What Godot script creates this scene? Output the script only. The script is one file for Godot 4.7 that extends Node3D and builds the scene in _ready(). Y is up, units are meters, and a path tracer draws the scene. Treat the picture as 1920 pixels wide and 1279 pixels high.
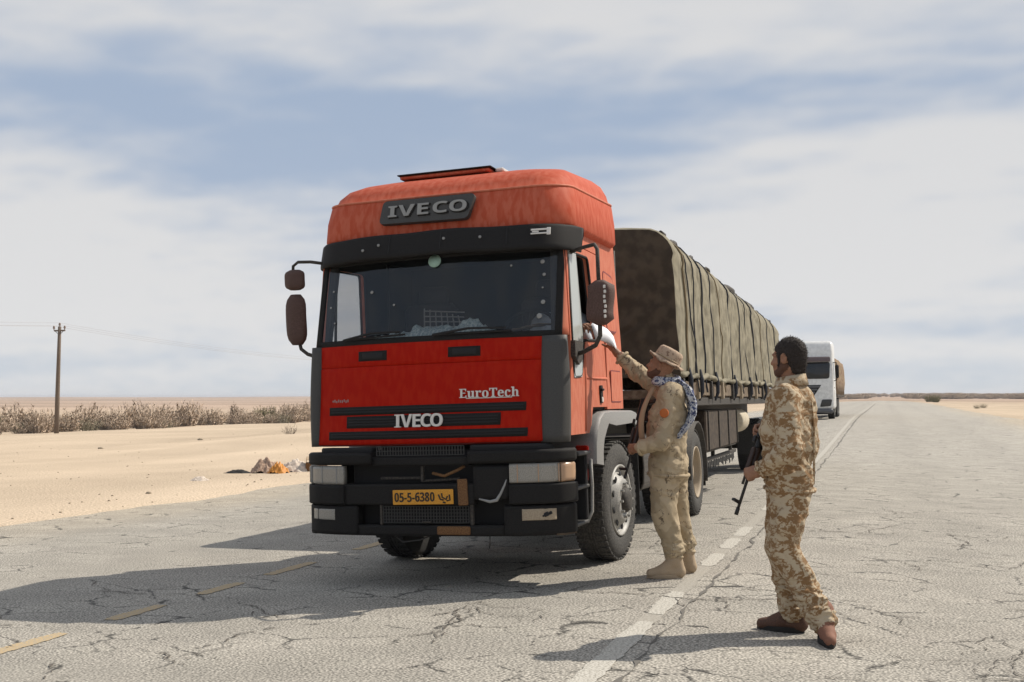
extends Node3D

# ---------------------------------------------------------------- shared state
const TRUCK_AT := Vector3(-3.196, -0.048, -7.568)
const TRUCK_LEAN := 0.032
var M := {}
var taken := {}


func _ready() -> void:
	set_view()
	make_materials()
	build_ground()
	build_truck()
	build_trailer()
	build_white_truck()
	build_people()
	build_roadside()


# ---------------------------------------------------------------- camera, sky, sun, exposure
func set_view() -> void:
	var cam := Camera3D.new()
	cam.name = "camera"
	cam.fov = 34.65
	cam.near = 0.05
	cam.far = 9000.0
	cam.position = Vector3(0, 1.35, 0)
	cam.rotation_degrees = Vector3(3.03, 18.83, 0)
	add_child(cam)
	cam.current = true
	var we := WorldEnvironment.new()
	we.name = "world_environment"
	var e := Environment.new()
	e.background_mode = Environment.BG_SKY
	var sk := Sky.new()
	var sm := PanoramaSkyMaterial.new()
	sm.panorama = sky_picture()
	sk.sky_material = sm
	e.sky = sk
	e.background_energy_multiplier = 1.0
	e.tonemap_mode = Environment.TONE_MAPPER_LINEAR
	e.tonemap_exposure = 1.0
	e.sdfgi_enabled = true
	e.ssao_enabled = true
	e.ssil_enabled = true
	e.fog_enabled = true
	e.fog_density = 0.00022
	e.fog_light_color = Color(0.80, 0.81, 0.84)
	we.environment = e
	add_child(we)
	var sun := DirectionalLight3D.new()
	sun.name = "sun"
	sun.light_energy = 1.55
	sun.light_color = Color(1.0, 0.965, 0.91)
	sun.light_angular_distance = 0.5
	sun.shadow_enabled = true
	add_child(sun)
	sun.look_at_from_position(Vector3.ZERO, Vector3(-0.70, -1.0, 0.62), Vector3.UP)


func noise(type: int, freq: float, octaves := 4, sd := 1) -> FastNoiseLite:
	var n := FastNoiseLite.new()
	n.noise_type = type
	n.frequency = freq
	n.seed = sd
	n.fractal_type = FastNoiseLite.FRACTAL_FBM if octaves > 1 else FastNoiseLite.FRACTAL_NONE
	n.fractal_octaves = octaves
	return n


func sky_picture() -> ImageTexture:
	var w := 1600
	var h := 800
	var data := PackedFloat32Array()
	data.resize(w * h * 4)
	var n1 := noise(FastNoiseLite.TYPE_SIMPLEX_SMOOTH, 0.30, 6, 11)
	n1.domain_warp_enabled = true
	n1.domain_warp_amplitude = 2.2
	n1.domain_warp_frequency = 0.25
	n1.domain_warp_fractal_type = FastNoiseLite.DOMAIN_WARP_FRACTAL_NONE
	var n2 := noise(FastNoiseLite.TYPE_SIMPLEX_SMOOTH, 0.9, 5, 5)
	# cloud banks: azimuth, elevation, their spreads, weight
	var banks := [[-32.0, 21.0, 46.0, 4.4, 0.62], [-2.0, 19.0, 18.0, 3.4, 0.40], [-42.0, 8.5, 9.5, 4.4, 0.85], [-34.0, 5.0, 12.0, 2.6, 0.5], [-1.0, 8.0, 12.0, 4.2, 0.72], [5.0, 12.2, 7.0, 1.3, 0.8], [-10.0, 5.0, 14.0, 3.0, 0.45],
		[-5.2, 12.6, 2.2, 0.5, 0.6], [-24.0, 12.6, 17.0, 3.0, -0.58], [-7.0, 15.2, 9.0, 1.7, -0.34], [-37.0, 15.0, 9.0, 1.6, -0.34], [-8.0, 3.6, 14.0, 0.9, -0.12],
		[60.0, 14.0, 30.0, 6.0, 0.4], [130.0, 22.0, 40.0, 7.0, 0.4], [-110.0, 12.0, 30.0, 6.0, 0.5], [175.0, 9.0, 30.0, 4.0, 0.4], [-80.0, 24.0, 25.0, 4.0, 0.35]]
	for j in h:
		var el := 90.0 - (j + 0.5) / h * 180.0
		if el < -1.0:
			for i in w:
				var k := (j * w + i) * 4
				data[k] = 0.42
				data[k + 1] = 0.36
				data[k + 2] = 0.29
				data[k + 3] = 1.0
			continue
		var se := sin(deg_to_rad(el))
		var ce := cos(deg_to_rad(el))
		var up := clampf(se, 0.0, 1.0)
		var t := 1.0 - pow(1.0 - up, 4.0)
		var lo := pow(1.0 - up, 14.0)
		var blue := Vector3(0.455, 0.535, 0.66).lerp(Vector3(0.33, 0.42, 0.57), t)
		blue = blue.lerp(Vector3(0.63, 0.675, 0.71), lo * 0.95)
		var white := Vector3(0.765, 0.765, 0.765).lerp(Vector3(0.67, 0.675, 0.69), t)
		for i in w:
			var az := fposmod((i + 0.5) / w * 360.0 + 180.0, 360.0) - 180.0
			var a := deg_to_rad(az)
			var q := 1.0 / (up + 0.09)
			var px := sin(a) * ce * q
			var pz := -cos(a) * ce * q
			# long streaks run across the view, seen in perspective
			var s := n1.get_noise_2d(px * 0.72 + pz * 0.20, pz * 1.5)
			var f := n2.get_noise_3d(az * 0.10, el * 0.62, 3.0)
			var g := n2.get_noise_3d(az * 0.5, el * 2.4, 9.0)
			var c := 0.36 + s * 0.66 + f * 0.42 + g * 0.05
			for b in banks:
				var dx: float = (az - b[0]) / b[2]
				if absf(dx) > 2.4:
					continue
				var dy: float = (el - b[1]) / b[3]
				if absf(dy) > 2.4:
					continue
				c += b[4] * exp(-dx * dx - dy * dy)
			c += n2.get_noise_3d(px * 2.6, pz * 5.0, 4.0) * 0.18
			var wisp := n2.get_noise_3d(px * 1.7 + pz * 0.7, pz * 3.4 - px * 0.5, 21.0)
			c += (0.5 - absf(wisp) * 2.2) * 0.34
			c += 0.40 * smoothstep(24.0, 50.0, el) + 0.30 * exp(-el / 4.5)
			c = smoothstep(-0.14, 1.26, c)
			var col := blue.lerp(white, c)
			var k := (j * w + i) * 4
			data[k] = col.x
			data[k + 1] = col.y
			data[k + 2] = col.z
			data[k + 3] = 1.0
	return ImageTexture.create_from_image(Image.create_from_data(w, h, false, Image.FORMAT_RGBAF, data.to_byte_array()))


# ---------------------------------------------------------------- mesh helpers
func S(smooth := false) -> SurfaceTool:
	var st := SurfaceTool.new()
	st.begin(Mesh.PRIMITIVE_TRIANGLES)
	st.set_smooth_group(0 if smooth else -1)
	return st


func tri(st: SurfaceTool, a: Vector3, b: Vector3, c: Vector3) -> void:
	st.add_vertex(a)
	st.add_vertex(b)
	st.add_vertex(c)


func quad(st: SurfaceTool, a: Vector3, b: Vector3, c: Vector3, d: Vector3) -> void:
	tri(st, a, b, c)
	tri(st, a, c, d)


# a box with chamfered edges, centre c, size s
func box(st: SurfaceTool, c: Vector3, s: Vector3, bev := 0.0, b := Basis()) -> void:
	var h := s * 0.5
	var e: float = minf(bev, minf(h.x, minf(h.y, h.z)) * 0.9)
	if e <= 0.0:
		for ax in 3:
			for sg in [-1.0, 1.0]:
				var u := (ax + 1) % 3
				var v := (ax + 2) % 3
				var p := []
				for k in [[-1, -1], [1, -1], [1, 1], [-1, 1]]:
					var q := Vector3()
					q[ax] = sg * h[ax]
					q[u] = k[0] * h[u]
					q[v] = k[1] * h[v]
					p.append(c + b * q)
				if sg > 0:
					quad(st, p[3], p[2], p[1], p[0])
				else:
					quad(st, p[0], p[1], p[2], p[3])
		return
	var P := func(ax: int, sx: float, sy: float, sz: float) -> Vector3:
		var q := Vector3(sx * (h.x - e), sy * (h.y - e), sz * (h.z - e))
		var sg := Vector3(sx, sy, sz)
		q[ax] = sg[ax] * h[ax]
		return c + b * q
	for ax in 3:
		var u := (ax + 1) % 3
		var v := (ax + 2) % 3
		for sg in [-1.0, 1.0]:
			var p := []
			for k in [[-1, -1], [1, -1], [1, 1], [-1, 1]]:
				var q := Vector3()
				q[ax] = sg
				q[u] = k[0]
				q[v] = k[1]
				p.append(P.call(ax, q.x, q.y, q.z))
			if sg > 0:
				quad(st, p[3], p[2], p[1], p[0])
			else:
				quad(st, p[0], p[1], p[2], p[3])
		for su in [-1.0, 1.0]:
			for sv in [-1.0, 1.0]:
				var q0 := Vector3()
				q0[u] = su
				q0[v] = sv
				var q1 := q0
				q0[ax] = -1.0
				q1[ax] = 1.0
				var a0: Vector3 = P.call(u, q0.x, q0.y, q0.z)
				var a1: Vector3 = P.call(u, q1.x, q1.y, q1.z)
				var b0: Vector3 = P.call(v, q0.x, q0.y, q0.z)
				var b1: Vector3 = P.call(v, q1.x, q1.y, q1.z)
				if su * sv > 0:
					quad(st, a0, a1, b1, b0)
				else:
					quad(st, b0, b1, a1, a0)
	for sx in [-1.0, 1.0]:
		for sy in [-1.0, 1.0]:
			for sz in [-1.0, 1.0]:
				var p0: Vector3 = P.call(0, sx, sy, sz)
				var p1: Vector3 = P.call(1, sx, sy, sz)
				var p2: Vector3 = P.call(2, sx, sy, sz)
				if sx * sy * sz > 0:
					tri(st, p0, p2, p1)
				else:
					tri(st, p0, p1, p2)


# rings of equal length joined into a skin; caps close the ends with fans
func loft(st: SurfaceTool, rings: Array, closed := true, cap_a := true, cap_b := true) -> void:
	var n: int = rings[0].size()
	for i in rings.size() - 1:
		var r0: PackedVector3Array = rings[i]
		var r1: PackedVector3Array = rings[i + 1]
		for j in (n if closed else n - 1):
			var k := (j + 1) % n
			quad(st, r0[j], r1[j], r1[k], r0[k])
	for e in 2:
		if (e == 0 and not cap_a) or (e == 1 and not cap_b):
			continue
		var r: PackedVector3Array = rings[0 if e == 0 else rings.size() - 1]
		var c := Vector3()
		for p in r:
			c += p
		c /= n
		for j in n:
			var k := (j + 1) % n
			if e == 0:
				tri(st, c, r[j], r[k])
			else:
				tri(st, c, r[k], r[j])


func frame_of(dir: Vector3) -> Basis:
	var z := dir.normalized()
	var x := Vector3.UP.cross(z)
	if x.length() < 0.05:
		x = Vector3.RIGHT.cross(z)
	x = x.normalized()
	return Basis(x, z.cross(x), z)


func tube(st: SurfaceTool, pts: Array, r, n := 8, caps := true) -> void:
	var rings := []
	var last := Basis()
	for i in pts.size():
		var d: Vector3 = (pts[mini(i + 1, pts.size() - 1)] as Vector3) - (pts[maxi(i - 1, 0)] as Vector3)
		var b: Basis
		if i == 0:
			b = frame_of(d)
		else:
			var z := d.normalized()
			var x := last.x - z * last.x.dot(z)
			x = x.normalized() if x.length() > 0.01 else frame_of(d).x
			b = Basis(x, z.cross(x), z)
		last = b
		var rr: float = r[i] if r is Array else r
		var ring := PackedVector3Array()
		for k in n:
			var a := TAU * k / n
			ring.append((pts[i] as Vector3) + b.x * cos(a) * rr + b.y * sin(a) * rr)
		rings.append(ring)
	loft(st, rings, true, caps, caps)


func rod(st: SurfaceTool, a: Vector3, b: Vector3, r: float, r2 := -1.0, n := 10) -> void:
	tube(st, [a, b], [r, r if r2 < 0 else r2], n)


# profile of (along the axis, radius) spun about xf's z axis
func lathe(st: SurfaceTool, prof: Array, xf: Transform3D, n := 32, caps := true) -> void:
	var rings := []
	for p in prof:
		var ring := PackedVector3Array()
		for k in n:
			var a := TAU * k / n
			ring.append(xf * Vector3(cos(a) * p[1], sin(a) * p[1], p[0]))
		rings.append(ring)
	loft(st, rings, true, caps, caps)


# flat outline (with an optional hole) given thickness; map turns (outline point, depth 0..1) into space
func slab(st: SurfaceTool, outline: Array, hole: Array, map: Callable) -> void:
	var outer := PackedVector2Array(outline)
	var pieces := [outer]
	if hole.size() > 0:
		var hp := PackedVector2Array(hole)
		var cx := 0.0
		for p in hp:
			cx += p.x / hp.size()
		pieces = []
		for s in [-1.0, 1.0]:
			var half := PackedVector2Array([Vector2(cx, -99), Vector2(cx + s * 99, -99), Vector2(cx + s * 99, 99), Vector2(cx, 99)])
			for a in Geometry2D.intersect_polygons(outer, half):
				for b in Geometry2D.clip_polygons(a, hp):
					pieces.append(b)
	for p in pieces:
		var idx := Geometry2D.triangulate_polygon(p)
		for i in range(0, idx.size(), 3):
			for d in 2:
				var a: Vector3 = map.call(p[idx[i]], d)
				var b: Vector3 = map.call(p[idx[i + 1]], d)
				var c: Vector3 = map.call(p[idx[i + 2]], d)
				if d == 1:
					tri(st, a, b, c)
				else:
					tri(st, a, c, b)
	for loop in ([outer] if hole.is_empty() else [outer, PackedVector2Array(hole)]):
		for i in loop.size():
			var p: Vector2 = loop[i]
			var q: Vector2 = loop[(i + 1) % loop.size()]
			quad(st, map.call(p, 0), map.call(q, 0), map.call(q, 1), map.call(p, 1))


func rounded(pts: Array, r: float, n := 4) -> Array:
	var out := []
	for i in pts.size():
		var p: Vector2 = pts[i]
		var a: Vector2 = pts[(i - 1 + pts.size()) % pts.size()]
		var b: Vector2 = pts[(i + 1) % pts.size()]
		var e := minf(r, minf(p.distance_to(a), p.distance_to(b)) * 0.45)
		var p0 := p + (a - p).normalized() * e
		var p1 := p + (b - p).normalized() * e
		for k in n + 1:
			var t := float(k) / n
			out.append(p0.lerp(p, t).lerp(p.lerp(p1, t), t))
	return out


func numbered(called: String) -> String:
	var n: int = taken.get(called, 0)
	taken[called] = n + 1
	return called if n == 0 else "%s_%03d" % [called, n]


# which loose piece each triangle belongs to; pieces whose boxes touch count as one
func loose(v: PackedVector3Array) -> Array:
	var ids := {}
	var up := PackedInt32Array()
	var tri_of := PackedInt32Array()
	for i in v.size():
		var key := Vector3i((v[i] * 4000.0).round())
		var id: int = ids.get(key, -1)
		if id < 0:
			id = up.size()
			ids[key] = id
			up.append(id)
		tri_of.append(id)
	for i in range(0, v.size(), 3):
		var r := []
		for k in 3:
			var a := tri_of[i + k]
			while up[a] != a:
				up[a] = up[up[a]]
				a = up[a]
			r.append(a)
		up[r[1]] = r[0]
		up[r[2]] = r[0]
	var boxes := {}
	for i in v.size():
		var a := tri_of[i]
		while up[a] != a:
			a = up[a]
		tri_of[i] = a
		if boxes.has(a):
			boxes[a] = (boxes[a] as AABB).expand(v[i])
		else:
			boxes[a] = AABB(v[i], Vector3.ZERO)
	if boxes.size() > 60:
		return [tri_of, boxes.size()]
	var keys := boxes.keys()
	var grp := {}
	for a in keys:
		grp[a] = a
	var again := true
	while again:
		again = false
		for a in keys:
			for b in keys:
				if grp[a] != grp[b] and (boxes[a] as AABB).grow(0.008).intersects((boxes[b] as AABB).grow(0.008)):
					var old: int = grp[b]
					for c in keys:
						if grp[c] == old:
							grp[c] = grp[a]
					again = true
	var left := {}
	for a in keys:
		left[grp[a]] = true
	for i in v.size():
		tri_of[i] = grp[tri_of[i]]
	return [tri_of, left.size()]


func part(called: String, st: SurfaceTool, mat: Material, parent: Node, label := "") -> MeshInstance3D:
	st.generate_normals()
	var stuff := false
	if parent != self:
		var arr := st.commit_to_arrays()
		var v: PackedVector3Array = arr[Mesh.ARRAY_VERTEX]
		if v.size() < 12000 and arr[Mesh.ARRAY_INDEX] == null:
			var got := loose(v)
			if got[1] > 1 and got[1] <= 14:
				var seen := []
				var whose: PackedInt32Array = got[0]
				for i in range(0, v.size(), 3):
					if not seen.has(whose[i]):
						seen.append(whose[i])
				var first: MeshInstance3D
				var nn: PackedVector3Array = arr[Mesh.ARRAY_NORMAL]
				for g in seen:
					var a2 := []
					a2.resize(Mesh.ARRAY_MAX)
					var pv := PackedVector3Array()
					var pn := PackedVector3Array()
					for i in v.size():
						if whose[i] == g:
							pv.append(v[i])
							pn.append(nn[i])
					a2[Mesh.ARRAY_VERTEX] = pv
					a2[Mesh.ARRAY_NORMAL] = pn
					var me := ArrayMesh.new()
					me.add_surface_from_arrays(Mesh.PRIMITIVE_TRIANGLES, a2)
					me.surface_set_material(0, mat)
					var q := MeshInstance3D.new()
					q.name = called
					q.mesh = me
					parent.add_child(q, true)
					if label:
						q.set_meta("label", label)
					if first == null:
						first = q
				return first
			stuff = got[1] > 14
	var o := MeshInstance3D.new()
	o.name = called if parent != self else numbered(called)
	if stuff:
		o.set_meta("kind", "stuff")
	o.mesh = st.commit()
	for i in o.mesh.get_surface_count():
		o.mesh.surface_set_material(i, mat)
	parent.add_child(o, true)
	if label:
		o.set_meta("label", label)
	return o


func tag(o: Node, label: String, category: String, group := "") -> Node:
	o.set_meta("label", label)
	o.set_meta("category", category)
	if group:
		o.set_meta("group", group)
	return o


func structure(o: Node) -> Node:
	o.set_meta("kind", "structure")
	return o


func thing(called: String, label: String, category: String, at := Vector3.ZERO, turn := 0.0, group := "") -> Node3D:
	var o := Node3D.new()
	o.name = numbered(called)
	add_child(o)
	o.position = at
	o.rotation.y = turn
	tag(o, label, category, group)
	return o


func lettering(text: String, height: float, depth: float, mat: Material, parent: Node, xf: Transform3D, bold := true, squeeze := 1.0, serif := false) -> MeshInstance3D:
	var t := TextMesh.new()
	var f := SystemFont.new()
	f.font_names = PackedStringArray(["Droid Serif" if serif else "Droid Sans"])
	f.font_weight = 700 if bold else 400
	t.font = f
	t.text = text
	t.font_size = 64
	t.pixel_size = height / 46.0
	t.depth = depth
	t.material = mat
	var o := MeshInstance3D.new()
	o.name = "lettering"
	o.mesh = t
	o.transform = xf * Transform3D(Basis().scaled(Vector3(squeeze, 1, 1)))
	parent.add_child(o, true)
	return o


# ---------------------------------------------------------------- materials
func plain(c: Color, rough := 0.7, metal := 0.0) -> StandardMaterial3D:
	var m := StandardMaterial3D.new()
	m.albedo_color = c.linear_to_srgb()
	m.roughness = rough
	m.metallic = metal
	return m


# linear colour (a) to linear colour (b) mottled by noise, laid on by triplanar mapping, tile metres across
func mottled(a: Color, b: Color, tile: float, n: FastNoiseLite, rough := 0.7, size := 256, lo := 0.25, hi := 0.75, relief := 0.0) -> StandardMaterial3D:
	var im: Image = n.get_seamless_image(size, size, false, false, 0.2)
	im.convert(Image.FORMAT_L8)
	var src := im.get_data()
	var out := PackedByteArray()
	out.resize(size * size * 3)
	var lut := []
	for v in 256:
		var c := a.lerp(b, smoothstep(lo, hi, v / 255.0)).linear_to_srgb()
		lut.append([int(c.r * 255), int(c.g * 255), int(c.b * 255)])
	for i in size * size:
		var l: Array = lut[src[i]]
		out[i * 3] = l[0]
		out[i * 3 + 1] = l[1]
		out[i * 3 + 2] = l[2]
	var m := StandardMaterial3D.new()
	m.albedo_texture = ImageTexture.create_from_image(Image.create_from_data(size, size, false, Image.FORMAT_RGB8, out))
	m.roughness = rough
	m.uv1_triplanar = true
	m.uv1_scale = Vector3.ONE / tile
	if relief > 0.0:
		m.normal_enabled = true
		var nm := Image.create_from_data(size, size, false, Image.FORMAT_L8, src)
		nm.convert(Image.FORMAT_RGBA8)
		nm.bump_map_to_normal_map(relief)
		m.normal_texture = ImageTexture.create_from_image(nm)
	return m


func make_materials() -> void:
	var fine := noise(FastNoiseLite.TYPE_SIMPLEX_SMOOTH, 0.02, 5, 3)
	var speck := noise(FastNoiseLite.TYPE_SIMPLEX, 0.06, 5, 8)
	var streak := noise(FastNoiseLite.TYPE_SIMPLEX, 0.035, 6, 28)
	var grit := noise(FastNoiseLite.TYPE_SIMPLEX, 0.11, 4, 18)
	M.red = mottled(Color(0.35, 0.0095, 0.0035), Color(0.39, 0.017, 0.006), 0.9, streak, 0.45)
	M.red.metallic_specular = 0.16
	M.red_faded_lit = mottled(Color(0.49, 0.142, 0.083), Color(0.535, 0.182, 0.114), 0.8, streak, 0.55)  # paler red of the cab sides: fading and dust, plus sunlight painted in
	M.red_faded_lit.metallic_specular = 0.25
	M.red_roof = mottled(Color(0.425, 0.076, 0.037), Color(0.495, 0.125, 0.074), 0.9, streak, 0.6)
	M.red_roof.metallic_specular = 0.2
	for q in [M.red, M.red_faded_lit, M.red_roof]:
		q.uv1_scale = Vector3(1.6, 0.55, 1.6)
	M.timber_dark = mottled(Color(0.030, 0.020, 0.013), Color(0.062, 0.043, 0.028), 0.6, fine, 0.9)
	M.tank_cream = mottled(Color(0.42, 0.36, 0.26), Color(0.52, 0.46, 0.35), 0.4, fine, 0.7)
	M.cover_brown = mottled(Color(0.16, 0.09, 0.055), Color(0.27, 0.20, 0.12), 1.5, fine, 0.95)
	M.dark_glass = plain(Color(0.012, 0.014, 0.016), 0.12)
	M.visor_smoke = plain(Color(0.10, 0.07, 0.07), 0.3)
	M.grille_grey = plain(Color(0.09, 0.09, 0.095), 0.5)
	M.badge_orange = plain(Color(0.42, 0.11, 0.02), 0.8)
	M.shirt = mottled(Color(0.30, 0.33, 0.37), Color(0.42, 0.45, 0.48), 0.4, fine, 0.95)
	M.sack = mottled(Color(0.22, 0.13, 0.085), Color(0.46, 0.33, 0.24), 0.25, fine, 0.8)
	M.orange = mottled(Color(0.44, 0.16, 0.02), Color(0.62, 0.27, 0.03), 0.3, fine, 0.6)
	M.paper_dusty = mottled(Color(0.46, 0.38, 0.31), Color(0.64, 0.56, 0.48), 0.4, fine, 0.8)
	M.red_deep = plain(Color(0.16, 0.012, 0.010), 0.5)
	M.black = mottled(Color(0.009, 0.009, 0.010), Color(0.020, 0.018, 0.016), 0.35, grit, 0.72)
	M.black.metallic_specular = 0.32
	M.black_soft = plain(Color(0.012, 0.012, 0.013), 0.85)
	M.grey_plastic = mottled(Color(0.034, 0.034, 0.033), Color(0.056, 0.054, 0.050), 0.3, grit, 0.6)
	M.fender = mottled(Color(0.20, 0.20, 0.20), Color(0.28, 0.275, 0.26), 0.4, grit, 0.55)
	M.rubber = mottled(Color(0.03, 0.029, 0.028), Color(0.085, 0.08, 0.072), 0.4, speck, 0.9)
	M.rubber_dark = mottled(Color(0.014, 0.014, 0.014), Color(0.03, 0.028, 0.026), 0.4, speck, 0.9)
	M.rim = mottled(Color(0.24, 0.235, 0.22), Color(0.38, 0.365, 0.33), 0.25, speck, 0.5)
	M.rim_tan = mottled(Color(0.30, 0.235, 0.165), Color(0.38, 0.31, 0.22), 0.25, speck, 0.7)
	M.steel_dark = mottled(Color(0.022, 0.020, 0.018), Color(0.06, 0.05, 0.04), 0.4, speck, 0.75)
	M.rust = mottled(Color(0.10, 0.045, 0.018), Color(0.20, 0.10, 0.035), 0.2, speck, 0.85)
	M.timber = mottled(Color(0.10, 0.07, 0.045), Color(0.20, 0.15, 0.10), 0.6, fine, 0.9)
	M.gravel_grey = plain(Color(0.2, 0.2, 0.2), 0.8)
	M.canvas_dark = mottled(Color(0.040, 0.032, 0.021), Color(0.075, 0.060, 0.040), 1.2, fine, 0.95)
	M.canvas = mottled(Color(0.155, 0.138, 0.096), Color(0.265, 0.238, 0.170), 1.6, noise(FastNoiseLite.TYPE_SIMPLEX_SMOOTH, 0.012, 6, 21), 0.95, 512, 0.2, 0.8, 3.0)
	M.canvas_worn = mottled(Color(0.14, 0.12, 0.085), Color(0.26, 0.22, 0.15), 0.7, fine, 0.95)
	M.rope = plain(Color(0.03, 0.034, 0.045), 0.9)
	M.rope_tan = plain(Color(0.22, 0.17, 0.10), 0.9)
	M.lens = mottled(Color(0.19, 0.18, 0.16), Color(0.36, 0.345, 0.31), 0.12, speck, 0.15)
	M.lens_amber = plain(Color(0.42, 0.27, 0.17), 0.25)
	M.chrome = plain(Color(0.7, 0.7, 0.7), 0.2, 1.0)
	M.white_paint = mottled(Color(0.62, 0.62, 0.60), Color(0.74, 0.74, 0.72), 1.2, fine, 0.35)
	M.letter = plain(Color(0.62, 0.60, 0.56), 0.5)
	M.letter_grey = plain(Color(0.26, 0.26, 0.25), 0.6)
	M.plate = mottled(Color(0.55, 0.24, 0.012), Color(0.66, 0.31, 0.025), 0.2, speck, 0.5)
	M.ink = plain(Color(0.02, 0.014, 0.008), 0.6)
	M.mirror_cover = mottled(Color(0.055, 0.030, 0.024), Color(0.11, 0.062, 0.05), 0.2, speck, 0.8)
	M.seat = plain(Color(0.03, 0.03, 0.035), 0.9)
	M.cabin = plain(Color(0.028, 0.027, 0.027), 0.9)
	M.paper = plain(Color(0.72, 0.74, 0.78), 0.7)
	M.green_disc = plain(Color(0.30, 0.46, 0.40), 0.7)
	M.glass = plain(Color(0.015, 0.02, 0.02), 0.03)
	M.glass.albedo_color.a = 0.22
	M.glass.transparency = BaseMaterial3D.TRANSPARENCY_ALPHA
	M.glass_pale = plain(Color(0.46, 0.49, 0.47), 0.12)
	M.glass_pale.albedo_color.a = 0.85
	M.glass_pale.transparency = BaseMaterial3D.TRANSPARENCY_ALPHA
	M.pole_wood = mottled(Color(0.12, 0.090, 0.068), Color(0.19, 0.145, 0.108), 0.6, fine, 0.9)
	M.wire = plain(Color(0.42, 0.42, 0.44), 0.6)
	M.ceramic = plain(Color(0.22, 0.16, 0.13), 0.4)
	M.twig = plain(Color(0.20, 0.145, 0.095), 0.95)
	M.twig.vertex_color_use_as_albedo = true
	M.twig.albedo_color = Color.WHITE
	M.stone = mottled(Color(0.26, 0.21, 0.15), Color(0.40, 0.33, 0.24), 0.2, speck, 0.95)
	M.skin = mottled(Color(0.24, 0.115, 0.065), Color(0.30, 0.15, 0.088), 0.15, fine, 0.6)
	M.hair = mottled(Color(0.008, 0.006, 0.006), Color(0.040, 0.028, 0.022), 0.05, grit, 0.85)
	M.beard = mottled(Color(0.05, 0.026, 0.018), Color(0.14, 0.068, 0.042), 0.02, grit, 0.9)
	M.gun = plain(Color(0.016, 0.015, 0.015), 0.45, 0.3)
	M.gun_wood = plain(Color(0.030, 0.014, 0.009), 0.5)
	M.boot_tan = mottled(Color(0.33, 0.25, 0.16), Color(0.42, 0.32, 0.22), 0.1, speck, 0.9)
	M.boot_brown = mottled(Color(0.055, 0.028, 0.018), Color(0.13, 0.06, 0.035), 0.1, speck, 0.75)
	M.boot_brown_lit = mottled(Color(0.17, 0.075, 0.045), Color(0.24, 0.11, 0.07), 0.1, speck, 0.8)  # lighter copy of the boot brown, sunlight put into its colour
	M.sole = plain(Color(0.02, 0.018, 0.016), 0.9)
	M.strap = plain(Color(0.36, 0.23, 0.14), 0.9)
	M.camo_brush = camo_brush()
	M.camo_tan = camo_tan()
	M.scarf = scarf_cloth()
	M.dash_cloth = mottled(Color(0.16, 0.23, 0.24), Color(0.50, 0.56, 0.54), 0.22, noise(FastNoiseLite.TYPE_CELLULAR, 0.05, 2, 4), 0.95)
	M.hat = mottled(Color(0.15, 0.085, 0.055), Color(0.42, 0.31, 0.225), 0.16, noise(FastNoiseLite.TYPE_SIMPLEX_SMOOTH, 0.016, 2, 40), 0.95, 256, 0.30, 0.38)


# pixels from up to three noises: 256-step pictures mixed by a rule
func from_noise(size: int, ns: Array, rule: Callable) -> ImageTexture:
	var src := []
	for n in ns:
		var im: Image = n.get_seamless_image(size, size, false, false, 0.25)
		im.convert(Image.FORMAT_L8)
		src.append(im.get_data())
	var out := PackedByteArray()
	out.resize(size * size * 3)
	for i in size * size:
		var c: Color = rule.call(i, src)
		c = c.linear_to_srgb()
		out[i * 3] = int(clampf(c.r, 0, 1) * 255)
		out[i * 3 + 1] = int(clampf(c.g, 0, 1) * 255)
		out[i * 3 + 2] = int(clampf(c.b, 0, 1) * 255)
	return ImageTexture.create_from_image(Image.create_from_data(size, size, false, Image.FORMAT_RGB8, out))


func cloth_of(t: ImageTexture, tile: float) -> StandardMaterial3D:
	var m := StandardMaterial3D.new()
	m.albedo_texture = t
	m.roughness = 0.95
	m.uv1_triplanar = true
	m.uv1_triplanar_sharpness = 6.0
	m.uv1_scale = Vector3.ONE / tile
	return m


func camo_brush() -> StandardMaterial3D:
	var a := noise(FastNoiseLite.TYPE_SIMPLEX_SMOOTH, 0.020, 2, 77)
	a.domain_warp_enabled = true
	a.domain_warp_amplitude = 38.0
	a.domain_warp_frequency = 0.018
	var b := noise(FastNoiseLite.TYPE_SIMPLEX, 0.09, 3, 5)
	var base := Color(0.445, 0.36, 0.25)
	var brown := Color(0.215, 0.122, 0.052)
	var m := cloth_of(from_noise(384, [a, b], func(i: int, s: Array) -> Color:
		var v: float = s[0][i] / 255.0 + (s[1][i] / 255.0 - 0.5) * 0.12
		var k := (1.0 - smoothstep(0.062, 0.080, absf(v - 0.47))) + smoothstep(0.66, 0.69, v)
		return base.lerp(brown, minf(k, 1.0))), 0.62)
	m.uv1_scale = Vector3(1.0 / 1.30, 1.0 / 1.0, 1.0 / 1.30)
	return m


func camo_tan() -> StandardMaterial3D:
	var a := noise(FastNoiseLite.TYPE_SIMPLEX_SMOOTH, 0.011, 3, 12)
	a.domain_warp_enabled = true
	a.domain_warp_amplitude = 30.0
	var b := noise(FastNoiseLite.TYPE_SIMPLEX_SMOOTH, 0.010, 3, 31)
	var sand := Color(0.340, 0.268, 0.172)
	var pale := Color(0.425, 0.340, 0.225)
	var dark := Color(0.085, 0.060, 0.038)
	return cloth_of(from_noise(384, [a, b], func(i: int, s: Array) -> Color:
		var v: float = s[0][i] / 255.0
		var w: float = s[1][i] / 255.0
		var c := sand.lerp(pale, smoothstep(0.45, 0.55, w))
		var band := absf(v - 0.36)
		return c.lerp(dark, 0.9 * (1.0 - smoothstep(0.012, 0.024, band)) * smoothstep(0.36, 0.44, w))), 0.8)


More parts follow.
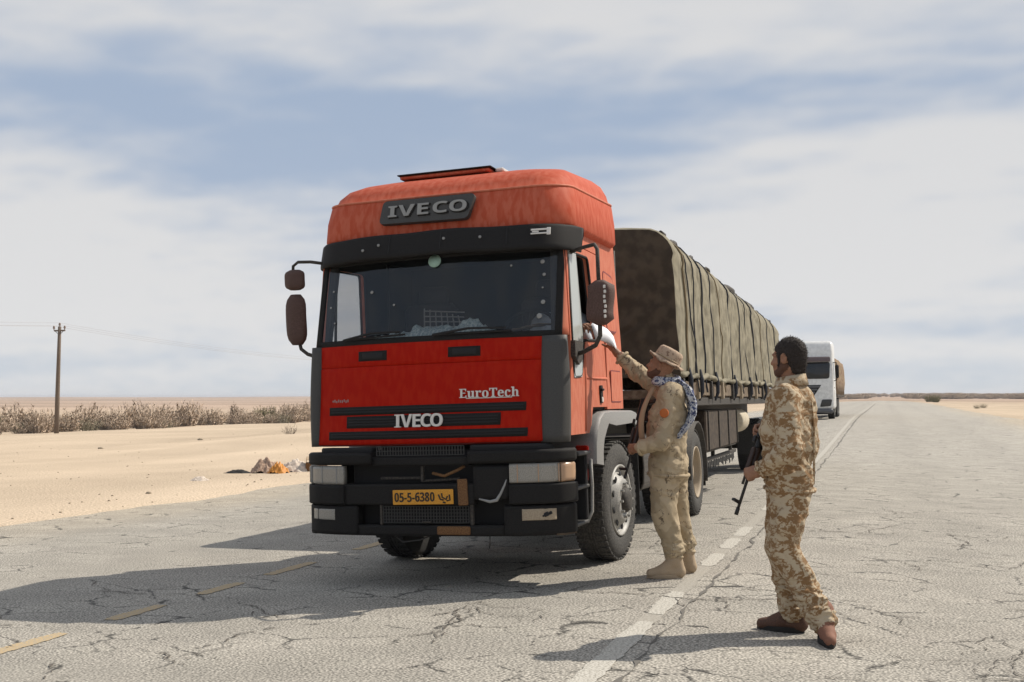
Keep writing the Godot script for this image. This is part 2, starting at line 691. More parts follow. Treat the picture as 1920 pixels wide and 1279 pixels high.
func scarf_cloth() -> StandardMaterial3D:
	var a := noise(FastNoiseLite.TYPE_CELLULAR, 0.055, 1, 5)
	var b := noise(FastNoiseLite.TYPE_SIMPLEX, 0.02, 3, 9)
	return cloth_of(from_noise(256, [a, b], func(i: int, s: Array) -> Color:
		var v: float = s[0][i] / 255.0 * 0.5 + s[1][i] / 255.0 * 0.5
		return Color(0.035, 0.05, 0.13).lerp(Color(0.50, 0.51, 0.53), smoothstep(0.34, 0.50, v))), 0.22)


# ---------------------------------------------------------------- the lie of the land
func rise(z: float) -> float:      # the road climbs gently beyond the trailer
	var d := -z
	return 0.50 * smoothstep(16.0, 60.0, d) + 0.36 * smoothstep(55.0, 210.0, d)


func road_y(x: float, z: float) -> float:
	var y := -0.02 * (x + 1.48) if x > -1.48 else (0.032 * (x + 1.48) if x > -4.9 else -0.109 + 0.02 * (x + 4.9))
	return y + rise(z)


var wander := noise(FastNoiseLite.TYPE_SIMPLEX_SMOOTH, 0.12, 4, 14)
var humps := noise(FastNoiseLite.TYPE_SIMPLEX_SMOOTH, 0.05, 3, 19)


func land_y(x: float, z: float) -> float:
	var r := sqrt(x * x + z * z)
	var near := 1.0 - smoothstep(150.0, 500.0, r)
	var left := -10.2 - x       # metres beyond the left edge of the asphalt
	var right := x - 6.2
	var y := road_y(clampf(x, -10.2, 6.2), z)
	if left > 0.0:
		y += -0.021 * minf(left, 60.0) - rise(z) * smoothstep(0.0, 40.0, left) * 0.8
	elif right > 0.0:
		y += -0.010 * minf(right, 25.0)
	# sand lies over the edge of the asphalt in tongues
	var out := maxf(left, right)
	var e := wander.get_noise_2d(x * 2.0, z * 2.0) * 0.06 + wander.get_noise_2d(x * 0.5 + 40.0, z * 0.5) * 0.05
	if out > -1.5:
		y += clampf(out * 0.10 + e, -0.12, 0.035)
	else:
		y -= 0.12
	if out > 0.0:
		var k := smoothstep(0.5, 6.0, out) * near
		y += k * (humps.get_noise_2d(x, z) * 0.16 + wander.get_noise_2d(x * 1.3, z * 1.3) * 0.05)
	# a plain that swells towards a low ridge
	var far := smoothstep(160.0, 2400.0, r)
	y += far * (5.4 + 3.2 * smoothstep(-0.72, -0.15, x / (r + 1.0)) + humps.get_noise_2d(x * 0.03, z * 0.03) * 3.0)
	return y


func steps(segs: Array) -> PackedFloat32Array:    # [from, to, step], ...
	var out := PackedFloat32Array()
	for s in segs:
		var v: float = s[0]
		while v < s[1] - 1e-4:
			out.append(v)
			v += s[2]
	out.append(segs[segs.size() - 1][1])
	return out


func asphalt() -> StandardMaterial3D:
	var n := 2048
	var c1 := noise(FastNoiseLite.TYPE_CELLULAR, 1.0 / 92.0, 1, 6)
	c1.cellular_return_type = FastNoiseLite.RETURN_DISTANCE2_SUB
	c1.cellular_jitter = 1.0
	c1.domain_warp_enabled = true
	c1.domain_warp_amplitude = 30.0
	c1.domain_warp_frequency = 0.02
	c1.domain_warp_fractal_octaves = 4
	var c2 := noise(FastNoiseLite.TYPE_CELLULAR, 1.0 / 40.0, 1, 16)
	c2.cellular_return_type = FastNoiseLite.RETURN_DISTANCE2_SUB
	c2.domain_warp_enabled = true
	c2.domain_warp_amplitude = 10.0
	c2.domain_warp_frequency = 0.03
	c2.domain_warp_fractal_octaves = 3
	var grain := noise(FastNoiseLite.TYPE_SIMPLEX, 0.34, 2, 2)
	var patch := noise(FastNoiseLite.TYPE_SIMPLEX_SMOOTH, 0.006, 5, 7)
	var src := []
	for q in [c1, c2, grain, patch]:
		var im: Image = q.get_seamless_image(n, n, false, false, 0.12)
		im.convert(Image.FORMAT_L8)
		src.append(im.get_data())
	var s0: PackedByteArray = src[0]
	var s1: PackedByteArray = src[1]
	var s2: PackedByteArray = src[2]
	var s3: PackedByteArray = src[3]
	var col := PackedByteArray()
	col.resize(n * n)
	var hgt := PackedByteArray()
	hgt.resize(n * n)
	for i in n * n:
		var g := s2[i]
		var p := s3[i]
		var e := s1[(i * 7 + 31) % (n * n)] & 7
		var v := 170 + ((g - 128) * 6 >> 3) - (e * 2 if g < 104 else 0) + ((p - 128) >> 3)
		var hh := 150 + ((g - 128) >> 2)
		var k0 := ((p - 96) >> 3) + ((s1[i] - 70) >> 4)
		if s0[i] < k0:
			v = v * mini(100, 34 + s0[i] * 90 / (k0 + 3)) / 100
			hh = 100
		if p > 150:
			var k1 := 5 + ((p - 150) >> 3)
			if s1[i] < k1:
				v = v * (70 + s1[i] * 3) / 100
				hh -= 25
		col[i] = clampi(v, 10, 255)
		hgt[i] = clampi(hh, 0, 255)
	var m := StandardMaterial3D.new()
	m.albedo_texture = ImageTexture.create_from_image(Image.create_from_data(n, n, false, Image.FORMAT_L8, col))
	m.vertex_color_use_as_albedo = true
	m.roughness = 0.92
	var nm := Image.create_from_data(n, n, false, Image.FORMAT_L8, hgt)
	nm.convert(Image.FORMAT_RGBA8)
	nm.bump_map_to_normal_map(0.25)
	m.normal_enabled = true
	m.normal_texture = ImageTexture.create_from_image(nm)
	return m


func sand() -> StandardMaterial3D:
	var n := 1024
	var a := noise(FastNoiseLite.TYPE_SIMPLEX, 0.05, 6, 31)
	var b := noise(FastNoiseLite.TYPE_SIMPLEX, 0.3, 2, 33)
	var src := []
	for q in [a, b]:
		var im: Image = q.get_seamless_image(n, n, false, false, 0.15)
		im.convert(Image.FORMAT_L8)
		src.append(im.get_data())
	var s0: PackedByteArray = src[0]
	var s1: PackedByteArray = src[1]
	var col := PackedByteArray()
	col.resize(n * n)
	for i in n * n:
		var v := 205 + ((s0[i] - 128) >> 2) + ((s1[i] - 128) >> 3)
		if s1[i] > 220:
			v -= 35
		col[i] = clampi(v, 0, 255)
	var m := StandardMaterial3D.new()
	m.albedo_texture = ImageTexture.create_from_image(Image.create_from_data(n, n, false, Image.FORMAT_L8, col))
	m.vertex_color_use_as_albedo = true
	m.roughness = 1.0
	m.specular_mode = BaseMaterial3D.SPECULAR_DISABLED
	var nm := Image.create_from_data(n, n, false, Image.FORMAT_L8, s0)
	nm.convert(Image.FORMAT_RGBA8)
	nm.bump_map_to_normal_map(2.8)
	m.normal_enabled = true
	m.normal_texture = ImageTexture.create_from_image(nm)
	return m


# a sheet over the grid xs by zs
func sheet(called: String, xs: PackedFloat32Array, zs: PackedFloat32Array, height: Callable, tint: Callable, uv: Vector2, mat: Material) -> MeshInstance3D:
	var v := PackedVector3Array()
	var c := PackedColorArray()
	var t := PackedVector2Array()
	var idx := PackedInt32Array()
	for z in zs:
		for x in xs:
			v.append(Vector3(x, height.call(x, z), z))
			c.append(tint.call(x, z))
			t.append(Vector2(x * uv.x, z * uv.y))
	var w := xs.size()
	var nn := PackedVector3Array()
	nn.resize(v.size())
	for j in zs.size():
		for i in w:
			var a := v[j * w + mini(i + 1, w - 1)] - v[j * w + maxi(i - 1, 0)]
			var b := v[mini(j + 1, zs.size() - 1) * w + i] - v[maxi(j - 1, 0) * w + i]
			nn[j * w + i] = b.cross(a).normalized()
	for j in zs.size() - 1:
		for i in w - 1:
			var k := j * w + i
			idx.append_array([k, k + 1, k + w, k + 1, k + w + 1, k + w])
	var arr := []
	arr.resize(Mesh.ARRAY_MAX)
	arr[Mesh.ARRAY_VERTEX] = v
	arr[Mesh.ARRAY_NORMAL] = nn
	arr[Mesh.ARRAY_COLOR] = c
	arr[Mesh.ARRAY_TEX_UV] = t
	arr[Mesh.ARRAY_INDEX] = idx
	var me := ArrayMesh.new()
	me.add_surface_from_arrays(Mesh.PRIMITIVE_TRIANGLES, arr)
	me.surface_set_material(0, mat)
	var o := MeshInstance3D.new()
	o.name = called
	o.mesh = me
	add_child(o)
	return o


func build_ground() -> void:
	var tone := noise(FastNoiseLite.TYPE_SIMPLEX_SMOOTH, 0.06, 5, 61)
	var lanes := noise(FastNoiseLite.TYPE_SIMPLEX_SMOOTH, 0.5, 3, 62)
	var sand_tint := func(x: float, z: float) -> Color:
		var r := sqrt(x * x + z * z)
		var k := tone.get_noise_2d(x, z) * 0.5 + tone.get_noise_2d(x * 5.0, z * 5.0) * 0.3
		var c := Color(0.845, 0.685, 0.515) * (1.0 + k * 0.34)
		var d := smoothstep(90.0, 400.0, r)         # beyond the scrub the plain is stonier and browner
		c = c.lerp(Color(0.64, 0.485, 0.375) * (1.0 + tone.get_noise_2d(x * 0.05, z * 0.12) * 0.5), d)
		if x > -30.0 and x < -10.0:
			var track := tone.get_noise_2d(x * 3.0, z * 0.15)
			c = c * (1.0 + track * 0.13)
		c.a = 1.0
		return c
	var xs := steps([[-4000.0, -1200.0, 200.0], [-1200.0, -300.0, 60.0], [-300.0, -90.0, 10.0], [-90.0, -30.0, 1.5], [-30.0, -13.0, 0.5], [-13.0, -8.6, 0.12], [-8.6, 4.6, 2.2], [4.6, 9.0, 0.2], [9.0, 20.0, 0.5], [20.0, 80.0, 3.0], [80.0, 400.0, 20.0], [400.0, 1200.0, 80.0], [1200.0, 4000.0, 400.0]])
	var zs := steps([[-5000.0, -1600.0, 200.0], [-1600.0, -400.0, 50.0], [-400.0, -150.0, 8.0], [-150.0, -60.0, 1.5], [-60.0, -26.0, 0.6], [-26.0, -8.0, 0.22], [-8.0, 2.0, 1.0], [2.0, 50.0, 6.0], [50.0, 600.0, 110.0]])
	structure(sheet("ground", xs, zs, land_y, sand_tint, Vector2.ONE / 3.1, sand()))
	var road_tint := func(x: float, z: float) -> Color:
		var k := tone.get_noise_2d(x * 1.5, z * 0.35) * 0.35 + lanes.get_noise_2d(x * 1.2, z * 0.5) * 0.12
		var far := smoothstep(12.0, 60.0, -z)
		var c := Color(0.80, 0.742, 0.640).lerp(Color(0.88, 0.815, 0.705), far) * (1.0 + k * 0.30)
		# wheel tracks are a little darker, dust gathers between them and along the edges
		for t in [-4.2, -2.35, 0.6, 2.6]:
			c = c * (1.0 - 0.07 * exp(-pow((x - t) / 0.35, 2.0)))
		var dust := maxf(smoothstep(-8.0, -10.4, x), smoothstep(3.6, 6.2, x))
		c = c.lerp(Color(1.0, 0.84, 0.62), clampf(dust * (0.6 + tone.get_noise_2d(x * 4.0, z * 1.2)), 0.0, 0.8))
		c.a = 1.0
		return c
	var rx := steps([[-10.9, 6.9, 0.2]])
	var rz := steps([[-900.0, -200.0, 20.0], [-200.0, -80.0, 4.0], [-80.0, -30.0, 1.0], [-30.0, 3.0, 0.25], [3.0, 60.0, 4.0]])
	var edge := func(x: float, z: float) -> float:
		return road_y(x, z) - 0.10 * smoothstep(-10.3, -10.9, x) - 0.10 * smoothstep(6.3, 6.9, x) 
	M.asphalt = asphalt()
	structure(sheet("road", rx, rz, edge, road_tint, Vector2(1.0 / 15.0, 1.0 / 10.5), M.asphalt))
	build_marks()


# worn paint: a thin sheet just above the road, its rim broken by noise
func mark(st: SurfaceTool, x0: float, x1: float, z0: float, z1: float, lift := 0.004) -> void:
	var n := maxi(2, int((z0 - z1) / 0.05))
	var ragged := noise(FastNoiseLite.TYPE_SIMPLEX, 5.0, 3, 90)
	var pts := []
	for i in n + 1:
		var t := float(i) / n
		var z := lerpf(z0, z1, t)
		var e := minf(t, 1.0 - t) * (z0 - z1)
		var pinch := 0.02 * exp(-e * 12.0)
		var a := x0 + ragged.get_noise_1d(z * 1.3) * 0.016 + pinch
		var b := x1 + ragged.get_noise_1d(z * 1.3 + 77.0) * 0.016 - pinch
		pts.append([Vector3(a, road_y(a, z) + lift, z), Vector3(b, road_y(b, z) + lift, z)])
	for i in n:
		quad(st, pts[i][0], pts[i + 1][0], pts[i + 1][1], pts[i][1])


func build_marks() -> void:
	var worn := noise(FastNoiseLite.TYPE_SIMPLEX, 0.05, 5, 44)
	var white := mottled(Color(0.30, 0.28, 0.24), Color(0.50, 0.475, 0.42), 0.55, noise(FastNoiseLite.TYPE_SIMPLEX, 0.10, 4, 47), 0.9, 256, 0.28, 0.55)
	var yellow := mottled(Color(0.33, 0.295, 0.235), Color(0.47, 0.345, 0.185), 0.55, noise(FastNoiseLite.TYPE_SIMPLEX, 0.08, 4, 49), 0.9, 256, 0.25, 0.6)
	for d in [[-5.0, -6.62], [-6.86, -7.7], [-8.95, -9.7], [-10.05, -10.8], [-11.0, -11.8], [-13.6, -14.4], [-16.4, -17.4], [-19.8, -21.0]]:
		var st := S()
		mark(st, -1.46, -1.33, d[0], d[1])
		structure(part("road_marking", st, white, self))
	var under := S()
	mark(under, -1.45, -1.34, -4.4, -23.0, 0.002)
	structure(part("road_marking", under, mottled(Color(0.295, 0.272, 0.234), Color(0.40, 0.375, 0.325), 0.6, noise(FastNoiseLite.TYPE_SIMPLEX, 0.10, 4, 48), 0.9, 256, 0.4, 0.75), self))
	for d in [[-4.2, -5.62], [-6.05, -6.6], [-7.05, -7.6], [-8.0, -8.75], [-9.6, -10.4], [-11.6, -12.4]]:
		var st := S()
		mark(st, -4.93, -4.80, d[0], d[1])
		structure(part("road_marking", st, yellow, self))
	# far off the dashes run together into one pale line, with a dark joint beside it
	var far := S()
	mark(far, -1.46, -1.35, -23.0, -140.0, 0.012)
	structure(part("road_marking", far, mottled(Color(0.35, 0.325, 0.285), Color(0.42, 0.395, 0.345), 0.7, worn, 0.85), self))
	var seam := S()
	var tar := plain(Color(0.13, 0.12, 0.105), 0.9)
	var wob := noise(FastNoiseLite.TYPE_SIMPLEX, 0.8, 4, 23)
	var prev := []
	var z := -4.0
	while z > -150.0:
		var cx := -1.22 + wob.get_noise_1d(z) * 0.05
		var w := maxf(0.0, 0.004 + 0.024 * wob.get_noise_1d(z * 2.6 + 30.0)) + 0.002 + smoothstep(15.0, 60.0, -z) * 0.018
		var q := [Vector3(cx - w, road_y(cx - w, z) + 0.006, z), Vector3(cx + w, road_y(cx + w, z) + 0.006, z)]
		if prev:
			quad(seam, prev[0], q[0], q[1], prev[1])
		prev = q
		z -= 0.06 if z > -25.0 else 0.8
	structure(part("road_joint", seam, tar, self))
	build_cracks()


# the open cracks of the near road: jagged, broken strips that run mostly across it, with side branches
func crack_line(st: SurfaceTool, rng: RandomNumberGenerator, x: float, z: float, dir: float, length: float, w0: float, depth: int) -> void:
	var run := 0.0
	var prev := []
	var a := dir
	while run < length:
		var step := rng.randf_range(0.018, 0.055)
		a = lerpf(a, dir, 0.25) + rng.randf_range(-0.30, 0.30)
		var b := a + rng.randf_range(-0.75, 0.75)
		x += cos(b) * step
		z += sin(b) * step
		run += step
		var t := run / length
		var w := w0 * rng.randf_range(0.15, 1.4) * sqrt(maxf(0.0, 1.0 - t * t))
		if rng.randf() < 0.13:
			prev = []
			continue
		var s := Vector3(-sin(b), 0, cos(b)) * (w + 0.0008)
		var c := Vector3(x, road_y(x, z) + 0.0065, z)
		var q := [c - s, c + s]
		if prev:
			quad(st, prev[0], q[0], q[1], prev[1])
		prev = q
		if depth < 2 and rng.randf() < 0.055:
			crack_line(st, rng, x, z, dir + rng.randf_range(0.6, 1.3) * (1.0 if rng.randf() < 0.5 else -1.0), length * rng.randf_range(0.2, 0.45), w0 * 0.8, depth + 1)


func build_cracks() -> void:
	var rng := RandomNumberGenerator.new()
	rng.seed = 404
	var st := S()
	for i in 175:
		var x := rng.randf_range(-7.0, 4.0)
		var z := -3.9 - pow(rng.randf(), 1.3) * 12.0
		if rng.randf() < 0.5:
			x = rng.randf_range(-1.2, 4.6)
		var dir := rng.randf_range(-0.22, 0.22) if rng.randf() < 0.72 else rng.randf_range(0.6, 2.2)
		crack_line(st, rng, x, z, dir, rng.randf_range(0.4, 1.9), rng.randf_range(0.0030, 0.0085), 0)
	structure(part("road_cracks", st, plain(Color(0.105, 0.092, 0.078), 0.95), self))


# ---------------------------------------------------------------- the red truck
func front_z(y: float) -> float:
	if y < 1.85:
		return lerpf(0.07, 0.0, clampf((y - 1.07) / 0.78, 0.0, 1.0))
	return lerpf(0.0, -0.20, (y - 1.85) / 0.85)


func front(x: float, y: float, out := 0.0) -> Vector3:      # a point of the bowed cab front
	var b := absf(x) / 0.93
	return Vector3(x, y, front_z(y) - 0.11 * pow(b, 2.6) + out)


# a curved patch of the cab front, with thickness
func front_patch(st: SurfaceTool, x0: float, x1: float, y0: float, y1: float, out := 0.0, thick := 0.02, nx := 24, ny := 4, bev := 0.006) -> void:
	var rings := []
	for j in ny + 1:
		var y := lerpf(y0, y1, float(j) / ny)
		var ring := PackedVector3Array()
		for i in nx + 1:
			ring.append(front(lerpf(x0, x1, float(i) / nx), y, out))
		rings.append(ring)
	for j in ny:
		for i in nx:
			quad(st, rings[j][i], rings[j + 1][i], rings[j + 1][i + 1], rings[j][i + 1])
	var rim := []
	for i in nx + 1:
		rim.append([lerpf(x0, x1, float(i) / nx), y0])
	for j in range(1, ny + 1):
		rim.append([x1, lerpf(y0, y1, float(j) / ny)])
	for i in range(nx - 1, -1, -1):
		rim.append([lerpf(x0, x1, float(i) / nx), y1])
	for j in range(ny - 1, 0, -1):
		rim.append([x0, lerpf(y0, y1, float(j) / ny)])
	var cx := (x0 + x1) / 2
	var cy := (y0 + y1) / 2
	for i in rim.size():
		var p: Array = rim[i]
		var q: Array = rim[(i + 1) % rim.size()]
		var e := func(r: Array) -> Vector3: return front(r[0] + signf(r[0] - cx) * bev * (1.0 if r[0] == x0 or r[0] == x1 else 0.0), r[1] + signf(r[1] - cy) * bev * (1.0 if r[1] == y0 or r[1] == y1 else 0.0), out - bev)
		var b := func(r: Array) -> Vector3: return e.call(r) - Vector3(0, 0, thick)
		quad(st, front(p[0], p[1], out), front(q[0], q[1], out), e.call(q), e.call(p))
		quad(st, e.call(p), e.call(q), b.call(q), b.call(p))


# plan of the bumper: distance s along it from the middle, signed -> (point on the ground plan, outward direction)
func bumper_plan(s: float) -> Array:
	var a := absf(s)
	var pts := [Vector2(0, 0.165), Vector2(0.45, 0.15), Vector2(0.75, 0.11), Vector2(0.92, 0.055), Vector2(1.02, -0.02), Vector2(1.075, -0.12), Vector2(1.09, -0.30), Vector2(1.09, -0.62)]
	var run := 0.0
	for i in pts.size() - 1:
		var p: Vector2 = pts[i]
		var q: Vector2 = pts[i + 1]
		var l := p.distance_to(q)
		if a <= run + l or i == pts.size() - 2:
			var t := (a - run) / l
			var d0: Vector2 = (pts[i + 1] - pts[maxi(i - 1, 0)]).normalized() if i > 0 else Vector2(1, 0)
			var d1: Vector2 = (pts[mini(i + 2, pts.size() - 1)] - p).normalized()
			var d := d0.lerp(d1, t).normalized()
			var at := p.lerp(q, t)
			var nrm := Vector2(-d.y, d.x)
			var sg := -1.0 if s < 0 else 1.0
			return [Vector2(at.x * sg, at.y), Vector2(nrm.x * sg, nrm.y)]
		run += l
	return []


# a beam that follows the bumper plan between s0 and s1, y0 to y1; profile bevelled
func bumper_beam(st: SurfaceTool, s0: float, s1: float, y0: float, y1: float, out := 0.0, thick := 0.06, bev := 0.012) -> void:
	var n := maxi(2, int(ceil((s1 - s0) / 0.05)))
	var rings := []
	for i in n + 1:
		var s := lerpf(s0, s1, float(i) / n)
		var q := bumper_plan(s)
		var p: Vector2 = q[0]
		var d: Vector2 = q[1]
		var b2 := minf(bev * 2.2, (y1 - y0) * 0.3)
		var pr := [[out - thick, y0], [out - b2, y0], [out - bev, y0], [out, y0 + bev], [out, y0 + b2], [out, y1 - b2], [out, y1 - bev], [out - bev, y1], [out - b2, y1], [out - thick, y1]]
		var ring := PackedVector3Array()
		for e in pr:
			var w: Vector2 = p + d * float(e[0])
			ring.append(Vector3(w.x, e[1], w.y))
		rings.append(ring)
	loft(st, rings)


func side_x(y: float) -> float:
	return 1.045 if y <= 1.83 else lerpf(1.045, 1.012, (y - 1.83) / 0.7)


func wheel(parent: Node3D, at: Vector3, side: float, turn: float, rim_mat: Material, deep: bool, r := 0.505, width := 0.29, rubber: Material = null) -> void:
	var b := Basis(Vector3.UP, turn) * Basis(Vector3.UP, PI / 2 * side)       # the wheel's z points outwards
	var xf := Transform3D(b, at)
	var st := S(true)
	var w := width
	lathe(st, [[-w, 0.30], [-w, r * 0.72], [-w * 0.97, r * 0.88], [-w * 0.90, r * 0.965], [-w * 0.80, r * 0.985], [-w * 0.2, r * 0.985], [-w * 0.10, r * 0.965], [-w * 0.02, r * 0.90], [0.008, r * 0.78], [0.0, r * 0.66], [-0.015, r * 0.585], [-0.05, r * 0.565]], xf, 48, false)
	st.set_smooth_group(-1)
	for i in 44:
		var a := TAU * i / 44
		for h in 2:
			var ang := a + (0.07 if h else 0.0)
			var bb := b * Basis(Vector3.BACK, ang)
			var zc := -w * (0.74 if h else 0.22)
			box(st, at + bb * Vector3(0, r * 0.985, zc), Vector3(r * 0.088, r * 0.035, w * 0.36), 0.004, bb)
	for i in 4:
		var zc := -w * (0.36 + 0.1 * i)
		lathe(st, [[zc - w * 0.035, r * 0.98], [zc - w * 0.03, r * 0.998], [zc + w * 0.03, r * 0.998], [zc + w * 0.035, r * 0.98]], xf, 48, false)
	var wh := Node3D.new()
	wh.name = "wheel"
	parent.add_child(wh, true)
	part("tyre", st, rubber if rubber else M.rubber, wh)
	st = S(true)
	var rr := r * 0.60
	if deep:
		lathe(st, [[-0.03, rr * 0.99], [0.0, rr * 1.0], [-0.004, rr * 0.95], [-0.03, rr * 0.92], [-0.13, rr * 0.88], [-0.17, rr * 0.80], [-0.175, rr * 0.45], [-0.15, rr * 0.42], [-0.06, rr * 0.36], [-0.055, 0.0]], xf, 36, false)
	else:
		lathe(st, [[-0.03, rr * 0.99], [0.004, rr * 1.0], [0.0, rr * 0.95], [-0.03, rr * 0.90], [-0.055, rr * 0.86], [-0.03, rr * 0.78], [0.02, rr * 0.62], [0.035, rr * 0.55], [0.035, rr * 0.40], [0.02, rr * 0.36]], xf, 36, false)
	part("rim", st, rim_mat, wh)
	if not deep:
		st = S(true)
		lathe(st, [[0.0, rr * 0.37], [0.055, rr * 0.34], [0.075, rr * 0.28], [0.08, rr * 0.12], [0.08, 0.001]], xf, 24, false)
		part("hub", st, M.steel_dark, wh)
	st = S()
	var bolts := 10
	for i in bolts:
		var a := TAU * i / bolts
		var bc := Vector3(cos(a), sin(a), 0) * rr * (0.48 if not deep else 0.62) + Vector3(0, 0, 0.035 if not deep else -0.172)
		rod(st, at + b * bc, at + b * (bc + Vector3(0, 0, 0.028)), 0.013, 0.011, 6)
	part("wheel_nuts", st, M.rim if not deep else M.rim_tan, wh)
	st = S(true)
	for i in 10:
		var a := TAU * (i + 0.5) / 10
		var c := Vector3(cos(a), sin(a), 0) * rr * 0.73 + Vector3(0, 0, -0.004)
		if deep:
			c = Vector3(cos(a), sin(a), 0) * rr * 0.66 + Vector3(0, 0, -0.172)
		lathe(st, [[0.0, 0.030], [0.006, 0.027], [0.006, 0.0]], Transform3D(b, at + b * c), 10, false)
	part("hand_holes", st, M.black_soft, wh)


func both(r: Callable) -> void:
	r.call(1.0)
	r.call(-1.0)


func build_truck() -> void:
	var t := thing("cargo_truck", "red truck cab with a dark sun visor and yellow number plate, stopped on the road", "truck", TRUCK_AT)
	t.rotation.z = TRUCK_LEAN
	truck_cab(t)
	truck_front(t)
	truck_bumper(t)
	truck_outside(t)
	truck_below(t)
	truck_inside()


func truck_cab(t: Node3D) -> void:
	var cab := Node3D.new()
	cab.name = "cab"
	t.add_child(cab)
	var opening := rounded([Vector2(-0.345, 2.485), Vector2(-0.93, 2.50), Vector2(-1.02, 1.835), Vector2(-0.62, 1.82), Vector2(-0.52, 1.54), Vector2(-0.30, 1.53)], 0.05)
	for s in [1.0, -1.0]:
		var sd: float = s
		# side wall behind and around the door
		var st := S()
		var at := func(p: Vector2, d) -> Vector3: return Vector3(sd * (side_x(p.y) - 0.03 + 0.025 * d), p.y, p.x)
		var wall := [Vector2(-1.345, 1.28), Vector2(-1.93, 1.28), Vector2(-1.93, 1.83), Vector2(-1.93, 2.72), Vector2(-0.42, 2.72), Vector2(-0.40, 2.575), Vector2(-1.345, 2.575), Vector2(-1.345, 1.83)]
		slab(st, wall, [], at)
		part("side_wall", st, M.red_faded_lit, cab)
		# rear locker and pressed panels
		st = S()
		var atp := func(p: Vector2, d) -> Vector3: return Vector3(sd * (side_x(p.y) - 0.008 + 0.008 * d), p.y, p.x)
		slab(st, rounded([Vector2(-1.50, 1.345), Vector2(-1.84, 1.345), Vector2(-1.84, 1.60), Vector2(-1.50, 1.60)], 0.02), [], atp)
		slab(st, rounded([Vector2(-1.45, 1.95), Vector2(-1.78, 1.95), Vector2(-1.78, 2.42), Vector2(-1.45, 2.45)], 0.06), [], atp)
		part("pressed_panel", st, M.red_faded_lit, cab)
		st = S()
		var atg := func(p: Vector2, d) -> Vector3: return Vector3(sd * (side_x(p.y) - 0.006 + 0.004 * d), p.y, p.x)
		slab(st, rounded([Vector2(-1.49, 1.335), Vector2(-1.85, 1.335), Vector2(-1.85, 1.61), Vector2(-1.49, 1.61)], 0.025), [], atg)
		slab(st, rounded([Vector2(-1.435, 1.935), Vector2(-1.795, 1.935), Vector2(-1.795, 2.435), Vector2(-1.435, 2.465)], 0.07), [], atg)
		part("panel_gap", st, M.red_deep, cab)
		# the door, with its window opening
		st = S()
		var atd := func(p: Vector2, d) -> Vector3: return Vector3(sd * (side_x(p.y) - 0.03 + 0.036 * d), p.y, p.x)
		var door_line := [Vector2(-0.17, 1.10), Vector2(-0.69, 1.10), Vector2(-0.76, 1.16), Vector2(-0.83, 1.30), Vector2(-1.33, 1.30), Vector2(-1.33, 1.83), Vector2(-1.33, 2.56), Vector2(-0.30, 2.56), Vector2(-0.24, 1.83)]
		slab(st, door_line, opening, atd)
		var door := part("door", st, M.red_faded_lit, cab)
		# swage lines pressed into the door
		st = S(true)
		for l in [[Vector2(-0.58, 1.12), Vector2(-0.63, 1.50), Vector2(-0.62, 1.80)]]:
			var pp := []
			for q in l:
				pp.append(Vector3(sd * (side_x(q.y) + 0.002), q.y, q.x))
			tube(st, pp, 0.016, 6)
		for l in [[Vector2(-0.66, 1.525), Vector2(-1.32, 1.535)]]:
			var pp := []
			for q in l:
				pp.append(Vector3(sd * (side_x(q.y) + 0.002), q.y, q.x))
			tube(st, pp, 0.010, 6)
		part("swage_line", st, M.red_faded_lit, door)
		st = S()
		slab(st, rounded([Vector2(-1.06, 1.33), Vector2(-1.13, 1.33), Vector2(-1.13, 1.475), Vector2(-1.06, 1.475)], 0.015), [], func(p: Vector2, d) -> Vector3: return Vector3(sd * (side_x(p.y) + 0.004 + 0.012 * d), p.y, p.x))
		box(st, Vector3(sd * (side_x(1.4) + 0.022), 1.44, -1.095), Vector3(0.02, 0.02, 0.06), 0.005)
		part("handle", st, M.black, door)
		st = S()
		lathe(st, [[0.0, 0.022], [0.006, 0.022], [0.006, 0.0]], Transform3D(Basis(Vector3.UP, PI / 2 * sd), Vector3(sd * 1.062, 1.36, -1.095)), 12, false)
		part("lock", st, M.letter, door)
		# window frame, quarter light and (away from the driver) the wound-up pane
		st = S(true)
		var ring := []
		for q in opening:
			ring.append(Vector3(sd * (side_x(q.y) + 0.004), q.y, q.x))
		ring.append(ring[0])
		tube(st, ring, 0.012, 6, false)
		part("window_seal", st, M.black, door)
		st = S()
		rod(st, Vector3(sd * (side_x(2.47) + 0.002), 2.47, -0.50 - 0.07 * maxf(sd, 0.0)), Vector3(sd * (side_x(1.56) + 0.002), 1.84, -0.52 - 0.065 * maxf(sd, 0.0)), 0.012)
		part("window_bar", st, M.black, door)
		st = S()
		slab(st, [Vector2(-0.335, 2.492), Vector2(-0.555, 2.500), Vector2(-0.572, 1.83), Vector2(-0.515, 1.535), Vector2(-0.295, 1.525)] if sd > 0 else [Vector2(-0.345, 2.48), Vector2(-0.49, 2.485), Vector2(-0.51, 1.55), Vector2(-0.305, 1.54)], [], func(p: Vector2, d) -> Vector3: return Vector3(sd * (side_x(p.y) + (0.010 if sd > 0 else -0.012) + 0.004 * d), p.y, p.x))
		part("quarter_light", st, M.glass_pale if sd > 0 else M.glass, door)
		if sd < 0:
			st = S()
			slab(st, [Vector2(-0.50, 2.485), Vector2(-0.92, 2.49), Vector2(-1.01, 1.84), Vector2(-0.52, 1.83)], [], func(p: Vector2, d) -> Vector3: return Vector3(sd * (side_x(p.y) - 0.012 + 0.004 * d), p.y, p.x))
			part("window_pane", st, M.glass, door)
		# dark lining inside door and wall
		st = S()
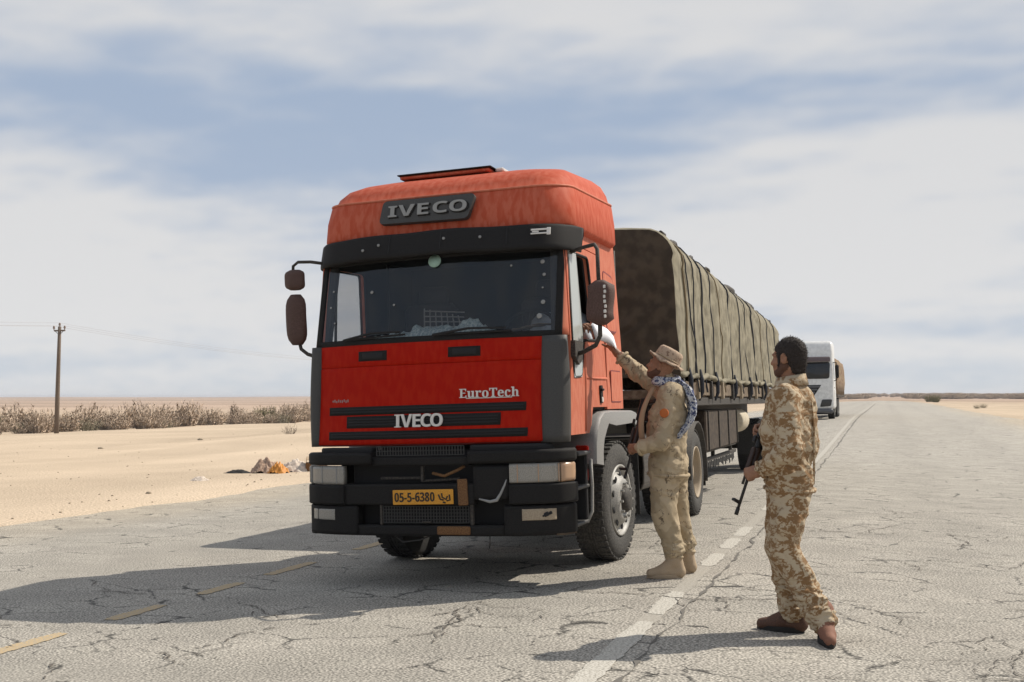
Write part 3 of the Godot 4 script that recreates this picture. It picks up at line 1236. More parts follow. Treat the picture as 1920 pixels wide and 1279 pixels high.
		slab(st, [Vector2(-0.16, 1.15), Vector2(-0.72, 1.15), Vector2(-0.84, 1.32), Vector2(-1.91, 1.32), Vector2(-1.91, 1.83), Vector2(-1.91, 2.69), Vector2(-0.33, 2.69), Vector2(-0.24, 1.83)], opening, func(p: Vector2, d) -> Vector3: return Vector3(sd * (side_x(p.y) - 0.045 + 0.012 * d), p.y, p.x))
		part("inner_lining", st, M.cabin, cab)
		st = S()
		rod(st, Vector3(sd * 0.955, 1.84, -0.20), Vector3(sd * 0.925, 2.66, -0.36), 0.04)
		part("inner_pillar", st, M.cabin, cab)
		# corner: from the front panel round to the door
		st = S(true)
		var rings := []
		for j in 13:
			var y := lerpf(1.84, 2.57, j / 12.0)
			var a := front(0.980, y, -0.010)
			var c := Vector3(side_x(y), y, -0.235 - (y - 1.84) * 0.06)
			var ring2 := PackedVector3Array()
			for k in 7:
				var u := k / 6.0
				var mid := Vector3(c.x, y, a.z)
				var p := a.lerp(mid, u).lerp(mid.lerp(c, u), u)
				p.x *= sd
				ring2.append(p)
			for k in 7:
				var q: Vector3 = ring2[6 - k]
				ring2.append(Vector3(q.x - sd * 0.05, y, q.z - 0.05))
			rings.append(ring2)
		loft(st, rings)
		part("pillar", st, M.red_faded_lit, cab)
		# dark plastic deflector on the lower corner
		st = S(true)
		rings = []
		for j in 15:
			var y := lerpf(1.055, 1.835, j / 14.0)
			var sw := 0.012 * sin(j / 14.0 * PI)
			var a := front(0.965 if sd < 0 else 0.885, y, 0.012 + sw)
			var c := Vector3(1.052 + sw, y, -0.150)
			var ring2 := PackedVector3Array()
			for k in 9:
				var u := k / 8.0
				var mid := Vector3(c.x, y, a.z + 0.01)
				var p := a.lerp(mid, u).lerp(mid.lerp(c, u), u)
				p.x *= sd
				ring2.append(p)
			for k in 9:
				var q: Vector3 = ring2[8 - k]
				ring2.append(Vector3(q.x - sd * 0.035, y, q.z - 0.035))
			rings.append(ring2)
		loft(st, rings)
		part("corner_deflector", st, M.grey_plastic, cab)
	# floor, back and roof skin close the cabin
	var st := S()
	box(st, Vector3(0, 1.30, -1.0), Vector3(2.02, 0.05, 1.80), 0.01)
	box(st, Vector3(0, 1.20, -0.35), Vector3(1.98, 0.20, 0.55), 0.02)
	part("cabin_floor", st, M.cabin, cab)
	st = S()
	box(st, Vector3(0, 2.0, -1.915), Vector3(1.98, 1.44, 0.03), 0.01)
	part("back_wall", st, M.red_faded_lit, cab)
	st = S()
	box(st, Vector3(0, 2.665, -1.10), Vector3(1.93, 0.05, 1.60), 0.008)
	part("headlining", st, M.cabin, cab)
	st = S()
	box(st, Vector3(0, 2.02, -1.885), Vector3(1.93, 1.36, 0.02), 0.005)
	box(st, Vector3(0.955, 2.05, -1.62), Vector3(0.02, 1.2, 0.5), 0.005)
	box(st, Vector3(-0.955, 2.05, -1.62), Vector3(0.02, 1.2, 0.5), 0.005)
	part("cabin_lining", st, M.cabin, cab)
	# roof fairing
	st = S(true)
	var rings := []
	for q in [[0.90, -0.25, 2.655, 0.02, -1.84], [1.005, -0.195, 2.675, 0.02, -1.87], [1.025, -0.19, 2.70, 0.02, -1.875], [1.022, -0.215, 2.85, 0.03, -1.875], [1.005, -0.255, 2.975, 0.055, -1.87], [0.998, -0.265, 2.992, 0.058, -1.868], [0.982, -0.290, 2.999, 0.058, -1.86], [0.965, -0.325, 3.055, 0.075, -1.85], [0.925, -0.41, 3.115, 0.09, -1.83], [0.86, -0.54, 3.155, 0.10, -1.79], [0.74, -0.68, 3.18, 0.10, -1.72], [0.45, -0.90, 3.20, 0.10, -1.55]]:
		var ring := PackedVector3Array()
		var w: float = q[0] * 1.03
		var zf: float = q[1]
		var zr: float = q[4]
		for c in [[1, 1], [1, -1], [-1, -1], [-1, 1]]:
			for k in 9:
				var a := PI / 2 * k / 8.0
				var r := 0.24 if c[1] > 0 else 0.10
				r = minf(r, w * 0.5)
				var cs := cos(a) if c[0] * c[1] < 0 else sin(a)
				var sn := sin(a) if c[0] * c[1] < 0 else cos(a)
				var x: float = c[0] * (w - r + r * cs)
				var z: float = (zf - r + r * sn) if c[1] > 0 else (zr + r - r * sn)
				z -= 0.05 * pow(absf(x) / w, 2.0) * (1.0 if c[1] > 0 else 0.0)
				ring.append(Vector3(x, q[2] + q[3] * clampf((-z - 0.3) / 1.2, 0.0, 1.0) * 1.3, z))
		rings.append(ring)
	loft(st, rings.slice(0, 6), true, true, false)
	st.set_smooth_group(1)
	loft(st, rings.slice(5), true, false, true)
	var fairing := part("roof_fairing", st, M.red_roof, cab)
	st = S(true)
	var line := []
	for p in rings[5]:
		if p.z > -1.84:
			line.append(p + Vector3(signf(p.x) * 0.002, 0.002, 0.004))
	var cut := 0
	for i in line.size():
		if (line[i] as Vector3).distance_to(line[(i + 1) % line.size()]) > 1.5 and absf((line[i] as Vector3).z + 1.8) < 0.3:
			cut = i + 1
	line = line.slice(cut) + line.slice(0, cut)
	tube(st, line, 0.010, 6)
	part("moulding", st, M.red_faded_lit, fairing)
	# name plate on the fairing
	var tilt := Basis(Vector3.RIGHT, -0.22)
	var mid := Vector3(-0.055, 2.868, -0.190)
	st = S()
	slab(st, rounded([Vector2(-0.40, -0.092), Vector2(0.345, -0.105), Vector2(0.40, 0.098), Vector2(-0.375, 0.098)], 0.04), [], func(p: Vector2, d) -> Vector3: return mid + tilt * Vector3(p.x, p.y, -0.03 + 0.045 * d - 0.03 * p.x * p.x))
	var plate := part("name_plate", st, M.grey_plastic, fairing)
	plate.set_meta("label", "grey name plate on the red roof fairing")
	var w := ["I", "V", "E", "C", "O"]
	var xs := [-0.285, -0.165, -0.03, 0.115, 0.265]
	for i in 5:
		lettering(w[i], 0.092, 0.012, M.letter_grey, fairing, Transform3D(tilt, mid + tilt * Vector3(xs[i], 0.0, 0.02 - 0.03 * xs[i] * xs[i])), true, 1.75)
		lettering(w[i], 0.098, 0.006, M.black, fairing, Transform3D(tilt, mid + tilt * Vector3(xs[i] + 0.010, -0.006, 0.016 - 0.03 * xs[i] * xs[i])), true, 1.8)
	# roof hatch, tipped open
	st = S()
	box(st, Vector3(-0.13, 3.288, -1.0), Vector3(0.84, 0.011, 0.55), 0.008, Basis(Vector3.BACK, 0.0))
	part("roof_hatch", st, M.black, fairing)
	st = S()
	box(st, Vector3(-0.13, 3.266, -1.0), Vector3(0.80, 0.028, 0.52), 0.008)
	part("hatch_frame", st, M.red_roof, fairing)
	st = S()
	box(st, Vector3(0.325, 3.275, -0.92), Vector3(0.07, 0.035, 0.18), 0.01)
	part("hatch_hinge", st, M.letter, fairing)


func truck_front(t: Node3D) -> void:
	var f := Node3D.new()
	f.name = "front"
	t.add_child(f)
	# upper strip with the two vents, then the hinged flap
	var st := S(true)
	front_patch(st, -0.975, 0.905, 1.668, 1.83, 0.0, 0.03, 30, 4)
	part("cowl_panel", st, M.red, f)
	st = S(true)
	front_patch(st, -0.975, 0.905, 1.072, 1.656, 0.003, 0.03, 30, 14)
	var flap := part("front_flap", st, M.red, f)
	st = S(true)
	front_patch(st, -0.93, 0.93, 1.06, 1.84, -0.02, 0.03, 24, 8)
	part("front_frame", st, M.red_deep, f)
	for v in [[-0.583, -0.34], [0.173, 0.419]]:
		st = S(true)
		front_patch(st, v[0], v[1], 1.708, 1.776, 0.006, 0.01, 6, 2, 0.004)
		var vent := part("air_vent", st, M.black, f)
		st = S(true)
		front_patch(st, v[0] + 0.035, v[1] - 0.03, 1.722, 1.764, 0.009, 0.004, 4, 2, 0.002)
		part("vent_slot", st, M.black_soft, vent)
	# three dark grille bands, each with ribs
	for g in [[-0.85, 0.76, 1.296, 1.352], [-0.68, 0.575, 1.196, 1.279], [-0.85, 0.77, 1.108, 1.164]]:
		st = S(true)
		front_patch(st, g[0], g[1], g[2], g[3], 0.008, 0.01, 20, 2, 0.004)
		var band := part("grille_band", st, M.black, f)
		st = S(true)
		var ribs := 2 if g[3] - g[2] < 0.07 else 3
		for k in ribs:
			var y := lerpf(g[2], g[3], (k + 1.0) / (ribs + 1.0))
			front_patch(st, g[0] + 0.02, g[1] - 0.02, y - 0.005, y + 0.005, 0.013, 0.006, 20, 1, 0.002)
		part("grille_rib", st, M.black_soft, band)
	var tip := Basis(Vector3.RIGHT, -0.09)
	var marks := ["I", "V", "E", "C", "O"]
	var mx := [-0.222, -0.150, -0.070, 0.006, 0.092]
	for i in 5:
		lettering(marks[i], 0.096, 0.012, M.letter, f, Transform3D(tip, front(mx[i], 1.238, 0.026)), true, 1.16, i == 0)
	lettering("EuroTech", 0.066, 0.008, M.letter, f, Transform3D(Basis(Vector3.UP, 0.105) * tip, front(0.492, 1.428, 0.012)), true, 1.02, true)
	st = S()
	box(st, front(0.49, 1.392, 0.008), Vector3(0.35, 0.007, 0.006), 0.002, Basis(Vector3.UP, 0.105))
	part("lettering_underline", st, M.letter, f)
	st = S()
	for k in 9:
		box(st, front(-0.82 + k * 0.018, 1.403 + 0.004 * sin(k * 2.4), 0.004), Vector3(0.008, 0.014 + 0.008 * absf(sin(k * 1.7)), 0.004), 0.001)
	part("small_badge", st, M.letter_grey, f)
	# windscreen with its black border
	st = S(true)
	front_patch(st, -0.985, 0.985, 1.845, 2.52, -0.012, 0.0, 30, 10, 0.0)
	part("windscreen", windscreen(), M.glass, f)
	st = S(true)
	front_patch(st, -1.008, 1.008, 1.832, 1.872, 0.0, 0.02, 30, 1, 0.004)
	front_patch(st, -1.008, 1.008, 2.485, 2.53, 0.0, 0.02, 30, 1, 0.004)
	front_patch(st, -1.012, -0.968, 1.84, 2.52, 0.002, 0.02, 3, 10, 0.004)
	front_patch(st, 0.968, 1.012, 1.84, 2.52, 0.002, 0.02, 3, 10, 0.004)
	part("windscreen_frame", st, M.black, f)
	# wipers lie along the foot of the screen
	for v in [[-0.72, -0.22, 1.872, 1.905], [0.05, 0.62, 1.875, 1.895]]:
		st = S()
		var a := front(v[0], v[2], 0.025)
		var b := front(v[1], v[3] + 0.01, 0.03)
		tube(st, [a, a.lerp(b, 0.5) + Vector3(0, 0.022, 0.01), b], [0.012, 0.010, 0.008], 6)
		rod(st, front(v[0] + 0.05, v[2] + 0.004, 0.018), front(v[1] + 0.04, v[3] - 0.012, 0.018), 0.009, -1, 6)
		part("wiper", st, M.black_soft, f)
	# marks and discs stuck on the glass
	st = S(true)
	lathe(st, [[-0.002, 0.052], [0.003, 0.052], [0.003, 0.0]], Transform3D(Basis(Vector3.RIGHT, -0.23), front(0.02, 2.455, 0.006)), 24, false)
	part("round_sticker", st, M.green_disc, f)
	st = S(true)
	for q in [[0.86, 2.40, 0.018], [0.875, 2.30, 0.014], [0.875, 2.09, 0.018], [0.852, 1.985, 0.022], [0.868, 2.20, 0.008], [-0.505, 2.245, 0.014], [-0.895, 2.15, 0.009], [-0.88, 2.28, 0.009], [-0.30, 2.13, 0.010], [0.63, 2.38, 0.010], [-0.84, 2.02, 0.008]]:
		lathe(st, [[-0.002, q[2]], [0.002, q[2] * 0.8], [0.002, 0.0]], Transform3D(Basis(Vector3.RIGHT, -0.23), front(q[0], q[1], 0.004)), 7, false)
	part("glass_marks", st, M.letter_grey, f)
	# sun visor
	st = S(true)
	var rings := []
	var n := 44
	for i in n + 1:
		var u := lerpf(-1.0, 1.0, float(i) / n)
		var x := u * 1.01
		var back := 0.0
		if absf(u) > 0.86:
			var e := (absf(u) - 0.86) / 0.14
			x = signf(u) * (0.869 + 0.197 * sin(e * PI / 2))
			back = 0.30 * (1.0 - cos(e * PI / 2))
		var sag := 0.012 * absf(u) - 0.004 * sin(u * 9.0)
		var p := front(clampf(x, -0.95, 0.95), 2.60)
		p.x = x
		p.z = p.z - back
		var ring := PackedVector3Array()
		for q in [[0.02, 2.690], [0.052, 2.692], [0.068, 2.690], [0.078, 2.682], [0.085, 2.668], [0.128, 2.535], [0.134, 2.512], [0.130, 2.496], [0.118, 2.490], [0.108, 2.500], [0.06, 2.60], [0.02, 2.635]]:
			ring.append(Vector3(p.x + signf(x) * back * 0.10, q[1] - sag, p.z + q[0] + back * 0.04))
		rings.append(ring)
	loft(st, rings)
	var vis := part("sun_visor", st, M.black, f)
	for x in [-0.33, 0.10, 0.62]:
		st = S()
		var p := front(x, 2.60)
		box(st, p + Vector3(0, 0.0, 0.105), Vector3(0.008, 0.15, 0.012), 0.002, Basis(Vector3.RIGHT, -0.32))
		part("visor_joint", st, M.black_soft, vis)
	st = S()
	for q in [[-0.42, 2.60], [0.13, 2.61], [-0.56, 2.57], [0.42, 2.60]]:
		lathe(st, [[0, 0.012], [0.008, 0.010], [0.008, 0]], Transform3D(Basis(Vector3.RIGHT, -0.35), front(q[0], q[1], 0.118)), 8, false)
	part("visor_bolts", st, M.letter_grey, vis)
	st = S()
	var vb := Basis(Vector3.UP, 0.12) * Basis(Vector3.RIGHT, -0.32)
	box(st, Vector3(0.875, 2.632, -0.148), Vector3(0.15, 0.014, 0.006), 0.002, vb)
	box(st, Vector3(0.875, 2.602, -0.138), Vector3(0.15, 0.012, 0.006), 0.002, vb)
	box(st, Vector3(0.935, 2.616, -0.152), Vector3(0.03, 0.06, 0.006), 0.002, vb)
	box(st, Vector3(0.835, 2.617, -0.140), Vector3(0.05, 0.012, 0.006), 0.002, vb)
	part("torn_sticker", st, M.letter, vis)


func windscreen() -> SurfaceTool:
	var st := S(true)
	for i in 30:
		for j in 10:
			var x0 := lerpf(-1.005, 1.005, i / 30.0)
			var x1 := lerpf(-1.005, 1.005, (i + 1) / 30.0)
			var y0 := lerpf(1.85, 2.51, j / 10.0)
			var y1 := lerpf(1.85, 2.51, (j + 1) / 10.0)
			quad(st, front(x0, y0, -0.008), front(x0, y1, -0.008), front(x1, y1, -0.008), front(x1, y0, -0.008))
	return st


func truck_bumper(t: Node3D) -> void:
	var b := Node3D.new()
	b.name = "bumper"
	t.add_child(b)
	var st := S(true)
	bumper_beam(st, -1.215, -0.42, 0.918, 1.010, 0.012, 0.14, 0.014)
	bumper_beam(st, 0.36, 1.215, 0.918, 1.010, 0.012, 0.14, 0.014)
	bumper_beam(st, -0.42, 0.36, 0.905, 0.975, -0.02, 0.08, 0.01)
	part("upper_beam", st, M.black, b)
	st = S(true)
	bumper_beam(st, -1.0, -0.45, 1.0, 1.045, -0.07, 0.10, 0.01)
	bumper_beam(st, 0.36, 1.02, 1.0, 1.05, -0.06, 0.10, 0.012)
	part("step_plate", st, M.black_soft, b)
	st = S(true)
	bumper_beam(st, -1.215, -0.66, 0.622, 0.766, 0.014, 0.10, 0.008)
	bumper_beam(st, 0.66, 1.215, 0.622, 0.766, 0.014, 0.10, 0.008)
	bumper_beam(st, -0.66, 0.40, 0.622, 0.775, 0.002, 0.10, 0.008)
	part("middle_beam", st, M.black, b)
	# broken corner piece beside the right lamp
	st = S(true)
	bumper_beam(st, 0.40, 0.655, 0.655, 0.90, 0.004, 0.08, 0.016)
	part("cracked_panel", st, M.black, b, "cracked black bumper panel beside the right headlamp")
	st = S(true)
	var crack := []
	for q in [[0.44, 0.665], [0.52, 0.645], [0.57, 0.655], [0.60, 0.70], [0.63, 0.76], [0.645, 0.80]]:
		var p := bumper_plan(q[0])
		crack.append(Vector3(p[0].x, q[1], p[0].y + 0.006))
	tube(st, crack, [0.006, 0.012, 0.014, 0.010, 0.008, 0.004], 6)
	part("frayed_edge", st, M.letter_grey, b)
	st = S(true)
	bumper_beam(st, -1.215, -0.55, 0.395, 0.615, 0.0, 0.10, 0.014)
	bumper_beam(st, 0.62, 1.215, 0.395, 0.615, 0.0, 0.10, 0.014)
	bumper_beam(st, -0.55, 0.62, 0.395, 0.475, -0.006, 0.10, 0.012)
	part("lower_beam", st, M.black, b)
	# dark cavity behind the openings
	st = S()
	box(st, Vector3(0, 0.74, -0.05), Vector3(1.3, 0.56, 0.06), 0.01)
	part("bumper_backing", st, M.black_soft, b)
	# brackets in the middle opening
	st = S()
	box(st, Vector3(-0.02, 0.845, 0.10), Vector3(0.022, 0.12, 0.03), 0.004)
	box(st, Vector3(-0.20, 0.815, 0.08), Vector3(0.34, 0.02, 0.02), 0.004)
	box(st, Vector3(0.12, 0.800, 0.09), Vector3(0.30, 0.018, 0.02), 0.004, Basis(Vector3.BACK, 0.05))
	part("bracket", st, M.steel_dark, b)
	st = S(true)
	tube(st, [Vector3(0.06, 0.85, 0.10), Vector3(0.16, 0.83, 0.12), Vector3(0.26, 0.87, 0.11), Vector3(0.31, 0.90, 0.09)], 0.012, 6)
	part("rusty_rod", st, M.rust, b)
	# meshes above and below the number plate
	for q in [[-0.38, 0.32, 0.985, 1.050, -0.03], [-0.33, 0.35, 0.492, 0.612, -0.02]]:
		st = S()
		var nx := int((q[1] - q[0]) / 0.022)
		for i in nx + 1:
			var x := lerpf(q[0], q[1], float(i) / nx)
			var p: Vector2 = bumper_plan(x)[0]
			box(st, Vector3(x, (q[2] + q[3]) / 2, p.y + q[4]), Vector3(0.006, q[3] - q[2], 0.006))
		var ny := int((q[3] - q[2]) / 0.022)
		for j in ny + 1:
			var y := lerpf(q[2], q[3], float(j) / ny)
			for i in 8:
				var xa := lerpf(q[0], q[1], i / 8.0)
				var xb := lerpf(q[0], q[1], (i + 1) / 8.0)
				rod(st, Vector3(xa, y, bumper_plan(xa)[0].y + q[4] + 0.004), Vector3(xb, y, bumper_plan(xb)[0].y + q[4] + 0.004), 0.003, -1, 4)
		part("grille_mesh", st, M.grey_plastic, b)
	st = S()
	box(st, Vector3(-0.345, 0.55, 0.13), Vector3(0.02, 0.15, 0.03), 0.004)
	box(st, Vector3(0.375, 0.55, 0.13), Vector3(0.025, 0.15, 0.03), 0.004)
	box(st, Vector3(0.03, 0.50, 0.16), Vector3(0.07, 0.012, 0.02), 0.003)
	part("mesh_frame", st, M.steel_dark, b)
	# ochre rusted strip and patch
	st = S()
	box(st, Vector3(0.318, 0.715, 0.163), Vector3(0.075, 0.19, 0.018), 0.005, Basis(Vector3.BACK, 0.03))
	part("rusted_strip", st, M.rust, b, "ochre rusted strip to the right of the number plate")
	st = S()
	box(st, Vector3(0.235, 0.437, 0.152), Vector3(0.26, 0.062, 0.02), 0.008)
	part("rusted_patch", st, M.rust, b, "rust brown patch on the lower edge of the bumper")
	# number plate
	st = S()
	box(st, Vector3(0.01, 0.682, 0.178), Vector3(0.48, 0.108, 0.008), 0.003, Basis(Vector3.BACK, 0.012))
	var pl := part("number_plate", st, M.plate, b)
	lettering("05-5-6380", 0.066, 0.004, M.ink, pl, Transform3D(Basis(Vector3.BACK, 0.012), Vector3(-0.055, 0.680, 0.184)), true, 0.78)
	st = S(true)
	for q in [[[0.135, 0.70], [0.15, 0.665], [0.175, 0.66]], [[0.16, 0.71], [0.165, 0.68], [0.195, 0.665], [0.205, 0.69]], [[0.20, 0.655], [0.225, 0.66], [0.22, 0.70]], [[0.17, 0.645], [0.19, 0.64]]]:
		var pp := []
		for e in q:
			pp.append(Vector3(e[0], e[1], 0.184))
		tube(st, pp, 0.006, 5)
	part("plate_script", st, M.ink, pl)
	# headlamps, indicators, fog lamps
	for s in [1.0, -1.0]:
		var sd: float = s
		var lo := 0.665
		var a := [lo, 1.035]
		var c := [1.045, 1.19]
		st = S(true)
		bumper_beam(st, minf(sd * a[0], sd * a[1]), maxf(sd * a[0], sd * a[1]), 0.772, 0.912, 0.004, 0.05, 0.012)
		var lamp := part("headlamp", st, M.lens, b)
		st = S(true)
		for k in 3:
			var x := sd * (lo + 0.06 + k * 0.15)
			bumper_beam(st, x - 0.003, x + 0.003, 0.778, 0.906, 0.008, 0.01, 0.002)
		part("lens_rib", st, M.lens_amber if sd > 0 else M.letter_grey, lamp)
		st = S(true)
		bumper_beam(st, minf(sd * c[0], sd * c[1]), maxf(sd * c[0], sd * c[1]), 0.772, 0.912, 0.008, 0.05, 0.014)
		part("indicator", st, M.lens_amber if sd > 0 else M.lens, b)
		st = S(true)
		bumper_beam(st, minf(sd * 0.75, sd * 1.0), maxf(sd * 0.75, sd * 1.0), 0.502, 0.592, 0.003, 0.03, 0.008)
		var fog := part("fog_lamp", st, M.rim_tan if sd > 0 else M.lens, b)
		if sd > 0:
			st = S()
			for q in [[0.925, 0.548, 0.03], [0.955, 0.556, 0.022], [0.905, 0.538, 0.014]]:
				var p := bumper_plan(q[0])
				box(st, Vector3(p[0].x, q[1], p[0].y + 0.005), Vector3(q[2] * 1.3, q[2], 0.01), 0.004, Basis(Vector3.BACK, 0.4))
			part("broken_glass", st, M.black_soft, fog)
		# scraped pale edge below the lamp
		st = S(true)
		bumper_beam(st, minf(sd * 1.0, sd * 1.20), maxf(sd * 1.0, sd * 1.20), 0.392, 0.408, 0.0, 0.03, 0.006)
		part("scraped_edge", st, M.timber if sd > 0 else M.steel_dark, b)
	# tow hooks and dangling wires under the bumper
	st = S(true)
	tube(st, [Vector3(0.50, 0.41, 0.12), Vector3(0.505, 0.36, 0.13), Vector3(0.495, 0.31, 0.12)], 0.006, 5)
	tube(st, [Vector3(-0.28, 0.40, 0.08), Vector3(-0.2, 0.345, 0.09), Vector3(-0.06, 0.36, 0.08), Vector3(0.05, 0.40, 0.08)], 0.006, 5)
	part("loose_wire", st, M.grey_plastic, b)


func truck_outside(t: Node3D) -> void:
	# mirrors
	var mr := Node3D.new()
	mr.name = "driver_mirror"
	t.add_child(mr)
	var st := S(true)
	var bx := Vector3(1.300, 2.065, -0.20)
	var mb := Basis(Vector3.UP, -0.30)
	var rings := []
	for j in 9:
		var v := j / 8.0
		var y := lerpf(-0.168, 0.162, v)
		var k := sqrt(maxf(0.12, 1.0 - pow(absf(v * 2.0 - 1.0), 18.0)))
		var ring := PackedVector3Array()
		for i in 20:
			var a := TAU * i / 20.0
			var cx := signf(cos(a)) * pow(absf(cos(a)), 0.30) * 0.095 * k
			var cz := signf(sin(a)) * pow(absf(sin(a)), 0.6) * 0.062 * k
			ring.append(bx + mb * Vector3(cx + 0.010 * sin(y * 20.0), y, cz))
		rings.append(ring)
	loft(st, rings)
	part("mirror_cover", st, M.mirror_cover, mr)
	st = S()
	for k in 7:
		box(st, bx + mb * Vector3(0.072 + 0.004 * sin(k * 2.0), 0.105 - k * 0.036, 0.060), Vector3(0.018 + 0.006 * sin(k * 3.1), 0.024, 0.012), 0.003)
	part("cover_script", st, M.letter, mr)
	st = S(true)
	tube(st, [Vector3(1.0, 2.475, -0.42), Vector3(1.12, 2.50, -0.36), Vector3(1.25, 2.505, -0.27), Vector3(1.285, 2.46, -0.215), Vector3(1.29, 2.22, -0.20)], 0.015, 8)
	part("mirror_arm", st, M.steel_dark, mr)
	st = S(true)
	tube(st, [Vector3(1.29, 1.91, -0.20), Vector3(1.285, 1.82, -0.21), Vector3(1.24, 1.755, -0.25), Vector3(1.12, 1.71, -0.32), Vector3(1.04, 1.70, -0.38)], 0.017, 8)
	part("mirror_arm", st, M.steel_dark, mr)
	st = S()
	slab(st, [Vector2(-0.26, 1.80), Vector2(-0.50, 1.80), Vector2(-0.46, 1.66), Vector2(-0.36, 1.62), Vector2(-0.26, 1.68)], [], func(p: Vector2, d) -> Vector3: return Vector3(1.045 + 0.035 * d, p.y, p.x))
	part("mirror_bracket", st, M.steel_dark, mr)
	var ml := Node3D.new()
	ml.name = "passenger_mirror"
	t.add_child(ml)
	for q in [[2.405, 0.082, 0.10, 0.055], [2.08, 0.205, 0.10, 0.06]]:
		st = S(true)
		rings = []
		for j in 11:
			var v := j / 10.0
			var y: float = lerpf(-q[1], q[1], v)
			var k := sqrt(maxf(0.25, 1.0 - pow(absf(v * 2.0 - 1.0), 6.0)))
			var ring := PackedVector3Array()
			for i in 18:
				var a := TAU * i / 18.0
				var fold := 1.0 + 0.05 * sin(a * 5.0 + y * 9.0)
				ring.append(Vector3(-1.252 + 0.045 * (2.1 - (q[0] + y)) * 0.5 + cos(a) * q[2] * 0.88 * k * fold, q[0] + y, -0.25 + sin(a) * q[3] * k * fold))
			rings.append(ring)
		loft(st, rings)
		part("mirror_cover", st, M.mirror_cover, ml)
	st = S(true)
	tube(st, [Vector3(-0.98, 2.52, -0.28), Vector3(-1.12, 2.545, -0.26), Vector3(-1.23, 2.55, -0.25), Vector3(-1.275, 2.52, -0.25), Vector3(-1.28, 2.44, -0.25)], 0.013, 8)
	part("mirror_arm", st, M.steel_dark, ml)
	st = S(true)
	tube(st, [Vector3(-1.23, 1.90, -0.25), Vector3(-1.215, 1.84, -0.25), Vector3(-1.15, 1.795, -0.24), Vector3(-1.03, 1.76, -0.22)], 0.015, 8)
	part("mirror_arm", st, M.steel_dark, ml)
	# mudguards over the front wheels
	for s in [1.0, -1.0]:
		var sd: float = s
		st = S(true)
		var prof := [Vector2(-0.755, 0.86), Vector2(-0.765, 1.0), Vector2(-0.82, 1.12), Vector2(-0.92, 1.215), Vector2(-1.06, 1.262), Vector2(-1.35, 1.270), Vector2(-2.12, 1.262), Vector2(-2.26, 1.245), Vector2(-2.36, 1.18), Vector2(-2.40, 1.06)]
		rings = []
		for p in prof:
			var c: Vector2 = Vector2(-1.66, 0.75)
			var inn: Vector2 = p + (c - p).normalized() * 0.03
			var lip: Vector2 = p + (c - p).normalized() * (0.20 if p.x > -1.0 else 0.15)
			var strips := [[[0.70, p], [1.05, p], [1.072, p.lerp(inn, 0.15)], [1.084, p.lerp(inn, 0.5)]], [[1.084, p.lerp(inn, 0.5)], [1.092, inn.lerp(lip, 0.5)], [1.092, lip]], [[1.092, lip], [1.075, lip], [1.072, inn.lerp(lip, 0.2)], [1.05, inn], [0.70, inn]]]
			var row := []
			for q in strips:
				var ring := PackedVector3Array()
				for e in q:
					ring.append(Vector3(sd * e[0], e[1].y, e[1].x))
				row.append(ring)
			rings.append(row)
		for g in 3:
			st.set_smooth_group(g)
			var band := []
			for r in rings:
				band.append(r[g])
			loft(st, band, false, false, false)
		part("mudguard", st, M.fender, t)
		st = S()
		box(st, Vector3(sd * 1.02, 1.13, -2.33), Vector3(0.08, 0.16, 0.10), 0.01)
		part("mudguard_lamp", st, M.black, t)
		st = S()
		box(st, Vector3(sd * 0.88, 0.66, -2.42), Vector3(0.34, 0.72, 0.016), 0.004, Basis(Vector3.RIGHT, 0.03))
		part("mud_flap", st, M.rubber_dark, t)
		# entry steps behind the bumper
		st = S()
		box(st, Vector3(sd * 0.90, 0.70, -0.62), Vector3(0.28, 0.52, 0.06), 0.01)
		box(st, Vector3(sd * 0.80, 0.68, -0.42), Vector3(0.06, 0.62, 0.52), 0.01)
		part("step_well", st, M.black_soft, t)
		for q in [[0.955, 0.02], [0.70, 0.0], [0.43, -0.01]]:
			st = S()
			box(st, Vector3(sd * (0.945 + q[1]), q[0], -0.46), Vector3(0.22, 0.028, 0.36), 0.008)
			part("entry_step", st, M.grey_plastic, t)
		st = S()
		box(st, Vector3(sd * 0.99, 0.98, -0.68), Vector3(0.10, 0.05, 0.05), 0.01)
		box(st, Vector3(sd * 0.985, 0.78, -0.655), Vector3(0.11, 0.10, 0.03), 0.01)
		part("step_trim", st, M.red, t)
		st = S(true)
		tube(st, [Vector3(sd * 1.06, 0.90, -0.66), Vector3(sd * 1.065, 0.70, -0.665), Vector3(sd * 1.06, 0.50, -0.66), Vector3(sd * 1.03, 0.42, -0.62)], 0.014, 6)
		part("step_rail", st, M.rim, t)
	# exhaust and intake pipes behind the cab
	for q in [[0.92, -2.06, 0.045, 1.2, 2.62], [0.98, -2.0, 0.018, 1.2, 2.70], [-0.85, -2.10, 0.07, 1.1, 2.8]]:
		st = S(true)
		tube(st, [Vector3(q[0], q[3], q[1]), Vector3(q[0], q[4], q[1])], q[2], 10)
		part("stack_pipe", st, M.steel_dark, t)


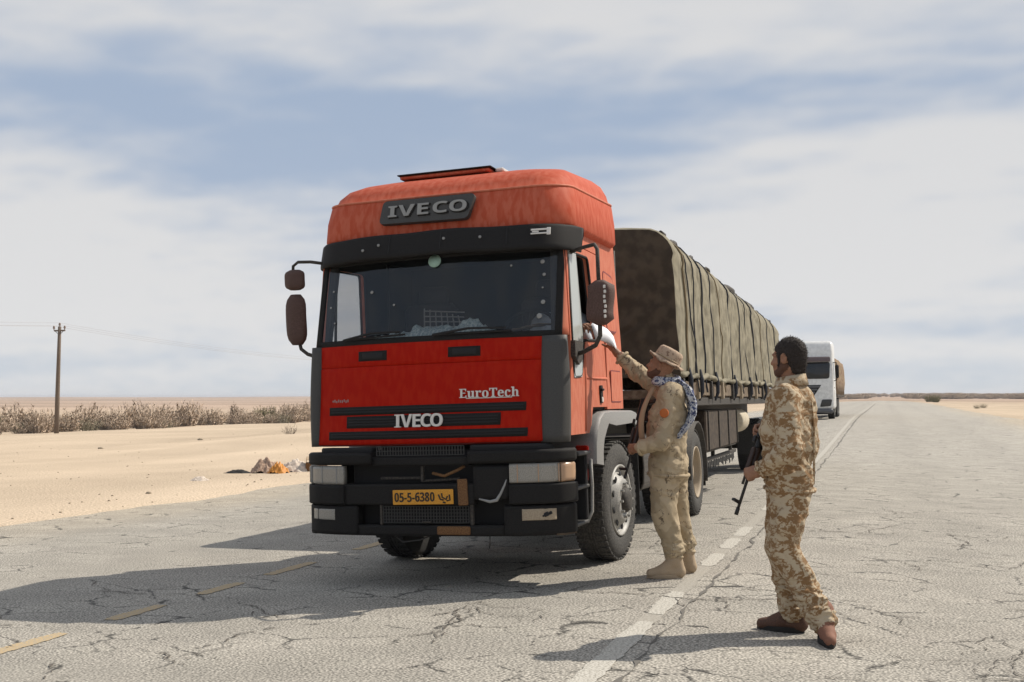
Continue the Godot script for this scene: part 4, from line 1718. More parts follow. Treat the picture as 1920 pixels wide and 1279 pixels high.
func truck_below(t: Node3D) -> void:
	var st := S()
	for s in [1.0, -1.0]:
		box(st, Vector3(s * 0.40, 0.82, -3.2), Vector3(0.08, 0.22, 6.2), 0.01)
	for z in [-0.6, -2.2, -3.4, -4.6, -6.1]:
		box(st, Vector3(0, 0.82, z), Vector3(0.76, 0.14, 0.10), 0.01)
	part("chassis", st, M.steel_dark, t)
	st = S()
	box(st, Vector3(0, 1.02, -0.75), Vector3(1.0, 0.34, 0.9), 0.04)
	box(st, Vector3(0, 0.75, -1.25), Vector3(0.7, 0.6, 1.2), 0.06)
	part("engine", st, M.black_soft, t)
	for s in [1.0, -1.0]:
		st = S()
		box(st, Vector3(s * 0.69, 0.78, -1.50), Vector3(0.03, 0.88, 1.75), 0.006)  # inner panel added to keep sun off the ground under the cab
		part("sun_block_panel", st, M.black_soft, t)
	st = S(true)
	rod(st, Vector3(-0.85, 0.47, -1.7), Vector3(0.85, 0.47, -1.7), 0.06)
	rod(st, Vector3(-0.85, 0.48, -5.46), Vector3(0.85, 0.48, -5.46), 0.09)
	lathe(st, [[-0.2, 0.05], [-0.12, 0.2], [0.12, 0.2], [0.2, 0.05]], Transform3D(Basis(Vector3.UP, PI / 2), Vector3(0, 0.48, -5.46)), 16)
	part("axle", st, M.steel_dark, t)
	for s in [1.0, -1.0]:
		st = S(true)
		var rings := []
		for z in [-2.75, -2.72, -3.85, -3.88]:
			var k := 0.94 if z > -2.73 or z < -3.87 else 1.0
			var ring := PackedVector3Array()
			for i in 16:
				var a := TAU * i / 16
				ring.append(Vector3(s * 0.80 + signf(cos(a)) * pow(absf(cos(a)), 0.5) * 0.24 * k, 0.72 + signf(sin(a)) * pow(absf(sin(a)), 0.5) * 0.26 * k, z))
			rings.append(ring)
		loft(st, rings)
		part("fuel_tank" if s > 0 else "battery_box", st, M.steel_dark, t)
	st = S()
	box(st, Vector3(0, 0.985, -3.42), Vector3(2.04, 0.03, 2.1), 0.006)  # wide deck and box below added to block sun coming in behind the cab
	box(st, Vector3(0, 0.62, -3.1), Vector3(0.7, 0.5, 1.6), 0.05)
	part("sun_block_deck", st, M.steel_dark, t)
	st = S()
	box(st, Vector3(0, 1.02, -5.3), Vector3(0.9, 0.12, 0.9), 0.02)
	part("fifth_wheel", st, M.steel_dark, t)
	for s in [1.0, -1.0]:
		wheel(t, Vector3(s * 1.055, 0.5, -1.66), s, -0.06, M.rim, false, 0.505, 0.30, M.rubber if s > 0 else M.rubber_dark)
		wheel(t, Vector3(s * 1.09, 0.5, -5.46), s, 0.0, M.rim_tan, true, 0.505, 0.28)
		wheel(t, Vector3(s * 0.77, 0.5, -5.46), s, 0.0, M.rim_tan, true, 0.505, 0.28, M.rubber_dark)
		st = S(true)
		var prof := []
		for k in 13:
			var a := lerpf(-0.25, PI + 0.1, k / 12.0)
			prof.append(Vector2(-5.46 - cos(a) * 0.60, 0.5 + sin(a) * 0.60))
		var rings := []
		for p in prof:
			var inn: Vector2 = p + (Vector2(-5.46, 0.5) - p).normalized() * 0.02
			rings.append(PackedVector3Array([Vector3(s * 0.46, p.y, p.x), Vector3(s * 1.12, p.y, p.x), Vector3(s * 1.12, inn.y, inn.x), Vector3(s * 0.46, inn.y, inn.x)]))
		loft(st, rings)
		part("rear_mudguard", st, M.steel_dark, t)
		st = S()
		box(st, Vector3(s * 0.80, 0.60, -6.12), Vector3(0.56, 0.62, 0.016), 0.004)
		part("mud_flap", st, M.rubber_dark, t)


func truck_inside() -> void:
	var cab: Node = get_node("cargo_truck/cab")
	var st := S(true)
	var rings := []
	for q in [[-0.28, 1.60], [-0.18, 1.78], [-0.16, 1.84], [-0.30, 1.87], [-0.55, 1.86], [-0.66, 1.80], [-0.66, 1.55]]:
		rings.append(PackedVector3Array([Vector3(-0.95, q[1], q[0]), Vector3(-0.3, q[1], q[0] - 0.0), Vector3(0.3, q[1], q[0]), Vector3(0.95, q[1], q[0])]))
	loft(st, rings, false, false, false)
	part("dashboard", st, M.cabin, cab)
	for x in [0.55, -0.55]:
		st = S(true)
		box(st, Vector3(x, 1.62, -1.15), Vector3(0.52, 0.14, 0.50), 0.05)
		box(st, Vector3(x, 1.95, -1.42), Vector3(0.50, 0.62, 0.14), 0.05, Basis(Vector3.RIGHT, 0.12))
		box(st, Vector3(x, 2.33, -1.46), Vector3(0.28, 0.18, 0.10), 0.04)
		box(st, Vector3(x, 1.45, -1.15), Vector3(0.3, 0.24, 0.34), 0.03)
		part("seat", st, M.seat, cab)
	st = S(true)
	var ring := []
	var sb := Basis(Vector3.RIGHT, 0.9)
	for k in 25:
		var a := TAU * k / 24
		ring.append(Vector3(0.55, 1.93, -0.78) + sb * Vector3(cos(a) * 0.22, 0, sin(a) * 0.22))
	tube(st, ring, 0.016, 8, false)
	for k in 3:
		var a := TAU * k / 3 + 0.5
		rod(st, Vector3(0.55, 1.92, -0.77), Vector3(0.55, 1.93, -0.78) + sb * Vector3(cos(a) * 0.22, 0, sin(a) * 0.22), 0.014, -1, 6)
	rod(st, Vector3(0.55, 1.92, -0.77), Vector3(0.55, 1.70, -0.55), 0.03)
	part("steering_wheel", st, M.black_soft, cab)
	# a chequered net hung on the middle of the back
	st = S()
	for k in 7:
		rod(st, Vector3(-0.33 + k * 0.055, 1.93, -0.72), Vector3(-0.36 + k * 0.05, 2.16 - 0.012 * k, -0.80), 0.006, -1, 5)
	for k in 5:
		rod(st, Vector3(-0.35, 1.96 + k * 0.045, -0.735 - k * 0.014), Vector3(0.0, 1.95 + k * 0.04, -0.735 - k * 0.014), 0.006, -1, 5)
	part("net", st, M.letter_grey, cab)
	# cloth thrown along the dashboard
	var root := thing("dash_cloth", "crumpled pale blue cloth lying along the dashboard behind the windscreen", "cloth", TRUCK_AT)
	root.rotation.z = TRUCK_LEAN
	var crease := noise(FastNoiseLite.TYPE_SIMPLEX_SMOOTH, 7.0, 3, 66)
	st = S(true)
	var nx := 64
	var nz := 14
	var grid := []
	for j in nz + 1:
		var row := []
		for i in nx + 1:
			var x := lerpf(-0.62, 0.42, float(i) / nx)
			var v := float(j) / nz
			var z := lerpf(-0.20, -0.46, v)
			var env := sin(PI * v) * (0.35 + 0.65 * sin(PI * float(i) / nx)) * (0.075 if x > -0.25 else 0.045)
			if x > 0.12 and x < 0.38:
				env += 0.055 * sin(PI * (x - 0.12) / 0.26) * sin(PI * v)
			z -= front(x, 1.85).z * -0.9
			row.append(Vector3(x, 1.875 + env + absf(crease.get_noise_2d(x, z)) * 0.07 * sin(PI * v), z))
		grid.append(row)
	for j in nz:
		for i in nx:
			quad(st, grid[j][i], grid[j + 1][i], grid[j + 1][i + 1], grid[j][i + 1])
	part("cloth", st, M.dash_cloth, root)
	root = thing("dash_papers", "pale strip of papers at the right end of the dashboard", "papers", TRUCK_AT)
	root.rotation.z = TRUCK_LEAN
	st = S()
	for k in 5:
		box(st, Vector3(0.50 + k * 0.085, 1.885 + 0.012 * k, -0.24 - 0.01 * k), Vector3(0.16, 0.006, 0.12), 0.002, Basis(Vector3.UP, 0.2 * k) * Basis(Vector3.BACK, 0.12 - 0.03 * k))
	part("sheets", st, M.timber, root)


# ---------------------------------------------------------------- the trailer under its tarpaulin
var folds := noise(FastNoiseLite.TYPE_SIMPLEX_SMOOTH, 1.0, 3, 70)
const TARP_FRONT := -3.92
const TARP_BACK := -16.05


func rope_at() -> Array:
	return [-4.40, -5.0, -5.15, -5.75, -6.4, -7.3, -8.2, -9.1, -10.1, -11.2, -12.3, -13.6, -14.9]


func tarp_skin(u: float, z: float) -> Vector3:      # u -1..1 across the load, from hem to hem
	var a := absf(u)
	var sg := -1.0 if u < 0 else 1.0
	var near_rope := 9.0
	for r in rope_at():
		near_rope = minf(near_rope, absf(z - r))
	var bulge := 0.030 * (1.0 - exp(-near_rope * near_rope * 22.0))
	var hoop := 0.028 * cos(z * TAU / 1.05)
	var dip := -0.05 * exp(-pow((z + 9.6) / 1.1, 2.0)) - 0.03 * exp(-pow((z + 12.6) / 0.7, 2.0))
	var x: float
	var y: float
	if a > 0.46:
		var t := (1.0 - a) / 0.54          # up the side
		y = lerpf(1.60, 2.88, t) + 0.02 * folds.get_noise_2d(z * 1.5, 8.0) * (1.0 - t)
		x = 1.19 - 0.015 * t + bulge * sin(PI * clampf(t * 0.9 + 0.1, 0.0, 1.0)) + folds.get_noise_2d(z * 2.6, y * 0.55 + sg * 20.0) * 0.034 + folds.get_noise_2d(z * 5.5 + y * 1.2, 30.0 + sg * 9.0) * 0.014
	elif a > 0.28:
		var t := (0.46 - a) / 0.18 * PI / 2
		x = 0.815 + 0.36 * cos(t) + bulge * 0.5
		y = 2.88 + 0.325 * sin(t)
	else:
		x = 0.815 * a / 0.28
		y = 3.205 + 0.05 * (1.0 - pow(a / 0.28, 2.0))
	if a <= 0.46:
		y += (hoop + dip) * clampf((0.46 - a) / 0.15, 0.0, 1.0) + folds.get_noise_2d(z * 1.4, a * 6.0) * 0.02
	y -= 0.20 * clampf((TARP_FRONT - z) / 12.0, 0.0, 1.0) * clampf((y - 1.6) / 1.3, 0.0, 1.0)
	# the front corners are rounded
	var e := z - TARP_FRONT
	if e > -0.05:
		var k := 1.0 - 0.006 * pow(clampf((e + 0.05) / 0.05, 0.0, 1.0), 2.0)
		x *= k
		y = 1.6 + (y - 1.6) * (1.0 - 0.008 * pow(clampf((e + 0.05) / 0.05, 0.0, 1.0), 2.0))
	return Vector3(sg * x, y, z)


func build_trailer() -> void:
	var t := thing("semi_trailer", "long flatbed semi trailer with an olive canvas load cover, coupled behind the red cab", "trailer", TRUCK_AT)
	t.rotation.z = TRUCK_LEAN
	var st := S(true)
	var rings := []
	var nu := 76
	var z := TARP_FRONT
	while z > TARP_BACK:
		var ring := PackedVector3Array()
		for i in nu + 1:
			ring.append(tarp_skin(lerpf(-1.0, 1.0, float(i) / nu), z))
		rings.append(ring)
		z -= 0.012 if z > TARP_FRONT - 0.06 else 0.055
	loft(st, rings, false, false, false)
	part("tarpaulin", st, M.canvas, t)
	# ends: draped sheets with folds that run down from the upper corners
	for e in 2:
		var edge: PackedVector3Array = rings[0] if e == 0 else rings[rings.size() - 1]
		var c := Vector3(0, 1.61, edge[0].z)
		var prev := edge
		st = S(true)
		for k in range(1, 15):
			var f := 1.0 - k / 14.0
			var ring := PackedVector3Array()
			for i in nu + 1:
				var p := c.lerp(edge[i], f)
				var w := sin(PI * clampf(f * 0.98, 0.0, 1.0)) 
				var dz := folds.get_noise_2d((p.x * 0.75 + p.y * 0.75) * 4.2, (p.y - p.x) * 0.7) * 0.060 + folds.get_noise_2d(p.x * 3.5, p.y * 0.8 + 9.0) * 0.03
				p.z = edge[i].z + (0.03 if e == 0 else -0.03) * sqrt(1.0 - f) + dz * w
				ring.append(p)
			loft(st, [ring, prev] if e == 0 else [prev, ring], false, false, false)
			prev = ring
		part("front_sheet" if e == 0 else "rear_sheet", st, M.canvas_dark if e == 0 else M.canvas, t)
	# bunched hem along both sides
	for s in [1.0, -1.0]:
		st = S(true)
		var pts := []
		var rad := []
		z = TARP_FRONT - 0.1
		while z > TARP_BACK + 0.1:
			pts.append(Vector3(s * (1.205 + folds.get_noise_1d(z * 2.0) * 0.03), 1.615 + folds.get_noise_1d(z * 1.1 + 50.0) * 0.05, z))
			rad.append(0.020 + absf(folds.get_noise_1d(z * 1.3 + 9.0)) * 0.034 + 0.012 * folds.get_noise_1d(z * 7.0))
			z -= 0.09
		tube(st, pts, rad, 8)
		part("hem_roll", st, M.canvas, t)
		# loose cover edge gathered along the top
		st = S(true)
		pts = []
		rad = []
		z = TARP_FRONT - 0.25
		while z > TARP_BACK + 0.1:
			var p := tarp_skin(s * (0.335 + folds.get_noise_1d(z * 0.8 + 4.0) * 0.02), z)
			pts.append(p + Vector3(0, 0.005 + folds.get_noise_1d(z * 2.4) * 0.02, 0))
			rad.append(0.014 + absf(folds.get_noise_1d(z * 2.2 + 70.0)) * 0.050 + 0.07 * exp(-pow((z + 9.7) / 0.45, 2.0)) + 0.05 * exp(-pow((z + 12.2) / 0.3, 2.0)))
			z -= 0.08
		tube(st, pts, rad, 7)
		part("ridge_roll", st, M.steel_dark if s > 0 else M.canvas_worn, t)
	# ropes lashed down over the cover
	var rng := RandomNumberGenerator.new()
	rng.seed = 99
	var n := 0
	for r in rope_at():
		st = S(true)
		var pts := []
		var lean := rng.randf_range(-0.22, 0.12)
		if n % 4 == 1:
			lean = -0.55
		var top := 0.30
		for k in 23:
			var v := k / 22.0
			var u := lerpf(top, 1.0, v)
			var zz: float = r + lean * (1.0 - v) * -1.0 + 0.02 * sin(v * 9.0 + n)
			zz = minf(zz, TARP_FRONT - 0.05)
			var p := tarp_skin(u, zz)
			pts.append(p + (Vector3(0.014, 0.004, 0) if u > 0.42 else Vector3(0.006, 0.012, 0)))
		pts.append(pts[pts.size() - 1] + Vector3(0.02, -0.16, 0.01))
		tube(st, pts, 0.0085 if n % 3 else 0.012, 6)
		part("rope", st, M.rope if n % 5 else M.rope_tan, t)
		if n % 2 == 0:
			st = S(true)
			tube(st, [Vector3(1.225, 1.70, r), Vector3(1.24, 1.58, r + 0.02), Vector3(1.235, 1.44, r - 0.02), Vector3(1.20, 1.34, r)], [0.012, 0.030, 0.026, 0.012], 6)
			part("lashing_strap", st, M.rope, t)
		n += 1
	# side rave, planked, with stake pockets
	var k := 0
	z = TARP_FRONT - 0.15
	while z > TARP_BACK + 0.3:
		for s in [1.0, -1.0]:
			st = S()
			box(st, Vector3(s * 1.165, 1.475 + 0.006 * sin(k * 2.3), z - 0.5), Vector3(0.045, 0.16, 0.985), 0.008)
			part("side_board", st, M.timber, t)
			st = S()
			box(st, Vector3(s * 1.195, 1.47, z - 0.02), Vector3(0.05, 0.22, 0.07), 0.008)
			part("stake", st, M.rim_tan if k % 2 else M.steel_dark, t)
		z -= 1.0
		k += 1
	st = S()
	box(st, Vector3(0, 1.42, -9.98), Vector3(2.28, 0.10, 12.0), 0.01)
	part("deck", st, M.timber, t)
	for s in [1.0, -1.0]:
		st = S()
		box(st, Vector3(s * 1.14, 1.33, -9.98), Vector3(0.06, 0.10, 12.1), 0.01)
		part("side_rail", st, M.steel_dark, t)
		st = S()
		box(st, Vector3(s * 0.42, 1.22, -9.98), Vector3(0.12, 0.30, 11.8), 0.01)
		part("main_beam", st, M.steel_dark, t)
		st = S()
		box(st, Vector3(s * 0.86, 0.80, -5.95), Vector3(0.12, 0.92, 0.14), 0.01)
		box(st, Vector3(s * 0.86, 0.33, -5.95), Vector3(0.24, 0.03, 0.24), 0.006)
		part("landing_leg", st, M.steel_dark, t)
	z = -4.4
	while z > -15.8:
		st = S()
		box(st, Vector3(0, 1.32, z), Vector3(2.2, 0.08, 0.07), 0.006)
		part("cross_member", st, M.steel_dark, t)
		z -= 1.15
	# the timber locker, tank and frames slung underneath
	st = S()
	box(st, Vector3(0.82, 0.96, -7.75), Vector3(0.56, 0.52, 3.1), 0.02)
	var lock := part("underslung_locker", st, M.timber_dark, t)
	for j in 4:
		st = S()
		box(st, Vector3(1.108, 0.96, -6.35 - j * 0.93), Vector3(0.02, 0.50, 0.03), 0.004)
		part("batten", st, M.steel_dark, lock)
	st = S(true)
	lathe(st, [[-0.42, 0.02], [-0.41, 0.17], [-0.38, 0.19], [0.38, 0.19], [0.41, 0.17], [0.42, 0.02]], Transform3D(Basis(), Vector3(0.92, 1.02, -10.35)), 20)
	part("water_tank", st, M.tank_cream, t)
	for y in [0.68, 0.56]:
		st = S()
		box(st, Vector3(0.95, y, -7.9), Vector3(0.05, 0.05, 4.1), 0.006)
		part("side_guard", st, M.steel_dark, t)
	for zz in [-6.2, -7.8, -9.6]:
		st = S()
		box(st, Vector3(0.93, 0.80, zz), Vector3(0.05, 0.55, 0.06), 0.006)
		part("guard_post", st, M.steel_dark, t)
	st = S()
	for j in 26:
		var w := rng.randf_range(0.05, 0.12)
		box(st, Vector3(0.97, 0.52 - w * 0.4, -6.0 - j * 0.145), Vector3(0.01, w, 0.10), 0.0, Basis(Vector3.RIGHT, rng.randf_range(-0.3, 0.3)))
	var fr := part("rubber_fringe", st, M.rubber_dark, t)
	fr.set_meta("kind", "stuff")
	for zz in [-14.05, -15.3]:
		for s in [1.0, -1.0]:
			wheel(t, Vector3(s * 1.10, 0.49, zz), s, 0.0, M.rim_tan, true, 0.49, 0.27, M.rubber_dark)
			wheel(t, Vector3(s * 0.78, 0.49, zz), s, 0.0, M.rim_tan, true, 0.49, 0.27, M.rubber_dark)
		st = S(true)
		rod(st, Vector3(-0.9, 0.49, zz), Vector3(0.9, 0.49, zz), 0.07)
		part("axle", st, M.steel_dark, t)
	for s in [1.0, -1.0]:
		st = S()
		box(st, Vector3(s * 0.86, 0.62, -13.35), Vector3(0.60, 0.55, 0.016), 0.004)
		part("mud_flap", st, M.rubber_dark, t)


# ---------------------------------------------------------------- the white truck that waits behind
func build_white_truck() -> void:
	var z0 := -51.5
	var t := thing("white_truck", "white high-roofed truck waiting on the road in the distance with a brown covered load", "truck", Vector3(-3.42, road_y(-3.42, z0) + 0.005, z0))
	t.rotation.z = 0.012
	var rr := func(w: float, y: float, zf: float, zb: float, r: float) -> PackedVector3Array:
		var ring := PackedVector3Array()
		for c in [[1, 1], [1, -1], [-1, -1], [-1, 1]]:
			for k in 5:
				var a := PI / 2 * k / 4.0
				var cs := cos(a) if c[0] * c[1] < 0 else sin(a)
				var sn := sin(a) if c[0] * c[1] < 0 else cos(a)
				ring.append(Vector3(c[0] * (w - r + r * cs), y, (zf - r + r * sn) if c[1] > 0 else (zb + r - r * sn)))
		return ring
	var st := S(true)
	loft(st, [rr.call(1.22, 0.50, 0.0, -2.2, 0.10), rr.call(1.24, 0.62, 0.02, -2.2, 0.12), rr.call(1.24, 1.80, 0.0, -2.2, 0.14), rr.call(1.22, 2.75, -0.16, -2.2, 0.16), rr.call(1.215, 3.10, -0.24, -2.2, 0.12), rr.call(1.20, 3.45, -0.40, -2.2, 0.12), rr.call(1.16, 3.55, -0.48, -2.15, 0.12), rr.call(1.05, 3.60, -0.62, -2.1, 0.12), rr.call(0.6, 3.61, -1.0, -1.9, 0.1)])
	var cab := part("cab", st, M.white_paint, t)
	st = S(true)
	slab(st, rounded([Vector2(-1.06, 1.86), Vector2(1.06, 1.86), Vector2(1.10, 2.62), Vector2(-1.10, 2.62)], 0.12), [], func(p: Vector2, d) -> Vector3: return Vector3(p.x, p.y, -(p.y - 1.8) * 0.17 + 0.004 + 0.012 * d))
	part("windscreen", st, M.dark_glass, cab)
	st = S(true)
	slab(st, rounded([Vector2(-1.12, 2.64), Vector2(1.12, 2.64), Vector2(1.10, 2.86), Vector2(-1.10, 2.86)], 0.06), [], func(p: Vector2, d) -> Vector3: return Vector3(p.x, p.y, -0.12 - (p.y - 2.64) * 0.3 + 0.14 * d - 0.05))
	part("sun_visor", st, M.visor_smoke, cab)
	for q in [[-0.55, 3.10, 0.5, 0.12], [0.30, 3.11, 0.36, 0.06], [0.70, 3.12, 0.10, 0.10]]:
		st = S()
		box(st, Vector3(q[0], q[1], -0.285), Vector3(q[2], q[3], 0.03), 0.01, Basis(Vector3.RIGHT, -0.45))
		part("roof_lamp", st, M.grey_plastic, cab)
	# tapered grille with slats and headlamps low in the bumper
	for k in 4:
		st = S()
		var y := 1.50 - k * 0.13
		box(st, Vector3(0, y, 0.025), Vector3(1.30 - k * 0.24, 0.085, 0.03), 0.01)
		part("grille_slat", st, M.grille_grey, cab)
	st = S()
	slab(st, [Vector2(-0.70, 1.58), Vector2(0.70, 1.58), Vector2(0.30, 0.98), Vector2(-0.30, 0.98)], [], func(p: Vector2, d) -> Vector3: return Vector3(p.x, p.y, 0.005 + 0.012 * d))
	part("grille", st, M.black, cab)
	for s in [1.0, -1.0]:
		st = S(true)
		slab(st, rounded([Vector2(0.62, 0.58), Vector2(1.10, 0.62), Vector2(1.16, 0.92), Vector2(0.72, 0.92)], 0.06), [], func(p: Vector2, d) -> Vector3: return Vector3(s * p.x, p.y, 0.0 + 0.035 * d - 0.03 * maxf(0.0, p.x - 1.0)))
		part("headlamp", st, M.grey_plastic, cab)
		st = S()
		box(st, Vector3(s * 1.245, 1.45, -0.75), Vector3(0.012, 0.02, 0.9), 0.003)
		part("door_line", st, M.grey_plastic, cab)
		st = S()
		slab(st, rounded([Vector2(-0.30, 1.86), Vector2(-1.15, 1.86), Vector2(-1.15, 2.60), Vector2(-0.42, 2.60)], 0.06), [], func(p: Vector2, d) -> Vector3: return Vector3(s * (1.235 - (p.y - 1.8) * 0.018 + 0.010 * d), p.y, p.x))
		part("side_window", st, M.dark_glass, cab)
		st = S(true)
		box(st, Vector3(s * 1.40, 2.18, -0.10), Vector3(0.16, 0.62, 0.14), 0.05)
		part("mirror", st, M.black, t)
		st = S(true)
		tube(st, [Vector3(s * 1.2, 2.60, -0.3), Vector3(s * 1.38, 2.58, -0.14), Vector3(s * 1.40, 2.4, -0.1)], 0.02, 6)
		tube(st, [Vector3(s * 1.2, 1.75, -0.3), Vector3(s * 1.36, 1.78, -0.14), Vector3(s * 1.40, 1.95, -0.1)], 0.02, 6)
		part("mirror_arm", st, M.black, t)
		st = S()
		box(st, Vector3(s * 1.16, 0.95, -1.25), Vector3(0.2, 0.9, 1.2), 0.05)
		part("mudguard", st, M.white_paint, t)
		wheel(t, Vector3(s * 1.20, 0.50, -1.35), s, 0.0, M.rim, false, 0.50, 0.30, M.rubber_dark)
		wheel(t, Vector3(s * 1.20, 0.50, -5.0), s, 0.0, M.rim, true, 0.50, 0.30, M.rubber_dark)
		wheel(t, Vector3(s * 1.20, 0.50, -6.3), s, 0.0, M.rim, true, 0.50, 0.30, M.rubber_dark)
	st = S()
	box(st, Vector3(0.30, 0.86, 0.035), Vector3(0.12, 0.05, 0.02), 0.005)
	part("tow_cover", st, M.black, cab)
	st = S(true)
	box(st, Vector3(0, 0.40, -0.08), Vector3(2.40, 0.22, 0.36), 0.06)
	part("bumper", st, M.grille_grey, t)
	st = S()
	box(st, Vector3(0, 0.30, -0.3), Vector3(2.2, 0.12, 0.2), 0.02)
	part("under_run_bar", st, M.black_soft, t)
	st = S()
	box(st, Vector3(0, 0.66, 0.03), Vector3(0.52, 0.11, 0.01), 0.003)
	part("number_plate", st, M.letter, t)
	st = S()
	box(st, Vector3(0, 0.85, -5.5), Vector3(0.9, 0.30, 9.0), 0.02)
	part("chassis", st, M.steel_dark, t)
	# covered load
	st = S(true)
	var rings := []
	for i in 60:
		var z := -2.9 - i * 0.16
		var ring := PackedVector3Array()
		for q in [[-1.26, 1.15], [-1.28, 1.8], [-1.27, 2.5], [-1.20, 2.85], [-0.9, 3.0], [0, 3.1], [0.9, 3.0], [1.20, 2.85], [1.27, 2.5], [1.28, 1.8], [1.26, 1.15]]:
			var b := folds.get_noise_2d(z * 1.6, q[1] * 1.2 + q[0]) * 0.09
			ring.append(Vector3(q[0] + signf(q[0]) * b + 0.02 * sin(z * 5.0), q[1] + b * 0.6, z))
		rings.append(ring)
	loft(st, rings)
	part("cargo_cover", st, M.cover_brown, t)
	st = S()
	box(st, Vector3(0, 1.10, -7.7), Vector3(2.56, 0.14, 9.6), 0.02)
	part("cargo_bed", st, M.timber_dark, t)


# ---------------------------------------------------------------- pole, scrub, litter, stones
func shrub_mesh(sd: int, height: float, width: float, twigs: int, a: Color, b: Color, leafy: float) -> ArrayMesh:
	var rng := RandomNumberGenerator.new()
	rng.seed = sd
	var v := PackedVector3Array()
	var nn := PackedVector3Array()
	var c := PackedColorArray()
	for i in twigs:
		var ang := rng.randf() * TAU
		var rad := sqrt(rng.randf()) * width * 0.5
		var foot := Vector3(cos(ang) * rad * 0.45, 0, sin(ang) * rad * 0.45)
		var tip := Vector3(cos(ang) * rad * 0.85 + rng.randf_range(-0.1, 0.1), height * rng.randf_range(0.35, 1.0) * (1.0 - 0.35 * rad / width), sin(ang) * rad * 0.85)
		var col := a.lerp(b, rng.randf())
		var prev := foot
		var n := 3
		for k in n:
			var p := foot.lerp(tip, (k + 1.0) / n) + Vector3(rng.randf_range(-0.08, 0.08), 0, rng.randf_range(-0.08, 0.08)) * height * 0.5
			var w := 0.010 * (1.0 - k * 0.25)
			var s := Vector3(cos(ang + 1.3), 0, sin(ang + 1.3)) * w
			for q in [prev - s, prev + s, p]:
				v.append(q)
				nn.append(Vector3(cos(ang), 0.6, sin(ang)).normalized())
				c.append(col * 0.8)
			# side twigs and small leaf-like tufts
			for j in int(leafy):
				var d := Vector3(rng.randf_range(-0.8, 0.8), rng.randf_range(0.3, 1.8), rng.randf_range(-1, 1)).normalized()
				var q0 := prev.lerp(p, rng.randf())
				var l := height * rng.randf_range(0.05, 0.13)
				var ww := d.cross(Vector3(rng.randf_range(-1, 1), 0.3, rng.randf_range(-1, 1))).normalized() * l * rng.randf_range(0.06, 0.16)
				var lc := a.lerp(b, rng.randf()) * rng.randf_range(0.75, 1.2)
				for q in [q0 - ww, q0 + ww, q0 + d * l]:
					v.append(q)
					nn.append((d + Vector3(0, 0.7, 0)).normalized())
					c.append(Color(lc.r, lc.g, lc.b))
			prev = p
	var arr := []
	arr.resize(Mesh.ARRAY_MAX)
	arr[Mesh.ARRAY_VERTEX] = v
	arr[Mesh.ARRAY_NORMAL] = nn
	arr[Mesh.ARRAY_COLOR] = c
	var me := ArrayMesh.new()
	me.add_surface_from_arrays(Mesh.PRIMITIVE_TRIANGLES, arr)
	me.surface_set_material(0, M.twig)
	return me


func plant(me: Mesh, at: Vector2, size: Vector3, turn: float, called: String, label: String, category: String, group := "") -> MeshInstance3D:
	var o := MeshInstance3D.new()
	o.name = numbered(called)
	o.mesh = me
	add_child(o)
	o.position = Vector3(at.x, land_y(at.x, at.y) - 0.03, at.y)
	o.rotation.y = turn
	o.scale = size
	tag(o, label, category, group)
	return o


func lump(st: SurfaceTool, c: Vector3, s: Vector3, sd: int, rough := 0.35, n := 10) -> void:
	var q := noise(FastNoiseLite.TYPE_SIMPLEX, 1.1, 2, sd)
	var rings := []
	for j in range(1, n):
		var th := PI * j / n
		var ring := PackedVector3Array()
		for k in 14:
			var a := TAU * k / 14
			var d := Vector3(sin(th) * cos(a), cos(th), sin(th) * sin(a))
			ring.append(c + d * s * (1.0 + rough * q.get_noise_3dv(d * 1.6)))
		rings.append(ring)
	rings.reverse()
	loft(st, rings)


